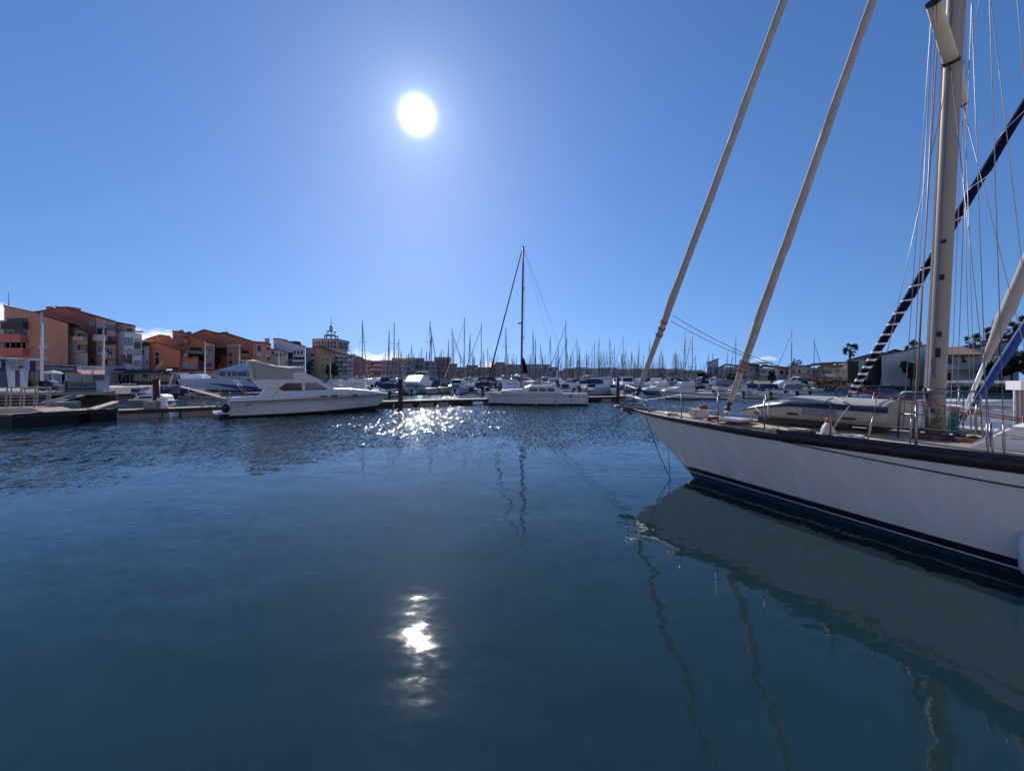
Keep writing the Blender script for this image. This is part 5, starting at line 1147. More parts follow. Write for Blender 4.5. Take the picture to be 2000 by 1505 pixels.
b = Bld('apartment_house', 'dark red apartment house with stepped windows right of the orange house', 118, 337, 419)
b.wall([(337, 648), (353, 648.7), (400, 667), (419, 672), (419, 755), (337, 755)], 14, DTERRA); b.wall([(400, 668), (419, 673), (419, 755), (400, 755)], 1.5, PINK, -1.5, 'stair_wall'); b.roof([(336, 647.3), (353, 648), (400, 666), (420, 671)], 14, TILE, -.4, .8); b.chimney(351.5, 645, 353.5, 650, TILE, 3); b.chimney(366.5, 648, 369, 653, TILE, 5); b.chimney(361, 649.3, 362.5, 652, TILE, 4)
for y in (676, 693, 710): b.win(403, y, 415, y + 8, 'pale' if y > 690 else 'pane', -1.6, BFR, 2)
b.box(402.5, 684.2, 415.5, 685.5, .2, CONC, 'sill_band', -1.9); b.box(402.5, 701, 415.5, 703, .2, WFR, 'sill_band', -1.9); b.box(402, 717, 417, 719.5, .2, WFR, 'sill_band', -1.9)
b.loggia(371, 678, 394, 690, .4, GREIGE, 1.0); b.loggia(386, 692, 399, 707, .15, CONC, 1.0); b.box(386, 708, 400, 720, .3, SHUT, 'garage_shutter', -.31)

b = Bld('apartment_house', 'orange brown gabled apartment house with maroon window panels', 125, 371, 529)
b.wall([(371, 655), (398, 645), (425, 651), (425, 755), (371, 755)], 14, BROWN, 3.5); b.wall([(425, 652), (442, 652), (494, 668), (494, 755), (425, 755)], 14, BROWN, 1.5, 'middle_wing'); b.wall([(494, 668.5), (512, 669.5), (529, 674), (529, 755), (494, 755)], 13, OCH2, 0, 'end_wing')
b.roof([(370, 655), (398, 644.2), (426, 651)], 14, TILE, 3.5, .5); b.roof([(424, 650.5), (442, 651), (494, 667.2)], 14, TILE, 1.5, .7); b.roof([(493, 667.5), (513, 668.7), (530, 673.3)], 13, TILE, 0, .7); b.chimney(433.5, 648.5, 442, 652, TILE, 6); b.aerial(442, 642.5, 650)
b.wall([(443, 676), (459, 677), (459, 755), (443, 755)], 2.0, OCH2, -.2, 'bay'); b.wall([(459, 676), (469, 678), (469, 755), (459, 755)], 1.6, OCH2, .3, 'bay'); b.box(443, 672, 470, 677, 3, GREIGE, 'bay_roof', -.6)
b.win(432, 663, 443, 672, 'pale', 1.4, BFR, 1); b.win(454, 667, 457, 672, 'dark', 1.4)
for y, k in ((682, 'pale'), (689, 'maroon'), (697, 'pale'), (704, 'maroon'), (712, 'pale')): b.win(446, y, 455, y + 6.5, k, -.25, None, 2)
b.loggia(421, 679, 443, 692, .5, EAVE, 1.0, 1.5); b.loggia(420, 695, 431, 710, .45, DARKR, .9, 1.5); b.loggia(471, 684, 486, 692, .15, GREIGE, 1.0, 1.5); b.box(470, 692.5, 488, 696, .3, OCH2, 'balcony_band', .9)
b.win(502, 674, 511, 687, 'dark', -.01); b.win(502, 688, 511, 696, 'pale', -.01, WFR, 2); b.win(502, 703, 510, 710, 'pale', -.01); b.win(499, 692, 501.5, 700, 'maroon', -.01); b.win(520, 678, 528.5, 684, 'maroon', -.01); b.win(520, 691, 528.5, 696, 'shut', -.01); b.win(520.5, 696.5, 529, 703.5, 'maroon', -.01); b.win(493, 672, 495, 677, 'dark', -.01)

b = Bld('apartment_house', 'white stepped apartment house with many balconies behind the motor yacht canvas', 135, 529, 596)
b.wall([(529, 682), (545, 685.5), (562, 690), (562, 755), (529, 755)], 10, GREYW, -2, 'front_wing'); b.wall([(534, 662), (549, 663), (584, 674), (596, 677.5), (596, 755), (534, 755)], 13, GREYW, 2)
b.roof([(533, 661.5), (549, 662.5), (584, 673.5), (597, 677)], 13, TILE, 2, .5); b.roof([(528, 681), (562, 689.5)], 6, TILE, -2, .5); b.box(534, 661, 549, 664, 4, GREIGE, 'roof_house', 4); b.chimney(517, 661, 523, 668, GREYF, 4); b.aerial(543.5, 652, 661); b.box(558, 666, 579, 672, 3, EAVE, 'solar_panel', 4)
for x in (573, 580, 587): b.win(x, 684, x + 5, 692, 'dark', 1.9)
for y in (697, 706): b.loggia(574, y, 595, y + 9, .4, GREYW, 1.0, 2)
b.loggia(563, 688, 572, 704, .2, CONC, .8, 2); b.loggia(564, 705, 594, 713, .5, mat('blue_glass_balustrade', (.16, .20, .27), .2), 1.3, 2); b.win(556, 705, 563, 710, 'pale', -2.02); b.win(531, 686, 536, 692, 'pane', -2.02)
for x in (539, 546, 553): b.win(x, 690, x + 5, 695, 'pane', -2.02)
b.win(540, 711, 546, 714, 'dark', -2.02); b.win(536.5, 673, 540, 676, 'dark', 1.9)

b = Bld('tower_block', 'grey beige tower with two rows of dark windows, steel crown and spire', 165, 608, 662, 'tower')
cxm = PD(634, 0, 165).x; tz = lambda y: PD(0, y, 165).z
def tower_slab(y0, y1, xa, xb, ya, yb, m, name, bow=.9):
    """one storey: a block whose front bulges gently towards the harbour"""
    a, c = PD(xa, 0, 165).x, PD(xb, 0, 165).x; n = 10; pts = [(a + (c - a) * i / n, ya - bow * math.sin(PI * i / n), tz(y1)) for i in range(n + 1)] + [(c, yb, tz(y1)), (a, yb, tz(y1))]
    mb = MB(); mb.prism(pts, (0, 0, tz(y0) - tz(y1))); return mb.build(name, m, b.t)
tower_slab(682, 745, 612, 657, 166, 176, GREIGE, 'lower_storeys')
for y0, y1 in ((661, 667), (672, 674), (679.3, 682)): tower_slab(y0, y1, 609.5, 660, 165, 177, BEIGE, 'floor_band')
for y0, y1 in ((667, 672), (674, 679.3)):
    tower_slab(y0 + .02, y1 - .02, 610.5, 656, 166.2, 176.5, LOGG, 'glazed_storey')
    for i in range(9):
        f = i / 8; x = 610 + 46.5 * f; p = PD(x, 0, 165).x; yy = 165.05 - .9 * math.sin(PI * (x - 609.5) / 50.5); mb = MB(); mb.box(p - .1, p + .42, yy, yy + .7, tz(y1) + .003, tz(y0) - .003); mb.build('pier', BEIGE, b.t)
    p = PD(659.2, 0, 165).x
    for k in range(3): mb = MB(); mb.box(p - .25, p + .15, 166 + k * 4.5, 166.6 + k * 4.5, tz(y1) + .003, tz(y0) - .003); mb.build('pier', BEIGE, b.t)
for y0, y1, hw in ((652, 661, 12), (643, 652, 8), (633, 643, 3)):
    z0, z1 = PD(0, y1, 165).z, PD(0, y0, 165).z; r_ = PD(634 + hw, 0, 165).x - cxm; mb = MB(); n = 8 if hw > 5 else 4
    for k in range(n):
        t = 2 * PI * (k + .5) / n; mb.tube([(cxm + r_ * math.cos(t), 171 + r_ * math.sin(t), z0 - .01), (cxm + r_ * math.cos(t), 171 + r_ * math.sin(t), z1)], .22 if hw > 10 else .13, 5)
    mb.tube([(cxm + r_ * math.cos(t), 171 + r_ * math.sin(t), z1) for t in [2 * PI * k / 16 for k in range(17)]], .22 if hw > 10 else .14, 5, cap=False); mb.build('steel_crown', ALUD, b.t)
mb = MB(); mb.tube([(cxm, 171, PD(0, 661, 165).z), (cxm, 171, PD(0, 633, 165).z), (cxm, 171, PD(0, 615, 165).z)], 0, 6, radii=[.25, .18, .05]); mb.build('spire', ALUD, b.t)

b = Bld('apartment_house', 'beige and olive apartment house with a sloping red roof below the tower', 148, 597, 650)
b.wall([(597, 680), (615, 681), (617, 681), (617, 755), (597, 755)], 12, BEIGE); b.roof([(596, 679.5), (618, 681)], 12, TILE, 0, .6); b.wall([(617, 679), (627, 678), (651, 688), (651, 755), (617, 755)], 12, OLIVE, -.8, 'middle_wing'); b.roof([(614, 679), (627, 676.5), (652, 687)], 12, TILE, -.8, .7); b.wall([(627, 680), (651, 690), (651, 709), (645, 709), (645, 693), (627, 684)], .8, DTERRA, -1.7, 'red_gable')
for y in (690, 702, 710, 719): b.win(606, y, 614.5, y + 5.5, 'dark', -.02)
for y in (700, 711, 719.5): b.win(629, y, 634, y + 5.5, 'pane', -.82); b.win(637.5, y, 643, y + 5.5, 'pane', -.82)
b.win(628, 692, 643, 696, 'shut', -.82)
b = Bld('apartment_house', 'pale apartment house with rows of little balconies behind the trees right of the tower', 152, 650, 690)
b.wall([(650, 688), (676, 694), (690, 697), (690, 755), (650, 755)], 12, GREYW); b.roof([(650, 687), (676, 693), (690, 696)], 12, TILE, 0, .6)
for x in (654, 663, 672, 681):
    for y in (697, 706, 715, 723): b.loggia(x, y, x + 7, y + 6, .45, BEIGE if (x + int(y)) % 2 else GREYW, .8)
for x in (678, 684.5, 690): b.chimney(x, 691.5, x + 2.5, 696, GREIGE, 3)
b = Bld('apartment_house', 'dusky pink apartment house with a vertical dark stripe near the tall front mast', 158, 689, 707)
b.wall([(689, 695), (707, 699), (707, 755), (689, 755)], 12, wallm('dusky_rose', (.42, .16, .17))); b.roof([(689, 694.4), (708, 698.5)], 12, TILE)
for x in (691, 696, 701):
    for y in (703, 711, 719): b.win(x, y, x + 3, y + 4.5, 'pane', -.02)
b = Bld('apartment_house', 'narrow cream house at the end of the left quay row', 160, 707, 715); b.wall([(707, 700), (715, 704), (715, 755), (707, 755)], 10, BEIGE); b.roof([(706, 699.5), (716, 703.5)], 10)
for y in (709, 716, 723): b.win(709, y, 713, y + 4, 'pane', -.02)

# far row: tiny windows joined, past picking apart
def far_block(label, D, x0, y0, x1, y1, m, roofm=None, y0b=None, cols=4, rows=3, group='far waterfront apartment blocks'):
    b = Bld('apartment_block', label, D, x0, x1, 'building', 1.3, group); y0b = y0 if y0b is None else y0b
    b.wall([(x0, y0), (x1, y0b), (x1, 755), (x0, 755)], 12, m); b.roof([(x0 - .5, y0 - .2), (x1 + .5, y0b - .2)], 12, roofm or TILE, 0, .5, .35)
    mb = MB(); mf = MB(); g = random.Random(int(x0)); yb = 733
    for r_ in range(rows):
        for c in range(cols):
            xa = x0 + (x1 - x0) * (c + .22) / cols; xb = x0 + (x1 - x0) * (c + .78) / cols; ya = max(y0, y0b) + 2 + (yb - max(y0, y0b) - 2) * (r_ + .1) / rows; y2 = ya + (yb - y0) / rows * .55
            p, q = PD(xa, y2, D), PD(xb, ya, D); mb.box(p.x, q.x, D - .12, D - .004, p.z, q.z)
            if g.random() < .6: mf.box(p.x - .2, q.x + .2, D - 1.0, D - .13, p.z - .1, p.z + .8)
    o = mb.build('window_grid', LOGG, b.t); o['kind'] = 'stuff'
    if mf.v: o = mf.build('balcony_grid', GREYW if g.random() < .5 else BEIGE, b.t); o['kind'] = 'stuff'
    return b
BG = wallm('blue_grey', (.33, .37, .42)); FB = wallm('faded_brown', (.34, .25, .21)); FR = wallm('faded_crimson', (.36, .10, .11)); FT = wallm('faded_teal', (.22, .30, .34)); FG = wallm('faded_grey', (.34, .31, .30)); FO = wallm('faded_orange', (.40, .24, .16)); FTAN = wallm('faded_tan', (.48, .38, .27))
far_block('orange roofed corner block at the left end of the far waterfront row', 285, 715, 704, 724, 705, FO); far_block('crimson block with white balconies in the far waterfront row', 282, 724, 705.5, 744, 705, FR, cols=3)
far_block('blue grey block right of the crimson one in the far waterfront row', 280, 744, 704.5, 763, 705, BG, cols=4); far_block('brown block between two blue grey ones in the far waterfront row', 281, 763, 704.5, 783, 705, FB, cols=3)
far_block('wide blue grey block beneath the tan roofed one in the far row', 279, 783, 706.5, 808, 706, BG, cols=5); far_block('high tan block that stands behind the far waterfront row', 310, 765, 700, 806, 699.5, FTAN, cols=7); far_block('tall grey brown block with a flat roof left of the teal one', 290, 806, 700, 829, 703, FG, cols=4)
far_block('teal grey block with a pale flat roof in the far waterfront row', 283, 826, 706, 855, 706.5, FT, CONC, cols=5); far_block('long roofed grey block falling to the right in the far row', 295, 848, 698.5, 880, 709, FG, cols=6); far_block('dark red block under the long falling roof', 286, 855, 709, 879, 711, FR, cols=4)
far_block('orange block right of the long falling roof', 288, 879, 711, 893, 711.5, FO, cols=2); far_block('low grey block right of the orange one', 296, 893, 718, 911, 718, FG, cols=4); far_block('grey block behind the dark mast left of the middle sailing boat', 300, 911, 714, 934, 716, FB, cols=4); far_block('low grey block left of the middle sailing boat forestay', 305, 934, 718, 960, 717, FG, cols=5)
far_block('large stepped grey block, left half, behind the middle sailing boat', 300, 960, 712, 1003, 712, FB, cols=8, rows=4); far_block('raised roof house on top of the large stepped block', 306, 967, 708, 986, 708.5, FB, cols=3); far_block('large orange roofed block right of the middle sailing boat mast', 302, 1026, 712.5, 1074, 711.5, FG, cols=8, rows=4); far_block('grey block between the two large ones behind the tall middle mast', 305, 1003, 713, 1026, 714, FG, cols=4, rows=4)
far_block('stepped end of the large orange roofed block', 304, 1074, 718, 1088, 722, FB, cols=3)
xs_ = [1092, 1100, 1121, 1146, 1174, 1206, 1236, 1268, 1300, 1334, 1372]
for i, (a, c) in enumerate(zip(xs_, xs_[1:])):
    yy = (724, 720, 718.5, 720, 719, 721, 720.5, 720, 721, 723)[i]
    far_block('low ' + ('grey', 'brown', 'tan')[i % 3] + ' block, ' + ('first', 'second', 'third', 'fourth', 'fifth', 'sixth', 'seventh', 'eighth', 'ninth', 'tenth')[i] + ' from the left along the horizon', 370 + 6 * i, a, yy, c, yy + .3, (FG, FB, FTAN)[i % 3], (TILE, CONC)[i % 2], None, max(3, int((c - a) / 4)), 2, 'low blocks on the far horizon')
# ------------------------------------------------------------------ shops, restaurant and lamp masts along the left quay
SIGNK = mat('dark_shop_sign', (.02, .02, .035), .5, 0, .2, 1); SIGNG = mat('slate_shop_sign', (.10, .10, .15), .5, 0, .2, 1); SHOPW = wallm('shop_grey', (.30, .31, .36)); SHOPD = glass('shop_glass', (.02, .025, .035), .1)
def panel(par, x0, y0, x1, y1, D, th, m, name):
    a, b = PD(x0, y1, D), PD(x1, y0, D); mb = MB(); mb.box(a.x, b.x, D, D + th, a.z, b.z); return mb.build(name, m, par)
def shop(label, x0, x1, ytop, D, signs, fronts, wm=SHOPW):
    t = thing('shop', label, 'shop', (PD((x0 + x1) / 2, 0, D).x, D, 1.35), 0, world=True)
    a, b = PD(x0, ytop, D), PD(x1, ytop, D); mb = MB(); mb.box(a.x, b.x, D, D + 6, 1.2, a.z); mb.build('wall', wm, t)
    for (u0, v0, u1, v1, m, txt, sz, tm) in signs:
        s = panel(t, u0, v0, u1, v1, D - .25, .2, m, 'sign_board')
        if txt: c = PD((u0 + u1) / 2, (v0 + v1) / 2, D); text(txt, sz, tm, t, (c.x, D - .262, c.z), (R(90), 0, 0), 'sign_lettering')
    for (u0, v0, u1, v1, m, n_) in fronts: panel(t, u0, v0, u1, v1, D - .12, .1, m, n_)
    return t
shop('slate grey shop with white lettering above a white sun umbrella', 82, 119, 711, 98, [(86, 712.5, 117, 724, SIGNG, 'La Val x Meyson', .62, LETW)], [(93, 731, 98, 750, SHOPD, 'shop_door'), (99, 731, 127, 750, mat('blue_grey_shop_front', (.32, .36, .44), .5), 'shop_front')])
shop('shop with a black sign and white lettering left of the pink awning', 119, 149, 713, 98, [(119, 714.5, 148, 727, SIGNK, 'KAPORAL', .82, LETW)], [(121, 730, 148, 750, SHOPD, 'shop_front')])
shop('shop with a white sign above the pink awning', 149, 200, 714, 98, [(149.5, 715, 199, 723, mat('white_sign', (.62, .6, .6), .5), 'EL MOLINO', .6, LETK)], [(150, 728, 200, 750, SHOPD, 'shop_front')])
t = shop('dark glazed shop left of the slate grey one, behind the white arch', 44, 82, 719, 99, [(66, 714, 78.5, 721, mat('cream_sign', (.58, .55, .44), .6), None, 0, None)], [(48, 722, 68, 727, mat('turquoise_fascia', (.02, .22, .36), .5), 'fascia'), (47, 728, 64, 746, SHOPD, 'shop_front'), (66, 729, 76, 748, SHOPD, 'shop_door')], wallm('shop_mauve', (.22, .20, .26)))
p = PD(57, 714, 96); mb = MB(); a, c = PD(48, 719.5, 96), PD(66.5, 708.5, 96); mb.box(a.x, c.x, 96, 96.3, a.z, c.z); s_ = solo(mb, 'shop_sign', mat('white_sign', (.62, .6, .6), .5), 'white sign board with dark letters right of the white arch', 'sign')
text('ASRCI', .95, LETK, None, (0, 0, 0), (R(90), 0, 0), 'sign_lettering'); o = bpy.data.objects['sign_lettering'] if False else col.objects[-1]; o.parent = s_; o.location = (0, -.17, (c.z - a.z) / 2)
for x in (49, 65): mb = MB(); q = PD(x, 719, 96); mb.tube([(q.x - s_.location.x, .1, 1.3 - s_.location.z), (q.x - s_.location.x, .1, .02)], .07, 6); mb.build('sign_post', ALUD, s_)
# white arch with picture panel
D = 47; t = thing('entrance_arch', 'white entrance arch with a picture panel on two tapering legs', 'arch', (PD(28, 0, D).x, D, 1.31), 0, world=True)
panel(t, 11, 700, 48, 722, D, .5, mat('white_sign', (.62, .6, .6), .5), 'header'); hd = t
for pts in (((12, 722.05), (21, 722.05), (21.5, 757), (16, 757)), ((39, 722.05), (48, 722.05), (45.5, 757), (40, 757))):
    mb = MB(); mb.prism([PD(x, y, D + .05) for x, y in pts], (0, .4, 0)); mb.build('leg', WHITE, t)
for pts, m_ in (([(38, 701), (47.7, 702), (47.7, 715), (42, 714), (40, 708)], mat('yellow_print', (.62, .45, .12), .6)), ([(34, 702), (38, 701), (40, 708), (38, 713), (35, 712)], mat('sky_blue_print', (.25, .42, .62), .6)), ([(35, 714), (46, 714.5), (45, 718), (40, 719.5), (36, 718)], mat('navy_print', (.03, .07, .22), .6))):
    mb = MB(); mb.prism([PD(x, y, D - .003) for x, y in pts], (0, -.012, 0)); mb.build('picture_print', m_, t)
for tx, x, y, sz in (('AU', 14.5, 703.5, .22), ('VIEUX', 17.5, 707, .24), ('PORT', 17, 711, .24), ('LE', 27, 707, .5), ('MAR', 27, 714, .24), ('BISTRO', 29, 718.5, .26)):
    c = PD(x, y, D); text(tx, sz, LETB, t, (c.x, D - .006, c.z), (R(90), 0, 0), 'header_lettering', 1.1)
panel(t, 22, 723, 29, 756, D + 1.2, .1, SHOPD, 'glass_door'); 
for x in (31, 33.5, 36): panel(t, x, 722.5, x + 1.6, 757, D + .8, .2, mat('mauve_slat', (.16, .15, .24), .6), 'upright_slat')
t = thing('booth', 'dark purple booth with a white top at the left edge', 'booth', (PD(2, 0, D).x, D, 1.31), 0, world=True)
panel(t, -30, 702, 10.5, 724, D + .2, 3, mat('dark_purple_panel', (.03, .018, .07), .5), 'body_panel'); panel(t, -30, 698, 13, 701, D, 3.5, WHITE, 'top'); panel(t, -30, 724.5, 12, 757, D + .6, 2.5, SHOPD, 'glazed_front'); panel(t, -1, 705, 1, 718, D + .1, .08, WHITE, 'notice')
# ticket kiosk with pink awning
D = 49.5; t = thing('kiosk', 'kiosk with pink awning, white window and blue banner at the edge of the pier', 'kiosk', (PD(165, 0, D).x, D, 1.31), 0, world=True)
panel(t, 127, 732, 203, 764.9, D + .5, .7, wallm('kiosk_grey', (.40, .38, .38)), 'wall'); panel(t, 124, 744, 126.8, 765, D + .1, .3, ALUD, 'corner_post'); panel(t, 127, 746, 188, 765, D + .3, .15, mat('olive_counter_panel', (.17, .18, .12), .7), 'counter')
panel(t, 128, 752, 186, 760, D + .2, .06, BLUEP, 'banner'); c = PD(145, 755.5, D); text('PROMENADES EN MER', .19, LETW, t, (c.x, D + .19, c.z), (R(90), 0, 0), 'banner_lettering'); c = PD(174, 755.5, D); text('LOCATION', .22, LETW, t, (c.x, D + .19, c.z), (R(90), 0, 0), 'banner_lettering')
for x0, x1 in ((163, 171.5), (172.5, 181)): f = panel(t, x0, 731.5, x1, 745, D + .3, .12, WFR, 'window_frame'); panel(t, x0 + .9, 732.5, x1 - .9, 743.5, D + .28, .015, PANEL, 'pane')
panel(t, 129, 733, 160, 745.5, D + .4, .05, mat('pale_picture_print', (.30, .33, .42)), 'photo_panel'); panel(t, 182, 730, 203, 742, D + .42, .05, SHOPD, 'dark_window'); panel(t, 188, 745, 203, 763, D + .15, .1, mat('pale_blue_poster', (.45, .52, .66), .5), 'poster')
a, b, c, d_ = PD(149, 722.5, D + 1.2), PD(204, 723, D + 1.2), PD(205, 730.5, D - .9), PD(160, 730, D - .9); mb = MB(); mb.prism([a, b, c, d_], (0, .02, -.09)); mb.build('awning', mat('pink_awning', (.60, .25, .22), .8, 0, .12, 4), t)
a, b, c, d_ = PD(160, 730.2, D - .9), PD(205, 730.7, D - .9), PD(205, 732.5, D - .9), PD(160, 732, D - .9); mb = MB(); mb.prism([a, b, c, d_], (0, .03, 0)); mb.build('awning_valance', mat('pale_pink_awning', (.62, .45, .43), .8), t)
panel(t, 178, 721, 182, 731, D - 1.0, .1, WHITE, 'price_board'); panel(t, 185, 763.5, 207, 771, D - .2, 1.2, CONC, 'step')
D = 52; t = thing('parasol', 'white open parasol in front of the slate grey shop', 'parasol', (PD(103, 0, D).x, D, 1.31), 0, world=True)
c = PD(103, 724.5, D); rr = PD(117, 0, D).x - c.x; mb = MB(); z0 = PD(0, 728, D).z
mb.rings([[(c.x + r_ * math.cos(2 * PI * k / 8), D + r_ * math.sin(2 * PI * k / 8), z) for k in range(8)] for r_, z in ((rr, z0 - .1), (rr, z0), (rr * .5, z0 + .2), (.03, z0 + .34))], True, False); mb.build('canopy', mat('white_parasol_cloth', (.62, .62, .62), .8), t); mb = MB(); mb.tube([(c.x, D, 1.31), (c.x, D, z0 + .1)], .035, 6); mb.build('pole', WHITE, t)
D = 50; t = thing('covered_cart', 'dark cart under a blue tarpaulin at the foot of the first lamp mast', 'cart', (PD(86, 0, D).x, D, 1.31), 0, world=True)
a, b = PD(75, 756, D), PD(95, 742, D); mb = MB(); mb.box(a.x, b.x - .35, D, D + 1.1, 1.42, b.z - .1); mb.build('load', BLACK, t)
mb = MB(); mb.rings([[Vector((x, y, z)) for x, z in ((b.x - .62, 1.4), (b.x - .6, b.z - .25), (b.x - .3, b.z), (b.x + .02, b.z - .3), (b.x + .05, 1.4))] for y in (D - .1, D + .3, D + 1.1)], True, True); mb.build('tarpaulin', CANVB, t); mb = MB(); mb.cyl((a.x + .3, D + .2, 1.42), .12, .08, 10, axis=1); mb.build('wheel', BLACK, t)
t = thing('picnic_table', 'white table with benches on the pier left of the kiosk', 'table', (PD(112, 0, 50).x, 50, 1.31), 0, world=True)
a, b = PD(103, 748, 50), PD(113, 739, 50); mb = MB(); mb.box(a.x, b.x, 50, 50.9, 2.02, 2.08); mb.build('table_top', WHITE, t)
for x in (a.x + .08, b.x - .12): mb = MB(); mb.box(x, x + .06, 50.1, 50.8, 1.31, 2.02); mb.build('leg', ALUD, t)
mb = MB(); mb.box(a.x - .5, a.x - .15, 50, 50.9, 1.74, 1.79); mb.build('bench_seat', ALUD, t)
# plants in front of the arch shop
g = random.Random(12); mb = MB()
D = 60
def leaf_ball(mb, c, r, n, g, size=.14, sq=1.0):
    for _ in range(n):
        v = Vector((g.gauss(0, 1), g.gauss(0, 1), g.gauss(0, 1))).normalized() * (r * g.random() ** .4); v.z *= sq
        p = c + v; a = Vector((g.gauss(0, 1), g.gauss(0, 1), g.gauss(0, 1))).normalized(); b = a.orthogonal().normalized(); s1 = size * (.6 + .8 * g.random())
        mb.add([p - a * s1, p + b * s1 * .5, p + a * s1, p - b * s1 * .5], [(0, 1, 2, 3)])
LEAF = mat('dark_green_leaves', (.030, .050, .018), .6, 0, .5, 2); LEAFY = mat('olive_leaves', (.07, .075, .03), .6, 0, .5, 2); PALML = mat('palm_fronds', (.035, .05, .02), .55, 0, .4, 2); BARK = mat('brown_bark', (.10, .075, .055), .9, 0, .3, 6, bump=.5)
for x, lb in ((54, 'yellow green bush in a trough before the turquoise shop front'), (63, 'yellow green bush near the door right of the turquoise shop front')):
    c = PD(x, 742, 60); mb = MB(); leaf_ball(mb, Vector((0, 0, .75)), .55, 160, g, .12); t = thing('potted_bush', lb, 'bush', (c.x, 60, 1.36), 0); mb.build('foliage', mat('yellow_green_leaves', (.14, .14, .06), .6, 0, .4, 3), t); mb = MB(); mb.box(-.4, .4, -.25, .25, 0, .4); mb.build('trough', FASC, t)
# lamp masts with pale panels
def lamp(x, ytop, D, yarm, panel_h, label):
    p = PD(x, 740, D); zt = CAM_H + (HZ - ytop) / FPX * D; t = thing('lamp_mast', label, 'lamp mast', (p.x, D, 1.3), 0, 'tall pale lamp masts on the left quay'); h = zt - 1.3
    mb = MB(); mb.tube([(0, 0, 0), (0, 0, h * .98)], 0, 8, radii=[.16, .11]); mb.build('pole', GREYW, t)
    mb = MB(); mb.box(-.13, .13, -.05, .05, h - panel_h, h); mb.build('light_panel', mat('cream_lamp_panel', (.62, .58, .46), .6), t)
    if yarm:
        za = CAM_H + (HZ - yarm) / FPX * D - 1.3; mb = MB(); mb.obox((0, 0, za + .05), (1.5 * D / 80, 0, za - .03), .12, .05); mb.box(-.18, .18, -.18, .18, za, za + .25); mb.build('side_arm', GREYW, t)
lamp(81.5, 609, 55, 680, 1.5, 'nearest lamp mast, in front of the tan gabled house'); lamp(202.5, 642, 72, 695, 1.25, 'lamp mast in front of the pink apartment house'); lamp(400.5, 666, 99, None, 1.3, 'lamp mast in front of the dark red apartment house'); lamp(468, 674, 100.5, None, 1.2, 'lamp mast just left of the motor yacht canvas'); lamp(545, 685, 104, None, 1.1, 'lamp mast rising behind the motor yacht canvas'); lamp(645.3, 700, 120, None, .8, 'thin lamp mast before the dark trees near the tower')
# restaurant with dark awnings and roof letters
D = 101; t = thing('restaurant', 'dark glazed restaurant with roof letters and black awnings', 'restaurant', (PD(275, 0, D).x, D, 1.35), 0, world=True)
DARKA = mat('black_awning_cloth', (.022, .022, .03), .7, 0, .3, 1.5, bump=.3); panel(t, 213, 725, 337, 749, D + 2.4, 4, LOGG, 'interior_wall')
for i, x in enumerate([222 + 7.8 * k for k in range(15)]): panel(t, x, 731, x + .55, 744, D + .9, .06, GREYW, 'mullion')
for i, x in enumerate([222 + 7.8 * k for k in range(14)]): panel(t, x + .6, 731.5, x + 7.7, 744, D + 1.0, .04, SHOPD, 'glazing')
panel(t, 215, 744.2, 338, 749.5, D + .7, .3, SIGNK, 'plinth')
for x0, x1, yt in ((236, 300, 722.5), (298, 345, 722), (342, 372, 724)):
    a, b, c, d_ = PD(x0 + 8, yt, D + 3), PD(x1 - 6, yt, D + 3), PD(x1, yt + 7.5, D - .8), PD(x0 - 2, yt + 7.5, D - .8); mb = MB(); mb.prism([a, b, c, d_], (0, .05, -.15)); mb.build('awning', DARKA, t)
panel(t, 212, 728.8, 315, 730.3, D - .9, .1, ALUD, 'awning_rail')
for ch, x in zip('BLASTICO', (254, 259, 265, 271, 275.5, 280, 285, 290)):
    c = PD(x, 722, D); text(ch, .85, LETK, t, (c.x, D + .8, c.z), (R(90), 0, 0), 'roof_letter', ext=.05)
panel(t, 204, 719.5, 233, 723, D, 2, DARKR, 'maroon_fascia'); panel(t, 205, 724, 232, 727, D - .3, 2, CONC, 'porch_beam')
for x in (209, 214): panel(t, x, 727, x + 2, 750, D, .3, CONC, 'porch_column')
t = thing('restaurant', 'low dark red restaurant with pale awning right of the roof statue', 'restaurant', (PD(370, 0, D + 2).x, D + 2, 1.35), 0, world=True)
panel(t, 337, 724, 452, 749, D + 3, 4, LOGG, 'interior_wall'); panel(t, 352, 721, 430, 731, D + 2.5, .4, mat('faded_red_hoarding', (.14, .04, .04), .8, 0, .5, 1.2), 'hoarding'); panel(t, 326, 717.5, 346, 722, D + 2.3, .5, EAVE, 'roof_edge')
for i, x in enumerate([316 + 6.4 * k for k in range(9)]): panel(t, x, 731, x + .5, 745, D + 1.2, .06, GREYW, 'mullion')
a, b, c, d_ = PD(327, 720, D + 2), PD(336, 720, D + 2), PD(337, 723, D - .5), PD(324, 723, D - .5); mb = MB(); mb.prism([a, b, c, d_], (0, .02, -.1)); mb.build('pale_awning', SAILW, t)
D = 100; c0 = PD(312, 722, D); t = thing('statue', 'pale rearing horse statue on the restaurant roof before the orange house', 'statue', tuple(c0), 0)
mb = MB(); S = 1.0
mb.tube([(-.55, 0, .75), (-.25, 0, 1.0), (.1, 0, 1.3), (.3, 0, 1.65)], 0, 8, radii=[.2, .3, .28, .16]); mb.tube([(.25, 0, 1.55), (.45, 0, 1.95), (.62, 0, 1.95), (.85, 0, 1.75)], 0, 8, radii=[.18, .16, .13, .07]); mb.build('body', mat('pale_statue', (.52, .40, .33), .8, 0, .3, 5), t)
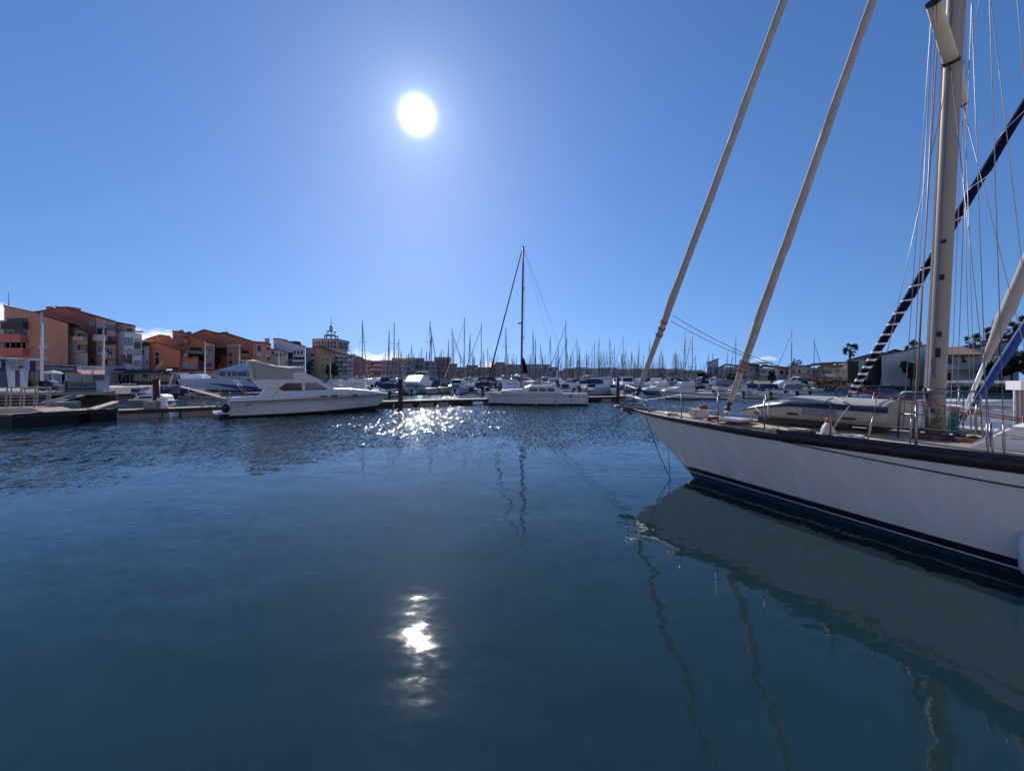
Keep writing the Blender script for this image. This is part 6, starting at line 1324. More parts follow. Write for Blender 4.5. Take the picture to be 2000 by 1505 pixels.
for p in (((-.5, .12, .8), (-.35, .12, .4), (-.5, .12, 0)), ((-.5, -.12, .8), (-.6, -.12, .4), (-.7, -.12, 0)), ((.2, .12, 1.3), (.6, .12, 1.3), (.65, .12, 1.0)), ((.2, -.12, 1.3), (.55, -.12, 1.05), (.5, -.12, .75))): mb = MB(); mb.tube(p, 0, 6, radii=[.11, .08, .06]); mb.build('leg', MATS['pale_statue'], t)
mb = MB(); mb.tube([(-.6, 0, .85), (-.85, 0, .8), (-.95, 0, .4)], 0, 6, radii=[.06, .09, .03]); mb.build('tail', MATS['pale_statue'], t); mb = MB(); mb.tube([(.2, 0, 1.75), (.35, 0, 2.05), (.5, 0, 2.1)], 0, 6, radii=[.07, .1, .05]); mb.build('mane', MATS['pale_statue'], t)
c0 = PD(241, 721, 99); mb = MB(); mb.cyl((c0.x, 99, 1.35), .5, 1.0, 10); mb.cyl((c0.x, 99, c0.z - .2), .42, 1.75, 12, .62); t_ = solo(mb, 'tall_planter', mat('woven_planter', (.16, .10, .06), .8, 0, .3, 8), 'tall brown woven planter left of the roof letters', 'planter'); t_.location.z = c0.z - 1.9
# railing with white boards, rowing boat on the quay
D = 92; t = thing('quay_railing', 'white boarded railing along the quay edge before the restaurant', 'railing', (PD(245, 0, D).x, D, 1.35), 0, world=True)
for i in range(5): panel(t, 219, 750.2 + i * 2.6, 263, 751.6 + i * 2.6, D - 1, .06, CONC, 'rail_board')
for x in (220, 231, 242, 253, 262): panel(t, x, 746 if x in (231, 253) else 749, x + .7, 764, D - 1.15, .1, GALV, 'rail_post')
c0 = PD(257, 753, 88); SHh = Hull(3.2, 1.3, .5, .42, rake=.12); t = thing('rowing_boat', 'little grey rowing boat propped on the quay before the boarded railing', 'rowing boat', (c0.x + 1.1, 88, c0.z - .1), R(180)); SHh.strip('hull', mat('grey_boat_paint', (.14, .14, .15), .5), t, SHh.zr, lambda x: -.2, 3); SHh.deck('cover', WHITE, t)
# ------------------------------------------------------------------ the marina: one boat of each kind, then copies
HULLB = mat('royal_blue_hull', (.02, .05, .17), .3, 0, .1, 1); HULLC = mat('cream_hull', (.60, .56, .48), .35, 0, .06, 1); REDC = mat('red_canvas', (.24, .03, .035), .8, 0, .2, 3); TEALC = mat('turquoise_canvas', (.02, .20, .26), .8, 0, .2, 3); GREYC = mat('grey_canvas', (.24, .25, .28), .85, 0, .2, 3); MASTM = mat('far_mast_metal', (.15, .15, .16), .5, .3, .15, 1)
PROTO_AT = Vector((0, -300, 0))
def kids_of(o):
    return KID.get(o.name, [])
KID = {}
def reg(root):
    """remember the children of a finished thing for fast copying"""
    for c in root.children_recursive: KID.setdefault(c.parent.name, []).append(c)
def clone(root, loc, rotz, sc, label, group):
    def cp(o, par):
        c = o.copy(); col.objects.link(c)
        if par is not None: c.parent = par
        for k in KID.get(o.name, []): cp(k, c)
        return c
    r = cp(root, None); r.location = loc; r.rotation_euler = (0, 0, rotz); r.scale = (sc, sc, sc); r['label'] = label
    if group: r['group'] = group
    return r
def sailboat(name, L, hm, mast_m, H, cover, furl, stripe, hood=None, rig=2):
    t = thing(name, '', 'sailing boat'); h = Hull(L, L * .31, L * .115, L * .098, wl=.85, rake=.08, tr=.78, mid=.42)
    h.strip('hull', hm, t, h.zr, lambda x: .13, 3, 0, 10); h.strip('boot_stripe', stripe, t, lambda x: .13, lambda x: -.35, 1, .004, 10); h.strip('hull_line', stripe, t, lambda x: h.zr(x) - .13, lambda x: h.zr(x) - .2, 1, .006, 10, False); h.deck('deck', WHITE, t, n=10)
    z = h.fs
    mb = MB(); mb.rings([[Vector((x, y, zz2)) for x, zz2 in ((L * .28, z), (L * .29, z + .5), (L * .55, z + .45), (L * .72, z + .1))] for y in (-L * .1, -L * .08, L * .08, L * .1)], True, False); cr = mb.build('coachroof', WHITE, t)
    for sd in (-1, 1): mb = MB(); mb.box(L * .32, L * .56, sd * L * .094 - .02, sd * L * .094 + .02, z + .17, z + .32); mb.build('side_window', DGLASS, cr)
    mx = L * .54; zt = H; mb = MB(); mb.tube([(mx, 0, z + .3), (mx, 0, zt)], 0, 6, radii=[.10, .075]); m_ = mb.build('mast', mast_m, t)
    for k in range(rig):
        zz2 = z + (zt - z) * ((.48,) if rig == 1 else (.38, .68))[k]; mb = MB(); mb.tube([(mx, -L * (.11 - .02 * k), zz2 + .05), (mx, 0, zz2), (mx, L * (.11 - .02 * k), zz2 + .05)], .03, 4); mb.build('spreader', mast_m, m_)
    mb = MB(); mb.tube([(mx, .0, zt), (mx, 0, zt + .5)], .012, 3); mb.tube([(mx, 0, zt + .05), (mx + .35, 0, zt + .12)], .015, 3); mb.build('masthead_aerial', mast_m, m_)
    mb = MB(); mb.tube([(mx - .1, 0, z + 1.25), (mx - .3, 0, z + 1.42), (mx - L * .2, 0, z + 1.32), (L * .12, 0, z + 1.22)], 0, 7, radii=[.14, .2, .16, .09]); mb.build('boom_cover', cover, t)
    mb = MB(); mb.tube([(L * .98, 0, h.fb + .1), (L * .96, 0, h.fb + .6), (mx + .08, 0, zt * .93)], 0, 6, radii=[.03, .085, .05]); mb.build('furled_headsail', furl, t)
    mb = MB()
    for sd in (-1, 1): mb.tube([(mx - .1, sd * L * .145, z), (mx, sd * L * .11, z + (zt - z) * .4), (mx, 0, zt * .97)], .012, 3)
    mb.tube([(.1, 0, h.fs), (mx, 0, zt)], .012, 3); mb.build('rigging', WIRE, t)
    mb = MB(); mb.tube([(L * .9, -L * .06, h.fb + .55), (L * 1.0, 0, h.fb + .6), (L * .9, L * .06, h.fb + .55)], .025, 4); mb.tube([(.05, -L * .11, z + .6), (0, 0, z + .62), (.05, L * .11, z + .6)], .025, 4)
    for sd in (-1, 1): mb.tube([(L * .9, sd * L * .06, h.fb + .55), (L * .5, sd * L * .14, z + .6), (.05, sd * L * .11, z + .6)], .012, 3)
    mb.build('guard_rail', CHROME, t)
    if hood is not None:
        mb = MB(); mb.rings([[Vector((x, y, zz2)) for x, zz2 in ((L * .24, z + .1), (L * .22, z + .95), (L * .29, z + 1.0), (L * .34, z + .45))] for y in (-L * .1, -L * .08, L * .08, L * .1)], True, True); mb.build('sprayhood', hood, t)
    reg(t); return t
def motorboat(name, L, hm, kind, trim, canopy=None):
    t = thing(name, '', 'motor boat'); h = Hull(L, L * .34, L * .15, L * .115, wl=.8, rake=.13, tr=.9, mid=.45)
    h.strip('hull', hm, t, h.zr, lambda x: .1, 3, 0, 10); h.strip('boot_stripe', trim, t, lambda x: .1, lambda x: -.3, 1, .004, 10); h.strip('rub_strip', trim, t, lambda x: h.zr(x) - .05, lambda x: h.zr(x) - .13, 1, .01, 10, False); h.deck('deck', WHITE, t, n=10); z = h.fs; b = L * .13
    if kind == 'pilot':
        mb = MB(); mb.rings([[Vector((x, y, q)) for x, q in ((L * .36, z), (L * .36, z + 1.55), (L * .60, z + 1.5), (L * .68, z + .75), (L * .9, z + .5), (L * .92, z + .2))] for y in (-b, -b * .9, b * .9, b)], True, False); c = mb.build('wheelhouse', WHITE, t)
        for sd in (-1, 1):
            for x0, x1 in ((.385, .47), (.49, .60)): mb = MB(); mb.prism([(L * x0, sd * b * .985, z + .8), (L * x1 + .14 * (x1 > .5), sd * b * .985, z + .8), (L * x1, sd * b * .94, z + 1.35), (L * x0, sd * b * .94, z + 1.35)], (0, sd * .02, 0)); mb.build('side_window', DGLASS, c)
        mb = MB(); mb.prism([(L * .612, -b * .8, z + 1.42), (L * .675, -b * .8, z + .85), (L * .675, b * .8, z + .85), (L * .612, b * .8, z + 1.42)], (.03, 0, .02)); mb.build('windscreen', DGLASS, c)
    elif kind == 'cruiser':
        mb = MB(); mb.rings([[Vector((x, y, q)) for x, q in ((L * .22, z), (L * .24, z + 1.35), (L * .5, z + 1.4), (L * .66, z + .65), (L * .93, z + .38))] for y in (-b, -b * .85, b * .85, b)], True, True); c = mb.build('cabin', WHITE, t)
        for sd in (-1, 1): mb = MB(); mb.prism([(L * .28, sd * b * .96, z + .72), (L * .62, sd * b * .96, z + .68), (L * .5, sd * b * .89, z + 1.2), (L * .28, sd * b * .89, z + 1.15)], (0, sd * .025, 0)); mb.build('side_window', DGLASS, c)
        mb = MB(); mb.tube([(L * .3, -b * .8, z + 1.3), (L * .2, -b * .8, z + 1.95), (L * .2, b * .8, z + 1.95), (L * .3, b * .8, z + 1.3)], .05, 5); mb.build('radar_arch', WHITE, t)
    else:
        mb = MB(); mb.rings([[Vector((x, y, q)) for x, q in ((L * .5, z), (L * .52, z + .3), (L * .9, z + .22))] for y in (-b, b)], True, False); mb.build('foredeck', WHITE, t)
        mb = MB(); mb.prism([(L * .50, -b * .9, z + .28), (L * .43, -b * .85, z + .78), (L * .43, b * .85, z + .78), (L * .50, b * .9, z + .28)], (.03, 0, .01)); mb.build('windscreen', DGLASS, t)
        mb = MB(); mb.box(L * .3, L * .36, -b * .6, b * .6, z - .1, z + .35); mb.build('seat', WHITE, t)
    if canopy is not None:
        x0, x1 = (L * .08, L * .44) if kind != 'open' else (L * .12, L * .52); mb = MB(); mb.rings([[Vector((x, y, q - .1 * (abs(y) > b * .9))) for x, q in ((x0, z + .75), (x0 + .1, z + 1.45), (x1 - .2, z + 1.5), (x1, z + .75))] for y in (-b, -b * .8, b * .8, b)], True, True); mb.build('canopy', canopy, t)
    mb = MB(); mb.box(-.42, -.02, -.2, .2, z - .15, z + .42); mb.box(-.35, -.12, -.1, .1, -.35, z - .15); mb.build('outboard_motor', BLACK, t)
    mb = MB(); mb.tube([(L * .55, -b * 1.1, h.fb + .35), (L * .98, 0, h.fb + .4), (L * .55, b * 1.1, h.fb + .35)], .025, 4); mb.tube([(L * .98, 0, h.fb + .4), (L * .97, 0, h.fb)], .025, 4); mb.build('bow_rail', CHROME, t)
    reg(t); return t
SB = [sailboat('sailing_boat', 10.0, HULLW, MASTM, 14.0, SAILNAVY, SAILG, NAVY, CANVB), sailboat('sailing_boat', 9.0, WHITE, MASTM, 12.6, CANVB, SAILNAVY, NAVY, None, 1), sailboat('sailing_boat', 11.5, HULLB, ALUD, 16.0, SAILG, SAILW, WHITE, GREYC),
      sailboat('sailing_boat', 10.5, HULLC, MASTM, 14.5, TEALC, SAILG, mat('dull_red_paint', (.20, .03, .03), .5), None), sailboat('sailing_boat', 9.5, HULLW, MASTM, 13.2, REDC, SAILNAVY, NAVY, REDC, 1), sailboat('sailing_boat', 11.0, WHITE, ALUD, 15.2, BLACK, mat('black_sail_cover', (.012, .013, .02)), NAVY, BLACK)]
SBD = ['white sailing boat with navy boom cover', 'white sailing boat with blue boom cover', 'blue hulled sailing boat with grey boom cover', 'cream sailing boat with turquoise boom cover', 'white sailing boat with red boom cover', 'white sailing boat with black boom cover']
SBH = [14.0, 12.6, 16.0, 14.5, 13.2, 15.2]; SBL = [10.0, 9.0, 11.5, 10.5, 9.5, 11.0]
MBT = [motorboat('motor_boat', 7.2, WHITE, 'pilot', NAVY), motorboat('motor_boat', 8.5, WHITE, 'cruiser', NAVY, CANVB), motorboat('motor_boat', 6.0, WHITE, 'open', NAVY), motorboat('motor_boat', 6.2, HULLW, 'open', BLACK, GREYC), motorboat('motor_boat', 7.0, HULLB, 'pilot', WHITE), motorboat('motor_boat', 8.0, HULLW, 'cruiser', BLACK), motorboat('motor_boat', 6.4, WHITE, 'open', NAVY, CANVB)]
MBD = ['white pilot house boat', 'white cabin cruiser with a blue canopy', 'small open white motor boat', 'small white boat under a grey cover', 'blue hulled pilot house boat', 'white cabin cruiser with black trim', 'small white boat under a blue cover']
MBL = [7.2, 8.5, 6.0, 6.2, 7.0, 8.0, 6.4]
used_s, used_m = set(), set()
ORD = ['first', 'second', 'third', 'fourth', 'fifth', 'sixth', 'seventh', 'eighth', 'ninth', 'tenth', 'eleventh', 'twelfth', 'thirteenth', 'fourteenth', 'fifteenth', 'sixteenth', 'seventeenth', 'eighteenth', 'nineteenth', 'twentieth'] + ['twenty-' + x for x in ('first', 'second', 'third', 'fourth', 'fifth', 'sixth', 'seventh', 'eighth', 'ninth')] + ['thirtieth'] + ['thirty-' + x for x in ('first', 'second', 'third', 'fourth', 'fifth', 'sixth', 'seventh', 'eighth', 'ninth')] + ['fortieth'] + ['forty-' + x for x in ('first', 'second', 'third', 'fourth', 'fifth', 'sixth', 'seventh', 'eighth', 'ninth')]
gm = random.Random(21)
def put(protos, used, k, x, D, rot, sc, label, group, off=None):
    """boat k whose mast (or middle) shows at photo column x at distance D"""
    L_ = (SBL if protos is SB else MBL)[k] * sc; ofs = L_ * (.54 if protos is SB else .5)
    p = PD(x, HZ, D); loc = Vector((p.x - math.cos(rot) * ofs, p.y - math.sin(rot) * ofs, 0))
    if k not in used:
        used.add(k); t = protos[k]; t.location = loc; t.rotation_euler = (0, 0, rot); t.scale = (sc, sc, sc); t['label'] = label; t['group'] = group; return t
    return clone(protos[k], loc, rot, sc, label, group)
# masts read off the photograph: column, top; the distance follows from the mast's height
main = [(708, 627, 0), (760, 646, 1), (770, 631, 0), (840, 627, 5), (843, 650, 1), (883, 643, 0), (886, 658, 3), (907, 622, 2), (918, 655, 1), (940, 633, 5), (952, 681, 4), (988, 640, 0), (1041, 645, 3), (1046, 662, 1), (1075, 657, 0), (1105, 628, 5), (1107, 660, 4), (1127, 662, 0), (1131, 676, 1), (1161, 667, 0), (1170, 660, 3), (1191, 660, 5), (1200, 674, 0), (1217, 658, 2), (1222, 682, 1), (1248, 668, 5), (1267, 690, 4), (1268.5, 668, 0), (1291, 682, 1), (1338, 649, 0), (1352, 645, 5), (1358, 693, 1), (1437, 659, 1), (1546, 646, 0), (1590, 664, 1), (1384, 688, 4), (1419, 701, 0),
        (779, 661, 3), (804, 674, 1), (823, 680, 0), (862, 682, 4), (876, 664, 1), (1056, 672, 0), (1090, 678, 1), (1146, 684, 0), (1179, 686, 4), (1234, 686, 1)]
main.sort(key=lambda m: m[0])
LEAN = {}
n_ = 0
for x, y, k in main:
    D = (SBH[k] - CAM_H) * FPX / (HZ - y); sc = 1.0
    if D > 175: sc = 175 / D; D = CAM_H * 0 + (SBH[k] * sc - CAM_H) * FPX / (HZ - y)
    if x > 1370: sc *= 1.0; D = min(D, 96) if x < 1450 else D
    if x > 1500: D = 118; sc = ((HZ - y) / FPX * D + CAM_H) / SBH[k]
    if 1330 < x < 1445: D = 78; sc = ((HZ - y) / FPX * D + CAM_H) / SBH[k]
    rot = R(gm.choice((80, 97, 100, -82, -95, 20, 165)) + gm.uniform(-8, 8))
    if x in (907, 940, 1105, 1217, 1161): rot = R(gm.choice((168, 190, 12)) + gm.uniform(-5, 5))
    put(SB, used_s, k, x, D, rot, sc, f"{SBD[k]}, {ORD[n_]} tall mast from the left", 'sailing boats whose tall masts stand out in the marina'); n_ += 1
# the forest of smaller masts behind
def fits(D, x):
    return True
xs_ = [gm.uniform(935, 1335) for _ in range(165)] + [gm.uniform(745, 935) for _ in range(42)] + [gm.uniform(1335, 1440) for _ in range(12)]
xs_.sort()
for i, x in enumerate(xs_):
    k = gm.choice((0, 1, 3, 4, 5, 1, 0)); D = gm.uniform(165, 250); top = gm.uniform(684, 712); sc = min(1.35, max(.72, ((HZ - top) / FPX * D + CAM_H) / SBH[k]))
    put(SB, used_s, k, x, D, R(gm.choice((80, 97, -82, -95)) + gm.uniform(-8, 8)), sc, 'far sailing boat in the dense forest of small masts', 'small far masts at the back of the marina')
# rows of motor boats and low craft
rows = [('near the brown piling', 735, 900, 82, 9), ('in the left middle row', 640, 935, 108, 22), ('in the left back row', 660, 940, 145, 22),
        ('behind the middle boat', 930, 1200, 78, 15), ('in the right middle row', 930, 1290, 105, 24), ('in the right back row', 940, 1340, 145, 28)]
for desc, x0, x1, D, n in rows:
    for i in range(n):
        x = x0 + (x1 - x0) * (i + .5 + gm.uniform(-.25, .25)) / n; k = gm.choice((0, 1, 2, 3, 5, 6, 6, 1, 0, 5, 4)); sc = gm.uniform(.8, 1.2) * (1.15 if D > 100 else 1)
        put(MBT, used_m, k, x, D + gm.uniform(-5, 5), R(gm.choice((85, 95, -85, -95, 75, -75, 20, 160)) + gm.uniform(-12, 12)), sc, f"{MBD[k]}, {ORD[i]} from the left {desc}".replace('small ', ''), 'low motor boats moored in the marina')
# the row seen past the big yacht's bow
right = [(1338, 59, 0, 176, 1.02, 'white pilot house boat with dark windows straight above the yacht bow rail'), (1298, 82, 3, 190, 1.1, 'small covered boat just right of the big yacht outer furled sail'), (1405, 60, 2, 148, .95, 'open white boat right of the pilot house boat, half behind the inner furled sail'), (1436, 66, 1, 138, .85, 'blue canopied cruiser behind the inner furled sail'), (1460, 60, 2, 142, .9, 'open white boat right of the inner furled sail foot'), (1484, 63, 6, 146, .95, 'blue covered small boat with a tilted outboard before the big cruiser'),
         (1506, 61, 2, 140, 1.0, 'open white boat with a tilted dark outboard'), (1532, 63, 3, 152, .95, 'grey covered boat at the right end of the near row'), (1527, 78, 5, 176, 1.12, 'tall white cruiser with black side windows at the right end of the row'), (1400, 82, 3, 150, 1.25, 'boat under a crumpled grey cover behind the near row'), (1445, 86, 3, 205, 1.25, 'boat under a pale grey cover behind the inner furled sail'), (1582, 92, 2, 185, .9, 'little white boat lying by the rocky bank'), (1290, 70, 4, 185, 1.0, 'blue hulled boat left of the pilot house boat'), (1318, 88, 6, 178, 1.2, 'blue covered boat in the second row above the yacht bow'), (1345, 95, 1, 175, 1.1, 'blue canopied cruiser in the third row above the yacht bow'), (1225, 56, 2, 95, .8, 'small open boat with a dark outboard beside the end piling'), (1375, 100, 5, 185, 1.1, 'white cruiser in the back row in front of the white gabled house')]
for x, D, k, rd, sc, lb in right: put(MBT, used_m, k, x, D, R(rd), sc, lb, 'motor boats moored beyond the big yacht bow')
# nearer boats around the pontoons on the left centre
for x, D, k, rd, sc, lb in ((812, 80, 5, 262, 1.5, 'big pale cruiser facing the camera right of the brown piling'), (848, 79, 2, 255, 1.2, 'open boat right of the big pale cruiser'), (870, 82, 3, 265, 1.3, 'grey covered boat between the big pale cruiser and the middle sailing boat'), (895, 80, 0, 262, 1.15, 'white pilot boat bow on, left of the middle sailing boat'),
                            (700, 70, 0, 190, 1.2, 'white pilot boat with a dark square window above the motor yacht foredeck'), (665, 74, 1, 185, 1.1, 'blue canopied cruiser above the motor yacht windscreen'), (720, 62, 2, 175, 1.0, 'open white boat just above the motor yacht foredeck'), (742, 66, 6, 185, 1.0, 'blue covered boat above the motor yacht bow'), (655, 95, 4, 178, 1.2, 'blue hulled pilot boat farther behind the motor yacht windscreen'), (685, 100, 5, 182, 1.2, 'black trimmed cruiser in front of the dark trees')):
    put(MBT, used_m, k, x, D, R(rd), sc, lb, 'motor boats lying behind the left pontoon')
# two motor boats with folded canopies, right behind the dinghy
c0 = PD(1735, 770, 19); t = put(MBT, used_m, 2, 1735, 19.5, R(122), .95, 'open boat with a folded blue canopy behind the dinghy stern', None)
fr = Frame(t.location.x, t.location.y, R(122)); a, b = PD(1708, 766, 17.6), PD(1760, 769, 18.4)
fc = thing('folded_canopy', 'rolled blue canopy on a tube frame above the open boat behind the dinghy', 'canopy', (a.x, a.y, 1.0), 0, world=True)
mb = MB(); mb.tube([a, a.lerp(b, .5), b], 0, 10, radii=[.15, .19, .15]); mb.build('canopy_roll', CANVB, fc)
for p, q in ((a, PD(1716, 800, 17.8)), (a, PD(1700, 800, 17.4)), (b, PD(1745, 800, 18.2)), (PD(1725, 772, 18), PD(1765, 768, 18.4))): mb = MB(); mb.tube([p, q], .022, 6); mb.build('canopy_bow', CHROME, fc)
a = [PD(x, y, 20) for x, y in ((1631, 764), (1640, 760), (1657, 758.5), (1672, 762))]; fc = thing('folded_canopy', 'dark blue hood frame leaning left of the navy furled headsail foot', 'canopy', (a[0].x, 20, 1.0), 0, world=True)
mb = MB(); mb.tube(a, 0, 8, radii=[.07, .12, .1, .06]); mb.build('canopy_roll', CANVB, fc)
for p, q in (((1632, 764), (1655, 800)), ((1670, 762), (1690, 800)), ((1650, 760), (1650, 800))): mb = MB(); mb.tube([PD(*p, 20), PD(*q, 20)], .022, 6); mb.build('canopy_bow', CANVB, fc)
put(MBT, used_m, 6, 1668, 21.5, R(118), .9, 'blue covered boat mostly hidden behind the dinghy middle', None)
# ------------------------------------------------------------------ houses, hall, palms and hedges on the right bank
WHW = wallm('white_house', (.40, .43, .46)); WHG = wallm('greyed_white', (.28, .31, .33)); DARKC = mat('dark_timber_and_recess_shade', (.075, .06, .052), .85, 0, .25, 1.5, streak=4); MOSS = mat('mossy_roof_tile', (.20, .14, .09), .85, 0, .3, 1, bump=.4, bscale=6); GRND = 1.12
def house(label, D, x0, x1, cat='house'): return Bld('house', label, D, x0, x1, cat, GRND, 'low houses on the right bank')
b = house('white gabled house at the left end of the right bank', 135, 1380, 1403); b.wall([(1381, 709), (1403, 701), (1403, 741), (1381, 741)], 10, WHW); b.roof([(1380, 709), (1404, 700.5)], 10, MOSS); b.win(1395, 720, 1399, 727, 'pane', -.01); b.win(1386, 722, 1390, 728, 'pane', -.01)
b = house('low mossy roofed house with an outside stair right of the white gabled one', 130, 1403, 1455); b.wall([(1403, 716), (1455, 716), (1455, 742), (1403, 742)], 10, WHG); b.roof([(1400, 720), (1418, 711), (1457, 717)], 11, MOSS)
b.loggia(1408, 724, 1420, 736, .3, BEIGE, 1.0); b.loggia(1426, 722, 1444, 728, .5, CONC, 1.2); b.win(1428, 731, 1434, 739, 'dark', -.01); b.win(1438, 731, 1444, 739, 'pane', -.01)
b = house('two storey green grey house behind the inner furled sail', 128, 1455, 1482); b.wall([(1455, 714), (1482, 715), (1482, 743), (1455, 743)], 10, WHG); b.roof([(1452, 711), (1484, 714.5)], 12, MOSS, 0, 1.0, .5); b.win(1464, 719, 1470, 727, 'pane', -.01); b.win(1474, 719, 1479, 727, 'pane', -.01); b.box(1456, 731.5, 1472, 733, 2, WHW, 'canopy', -2.0); b.win(1458, 734, 1470, 742, 'pane', -.01)
b = house('pale house with a long balcony and a hanging roof canopy', 127, 1482, 1545); b.wall([(1482, 718), (1545, 720), (1545, 744), (1482, 744)], 10, WHW); b.roof([(1478, 722), (1490, 714.5), (1547, 720)], 12, MOSS, 0, 1.0, .4); b.box(1486, 707.5, 1509, 709, 5, GALV, 'roof_canopy', 3)
for x in (1488, 1506): b.box(x, 709, x + .6, 716, .2, GALV, 'canopy_post', 4)
b.loggia(1482, 722, 1497, 733, .35, WHW, 1.2); b.win(1503, 722, 1509, 730, 'pane', -.01); b.win(1522, 723, 1530, 731, 'dark', -.01); b.win(1534, 724, 1541, 731, 'pane', -.01)
b = house('long low white house with a pale flat roof edge', 122, 1540, 1600); b.wall([(1540, 717), (1570, 716), (1600, 719), (1600, 745), (1540, 745)], 10, WHW); b.roof([(1538, 717), (1572, 715.3)], 9, CONC, -.2, 1.0, .4); b.roof([(1568, 718), (1590, 712), (1632, 709)], 12, TILE, 1.5, .8, .4)
for x in (1547, 1558, 1576, 1586): b.win(x, 721, x + 5.5, 730, 'pane' if x != 1558 else 'dark', -.01)
b.box(1540, 734, 1600, 745, .3, WHG, 'garden_wall', -3.5)
b = house('gabled house with a brown porch roof and white balcony left of the big white hall', 116, 1598, 1656); b.wall([(1600, 718), (1614, 713), (1640, 717), (1656, 711), (1656, 745), (1600, 745)], 10, WHG); b.roof([(1597, 719), (1614, 712), (1645, 717.5)], 6, MOSS, -1.5, 1.0, .35); b.roof([(1590, 712), (1625, 708.5), (1657, 707.5)], 10, TILE, 3, .6); b.roof([(1641, 716), (1656, 710)], 6, TILE, -.8, .5)
b.loggia(1603, 722, 1624, 735, .45, WHW, 1.3); b.win(1632, 719, 1640, 727, 'pane', -.01); b.win(1645, 720, 1653, 728, 'pane', -.01)
for i, x in enumerate((1602, 1606, 1624, 1636, 1641, 1648)): 
    q = PD(x, 740, 113); mb = MB(); g = random.Random(i); leaf_ball(mb, Vector((0, 0, 1.2)), .55, 60, g, .2, 2.2); t_ = solo(mb, 'cypress_bush', LEAF, ('slim dark cypress left of the white balcony', 'slim dark cypress below the white balcony', 'slim dark cypress at the right end of the white balcony', 'cypress before the window right of the balcony', 'cypress between two windows of the gabled house', 'cypress nearest the big white hall')[i], 'bush', 'cypresses before the gabled house'); t_.location = (q.x, 113, GRND - .2)
b = house('big white hall with dark timber, shaded recess, two sloping roofs and a huge blank wall', 100, 1656, 1812, 'hall')
b.wall([(1656, 704.5), (1708, 692), (1724, 690), (1724, 756), (1656, 756)], 14, WHW, 2); b.roof([(1654, 705), (1708, 691.3), (1726, 690)], 14, MOSS, 2, .9, .3); b.box(1656, 705, 1677, 748, .3, DARKC, 'cladding_and_recess_shade', 1.69); b.box(1697, 701, 1722, 754, .3, DARKC, 'cladding_and_recess_shade', 1.69); b.roof([(1694, 702), (1708, 697)], 4, EAVE, 0, .8, .3)  # second dark box paints the shade of an open recess; first is cladding
b.wall([(1722, 694), (1747, 690), (1764, 687), (1796, 678), (1813, 674), (1813, 756), (1722, 756)], 15, wallm('hall_white', (.40, .44, .48), .06)); b.roof([(1720, 694), (1748, 689.6), (1765, 686.5)], 16, MOSS, .4, .7, .25); b.roof([(1722, 692), (1748, 683.5), (1765, 686.4)], 9, MOSS, 5, .3, .25); b.roof([(1763, 686.6), (1796, 677.4), (1814, 673.2)], 16, MOSS, .0, .6, .25)
b = house('two storey white house with a ribbed tile roof behind the mast', 94, 1815, 1912)
b.wall([(1815, 693), (1912, 693), (1912, 757), (1815, 757)], 12, WHW); a_ = [PD(1838, 680, 97), PD(1880, 677, 97), PD(1925, 692.5, 92.6), PD(1838, 694, 92.6)]
mb = MB(); mb.prism(a_, (0, .1, -.25)); mb.build('roof', MOSS, b.t); tile_m = None
for i in range(24):
    f = (i + .5) / 24; p, q = a_[0].lerp(a_[1], f), a_[3].lerp(a_[2], f); mb = MB(); rr = []
    for c in (p + Vector((0, 0, .02)), q + Vector((0, -.05, .02))): rr.append([c + Vector((.15 * math.cos(t), 0, .17 * math.sin(t))) for t in [PI * k / 5 for k in range(6)]])
    mb.rings(rr, False, True, closed=False); mb.build('tile', mat('pale_roof_tile', (.46, .34, .27), .85, 0, .3, 3) if i % 2 else TILE, b.t)
b.wall([(1880, 690), (1912, 681), (1985, 664), (1990, 690), (1990, 757), (1880, 757)], 14, WHG, 6, 'rear_hall'); b.roof([(1815, 683), (1880, 679), (1985, 663)], 14, mat('grey_roof_sheet', (.30, .29, .29), .7), 6.4, .3)
b.win(1845, 697, 1859, 711, 'pane', -.01, None, 2); b.box(1842, 718, 1912, 721.5, 1.6, WHW, 'balcony_slab', -1.62); b.loggia(1878, 697, 1905, 718, .45, WHW, 1.2); b.win(1845, 727, 1858, 748, 'dark', -.01, None, 1); b.win(1862, 703, 1872, 714, 'shut', -.01)
for x in (1842, 1850): q = PD(x, 752, 91); mb = MB(); mb.box(q.x - .4, q.x + .4, 90.8, 91.2, 1.5, 1.6); mb.box(q.x - .4, q.x + .4, 91.2, 91.28, 1.6, 2.1); mb.box(q.x - .35, q.x - .28, 90.85, 91.15, GRND, 1.5); mb.box(q.x + .28, q.x + .35, 90.85, 91.15, GRND, 1.5); solo(mb, 'garden_chair', WHITE, 'white garden chair on the bank, ' + ('left' if x == 1842 else 'right') + ' one of the pair before the tile roofed house', 'chair', 'garden chairs before the tile roofed house')
q = PD(1870, 752, 91); mb = MB(); mb.box(q.x - 1.0, q.x + 1.2, 91, 92, GRND, 2.0); mb.box(q.x - 1.05, q.x + 1.25, 90.9, 92.1, 2.0, 2.08); solo(mb, 'garden_box', mat('grey_storage_box', (.26, .27, .29), .6), 'grey storage box on the bank right of the garden chairs', 'storage box')
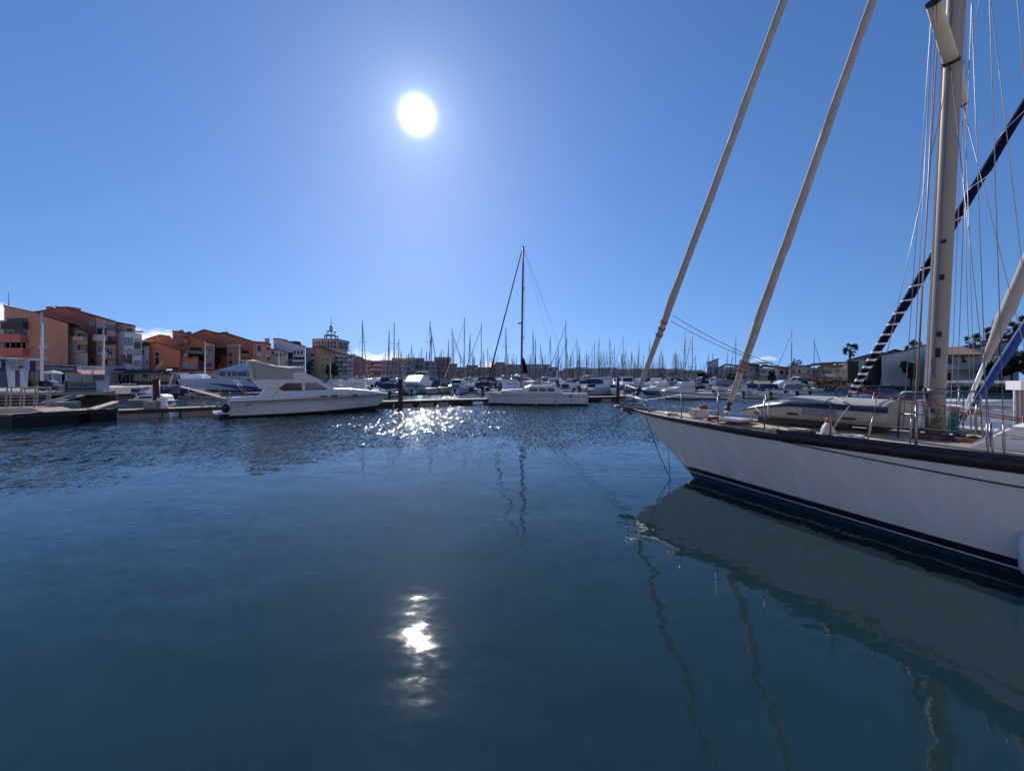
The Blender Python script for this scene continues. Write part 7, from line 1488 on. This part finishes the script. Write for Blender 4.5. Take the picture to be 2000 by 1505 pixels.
# palms
def palm(x, ytop, ybase, D, r, seed, label, nfr=32):
    g = random.Random(seed); p = PD(x, ybase, D); zt = CAM_H + (HZ - ytop) / FPX * D; zc = zt - r * .8; t = thing('palm_tree', label, 'palm tree', (p.x, D, GRND), 0, 'fan palms on the right bank')
    mb = MB(); n = 8; mb.tube([(.15 * math.sin(i * .7), 0, (zc - GRND) * i / n) for i in range(n + 1)], 0, 8, radii=[.32 - .1 * i / n + (.05 if i % 2 else 0) for i in range(n + 1)]); mb.build('trunk', BARK, t)
    mb = MB(); h = zc - GRND
    for i in range(nfr):
        az_ = g.uniform(0, 2 * PI); el_ = math.asin(g.uniform(-.8, 1)); d = Vector((math.cos(az_) * math.cos(el_), math.sin(az_) * math.cos(el_), math.sin(el_) * 1.15)); L_ = r * g.uniform(.7, 1.15); base = Vector((0, 0, h)); tip = base + d * L_ * .6
        mb.obox(base, tip, .05, .04); sd = d.cross(Vector((0, 0, 1))).normalized(); up = sd.cross(d).normalized(); ro = g.uniform(-1.2, 1.2); sd, up = sd * math.cos(ro) + up * math.sin(ro), up * math.cos(ro) - sd * math.sin(ro)
        for k in range(9):
            a = (k - 4) / 4 * 1.25; dd = (d * math.cos(a) + sd * math.sin(a)); e = tip + dd * L_ * .52 + Vector((0, 0, -L_ * .10 * abs(a))); m_ = tip + dd * L_ * .28; w_ = up.cross(dd).normalized() * .062 * r
            mb.add([tip, m_ + w_, e, m_ - w_], [(0, 1, 2, 3)])
    mb.build('crown', PALML, t)
    mb = MB()
    for i in range(14): az_ = g.uniform(0, 2 * PI); mb.obox((.2 * math.cos(az_), .2 * math.sin(az_), h - .1), (.42 * math.cos(az_), .42 * math.sin(az_), h - r * .55), .22, .05)
    mb.build('dead_skirt', mat('dry_palm_leaves', (.14, .09, .05), .9, 0, .4, 4), t)
palm(1661, 673, 750, 106, 1.7, 1, 'palm rising behind the left corner of the big white hall'); palm(1785, 668, 750, 118, 2.0, 2, 'palm peeping over the big white hall roof'); palm(1903, 656, 750, 118, 2.4, 3, 'palm above the ribbed tile roof'); palm(1955, 630, 750, 98, 2.8, 4, 'tall palm between the grey and the bright blue furled sails', 30); palm(2006, 620, 750, 98, 2.6, 5, 'palm cut by the right edge of the picture', 28); palm(1557, 702, 745, 150, 2.0, 6, 'small palm over the long low white house', 18); palm(1388, 719, 740, 125, 1.4, 7, 'round little palm before the white gabled house', 18)
# trees, bushes and hedges
def tree(x, ytop, ybase, D, wpx, seed, label, m=None, n=900, base=GRND, cat='tree'):
    g = random.Random(seed); p = PD(x, ybase, D); h = CAM_H + (HZ - ytop) / FPX * D - base; w_ = wpx / FPX * D / 2; t = thing('tree' if cat == 'tree' else 'bush', label, cat, (p.x, D, base), 0)
    mb = MB(); mb.tube([(0, 0, 0), (.1, 0, h * .35), (0, 0, h * .75)], 0, 7, radii=[.2, .15, .06])
    for k in range(5): a = 2 * PI * k / 5 + g.random(); mb.tube([(.08, 0, h * .35), (w_ * .6 * math.cos(a), w_ * .6 * math.sin(a), h * (.6 + .2 * g.random()))], 0, 5, radii=[.09, .03])
    mb.build('trunk', BARK, t); mb = MB()
    for k in range(9):
        a = g.uniform(0, 2 * PI); rr = w_ * .6 * g.random() ** .5; c = Vector((rr * math.cos(a), rr * math.sin(a), h * g.uniform(.4, .85))); leaf_ball(mb, c, w_ * g.uniform(.35, .55), n // 9, g, .2 + .02 * D / 10)
    mb.build('crown', m or LEAF, t); return t
tree(652, 705, 735, 140, 18, 1, 'dark tree in front of the olive house below the tower', base=1.35); tree(641, 710, 735, 138, 9, 2, 'small dark tree left of the larger one below the tower', base=1.35, n=500); tree(604, 700, 733, 140, 9, 3, 'dark tree against the beige house at the right of the motor yacht canvas', base=1.35, n=500)
tree(1975, 686, 756, 88, 52, 4, 'big dark tree at the right edge behind the bright blue sail', n=2600); tree(2012, 680, 756, 86, 50, 5, 'dark tree cut by the right edge of the picture', n=1800); tree(1932, 700, 756, 90, 40, 8, 'dark bushy tree right of the two storey white house', n=1300)
tree(1779, 703, 752, 96, 30, 6, 'dark bushy palm shrub before the blank hall wall', PALML, 900); tree(1508, 722, 746, 120, 18, 7, 'round dark bush before the pale house with the hanging roof canopy', n=600, cat='bush'); tree(1370, 722, 742, 128, 26, 9, 'dark bush left of the white gabled house', n=500, cat='bush'); tree(1430, 735, 745, 118, 40, 10, 'low dark bush before the mossy roofed house', n=600, cat='bush')
for i, (x, yt, D, w_) in enumerate(((1546, 706, 175, 26), (1577, 708, 180, 14), (1522, 711, 180, 20), (1640, 705, 170, 22), (1318, 724, 260, 26), (1290, 727, 270, 14))): tree(x, yt, 742, D, w_, 30 + i, ('far bushy tree above the long low white house', 'far tree right of the small palm', 'far tree left of the small palm', 'far tree over the gabled house roof', 'far dark pine on the horizon left of the white gabled house', 'small far tree at the end of the low horizon blocks')[i], None, 380)
g = random.Random(77); HEDGE = mat('clipped_hedge_leaves', (.055, .06, .022), .7, 0, .5, 1.5)
for i, (x0, x1, yt, D) in enumerate(((1592, 1622, 741, 106), (1622, 1654, 741, 105), (1655, 1688, 738, 103), (1690, 1700, 742, 101))):
    p, q = PD(x0, yt, D), PD(x1, yt, D); mb = MB(); h = p.z - GRND
    for _ in range(700):
        c = Vector((g.uniform(p.x, q.x), D + g.uniform(-.6, .6), GRND + g.random() * h)); a = Vector((g.gauss(0, 1), g.gauss(0, 1), g.gauss(0, 1))).normalized(); bb = a.orthogonal().normalized(); s1 = .22 * g.uniform(.6, 1.3); mb.add([c - a * s1, c + bb * s1 * .6, c + a * s1, c - bb * s1 * .6], [(0, 1, 2, 3)])
    solo(mb, 'hedge', HEDGE, ('clipped hedge below the brown porch roof', 'clipped hedge just left of the big white hall', 'tall hedge against the dark timber side of the hall', 'short end of hedge by the blank hall wall')[i], 'hedge', 'hedges along the right bank')
# kerb and boulders along the bank
pts_ = [(60.0, 140), (66, 133.8), (74, 107.8), (82, 97.3), (112, 92.8), (160, 60)]
for i, (a, c) in enumerate(zip(pts_[1:], pts_[2:])):
    mb = MB(); mb.obox((a[0], a[1], GRND + .06), (c[0], c[1], GRND + .06), .6, .14); o = mb.build('bank_kerb', mat('pale_yellow_kerb', (.42, .38, .26), .8)); tag(o, 'pale kerb along the top of the rocky bank', kind='structure')  # kerb in one even pale yellow tone
g = random.Random(9); rk = []
for v in range(5):
    mb = MB(); mb.ball((0, 0, 0), 1, .8, .62, 7, 5); mb.v = [p * g.uniform(.75, 1.2) for p in mb.v]; rk.append(mb)
first = [None] * 5; cnt = 0
for (a, c) in ((pts_[1], pts_[2]), (pts_[2], pts_[3]), (pts_[3], pts_[4])):
    L_ = math.hypot(c[0] - a[0], c[1] - a[1]); n = int(L_ / .62)
    for i in range(n):
        for row in range(2):
            t = (i + g.random()) / n; x, y = a[0] + (c[0] - a[0]) * t, a[1] + (c[1] - a[1]) * t - .5 - row * 1.0 + g.uniform(-.3, .3); v = g.randrange(5); s1 = g.uniform(.35, .75); loc = (x, y, .78 - row * .5 + g.uniform(-.1, .1))
            if first[v] is None: o = rk[v].build('boulder', ROCKM); first[v] = o
            else: o = first[v].copy(); col.objects.link(o)
            o.location = loc; o.scale = (s1, s1, s1 * .9); o.rotation_euler = (g.random(), g.random(), g.random() * 6); tag(o, 'dark boulder in the rocky edge of the right bank', 'boulder', 'boulders along the foot of the right bank'); cnt += 1
# ------------------------------------------------------------------ the quay the picture is taken from and unseen houses added along it to bounce sun onto shaded sides
land('near_quay', [(-300, -42), (240, -42), (240, -1.5), (60, .1), (-70, .1), (-300, 8)], 1.15, PAVE, CONC, 'pale paved quay under the viewpoint')
land('west_quay', [(-430, -42.2), (-300.2, -42.2), (-113, 20), (-113, 47), (-430, 47)], 1.16, PAVE, CONC, 'added pale paved quay, unseen off to the left of the picture')
g = random.Random(31); x = -300
for i in range(20):
    if i == 6: x = -112
    w_ = g.uniform(26, 34); h = g.uniform(14, 20); y = (36 if i < 6 else -24) - g.uniform(0, 5); c = ((.62, .52, .42), (.66, .60, .54), (.58, .44, .33), (.64, .50, .40))[i % 4]
    t = thing('apartment_house', 'unseen bounce house number ' + ORD[i] + ' added along the unseen quay', 'building', (x + w_ / 2, y, 1.15), 0, 'unseen houses added for bounce light', world=True)
    mb = MB(); mb.prism([(x, y, .9), (x + w_, y, .9), (x + w_, y, h), (x + w_ * .6, y, h + 2), (x, y, h - 1)], (0, -12, 0)); mb.build('wall', mat('bounce_render_' + str(i % 4), c, .9, 0, .1, .4), t)
    mb = MB()
    for r_ in range(4):
        for k in range(6): u = x + w_ * (k + .3) / 6; v = 2.2 + r_ * (h - 3) / 4; mb.box(u, u + w_ * .06, y + .004, y + .08, v, v + 1.5)
    o = mb.build('window_grid', LOGG, t); o['kind'] = 'stuff'; x += w_ + .3
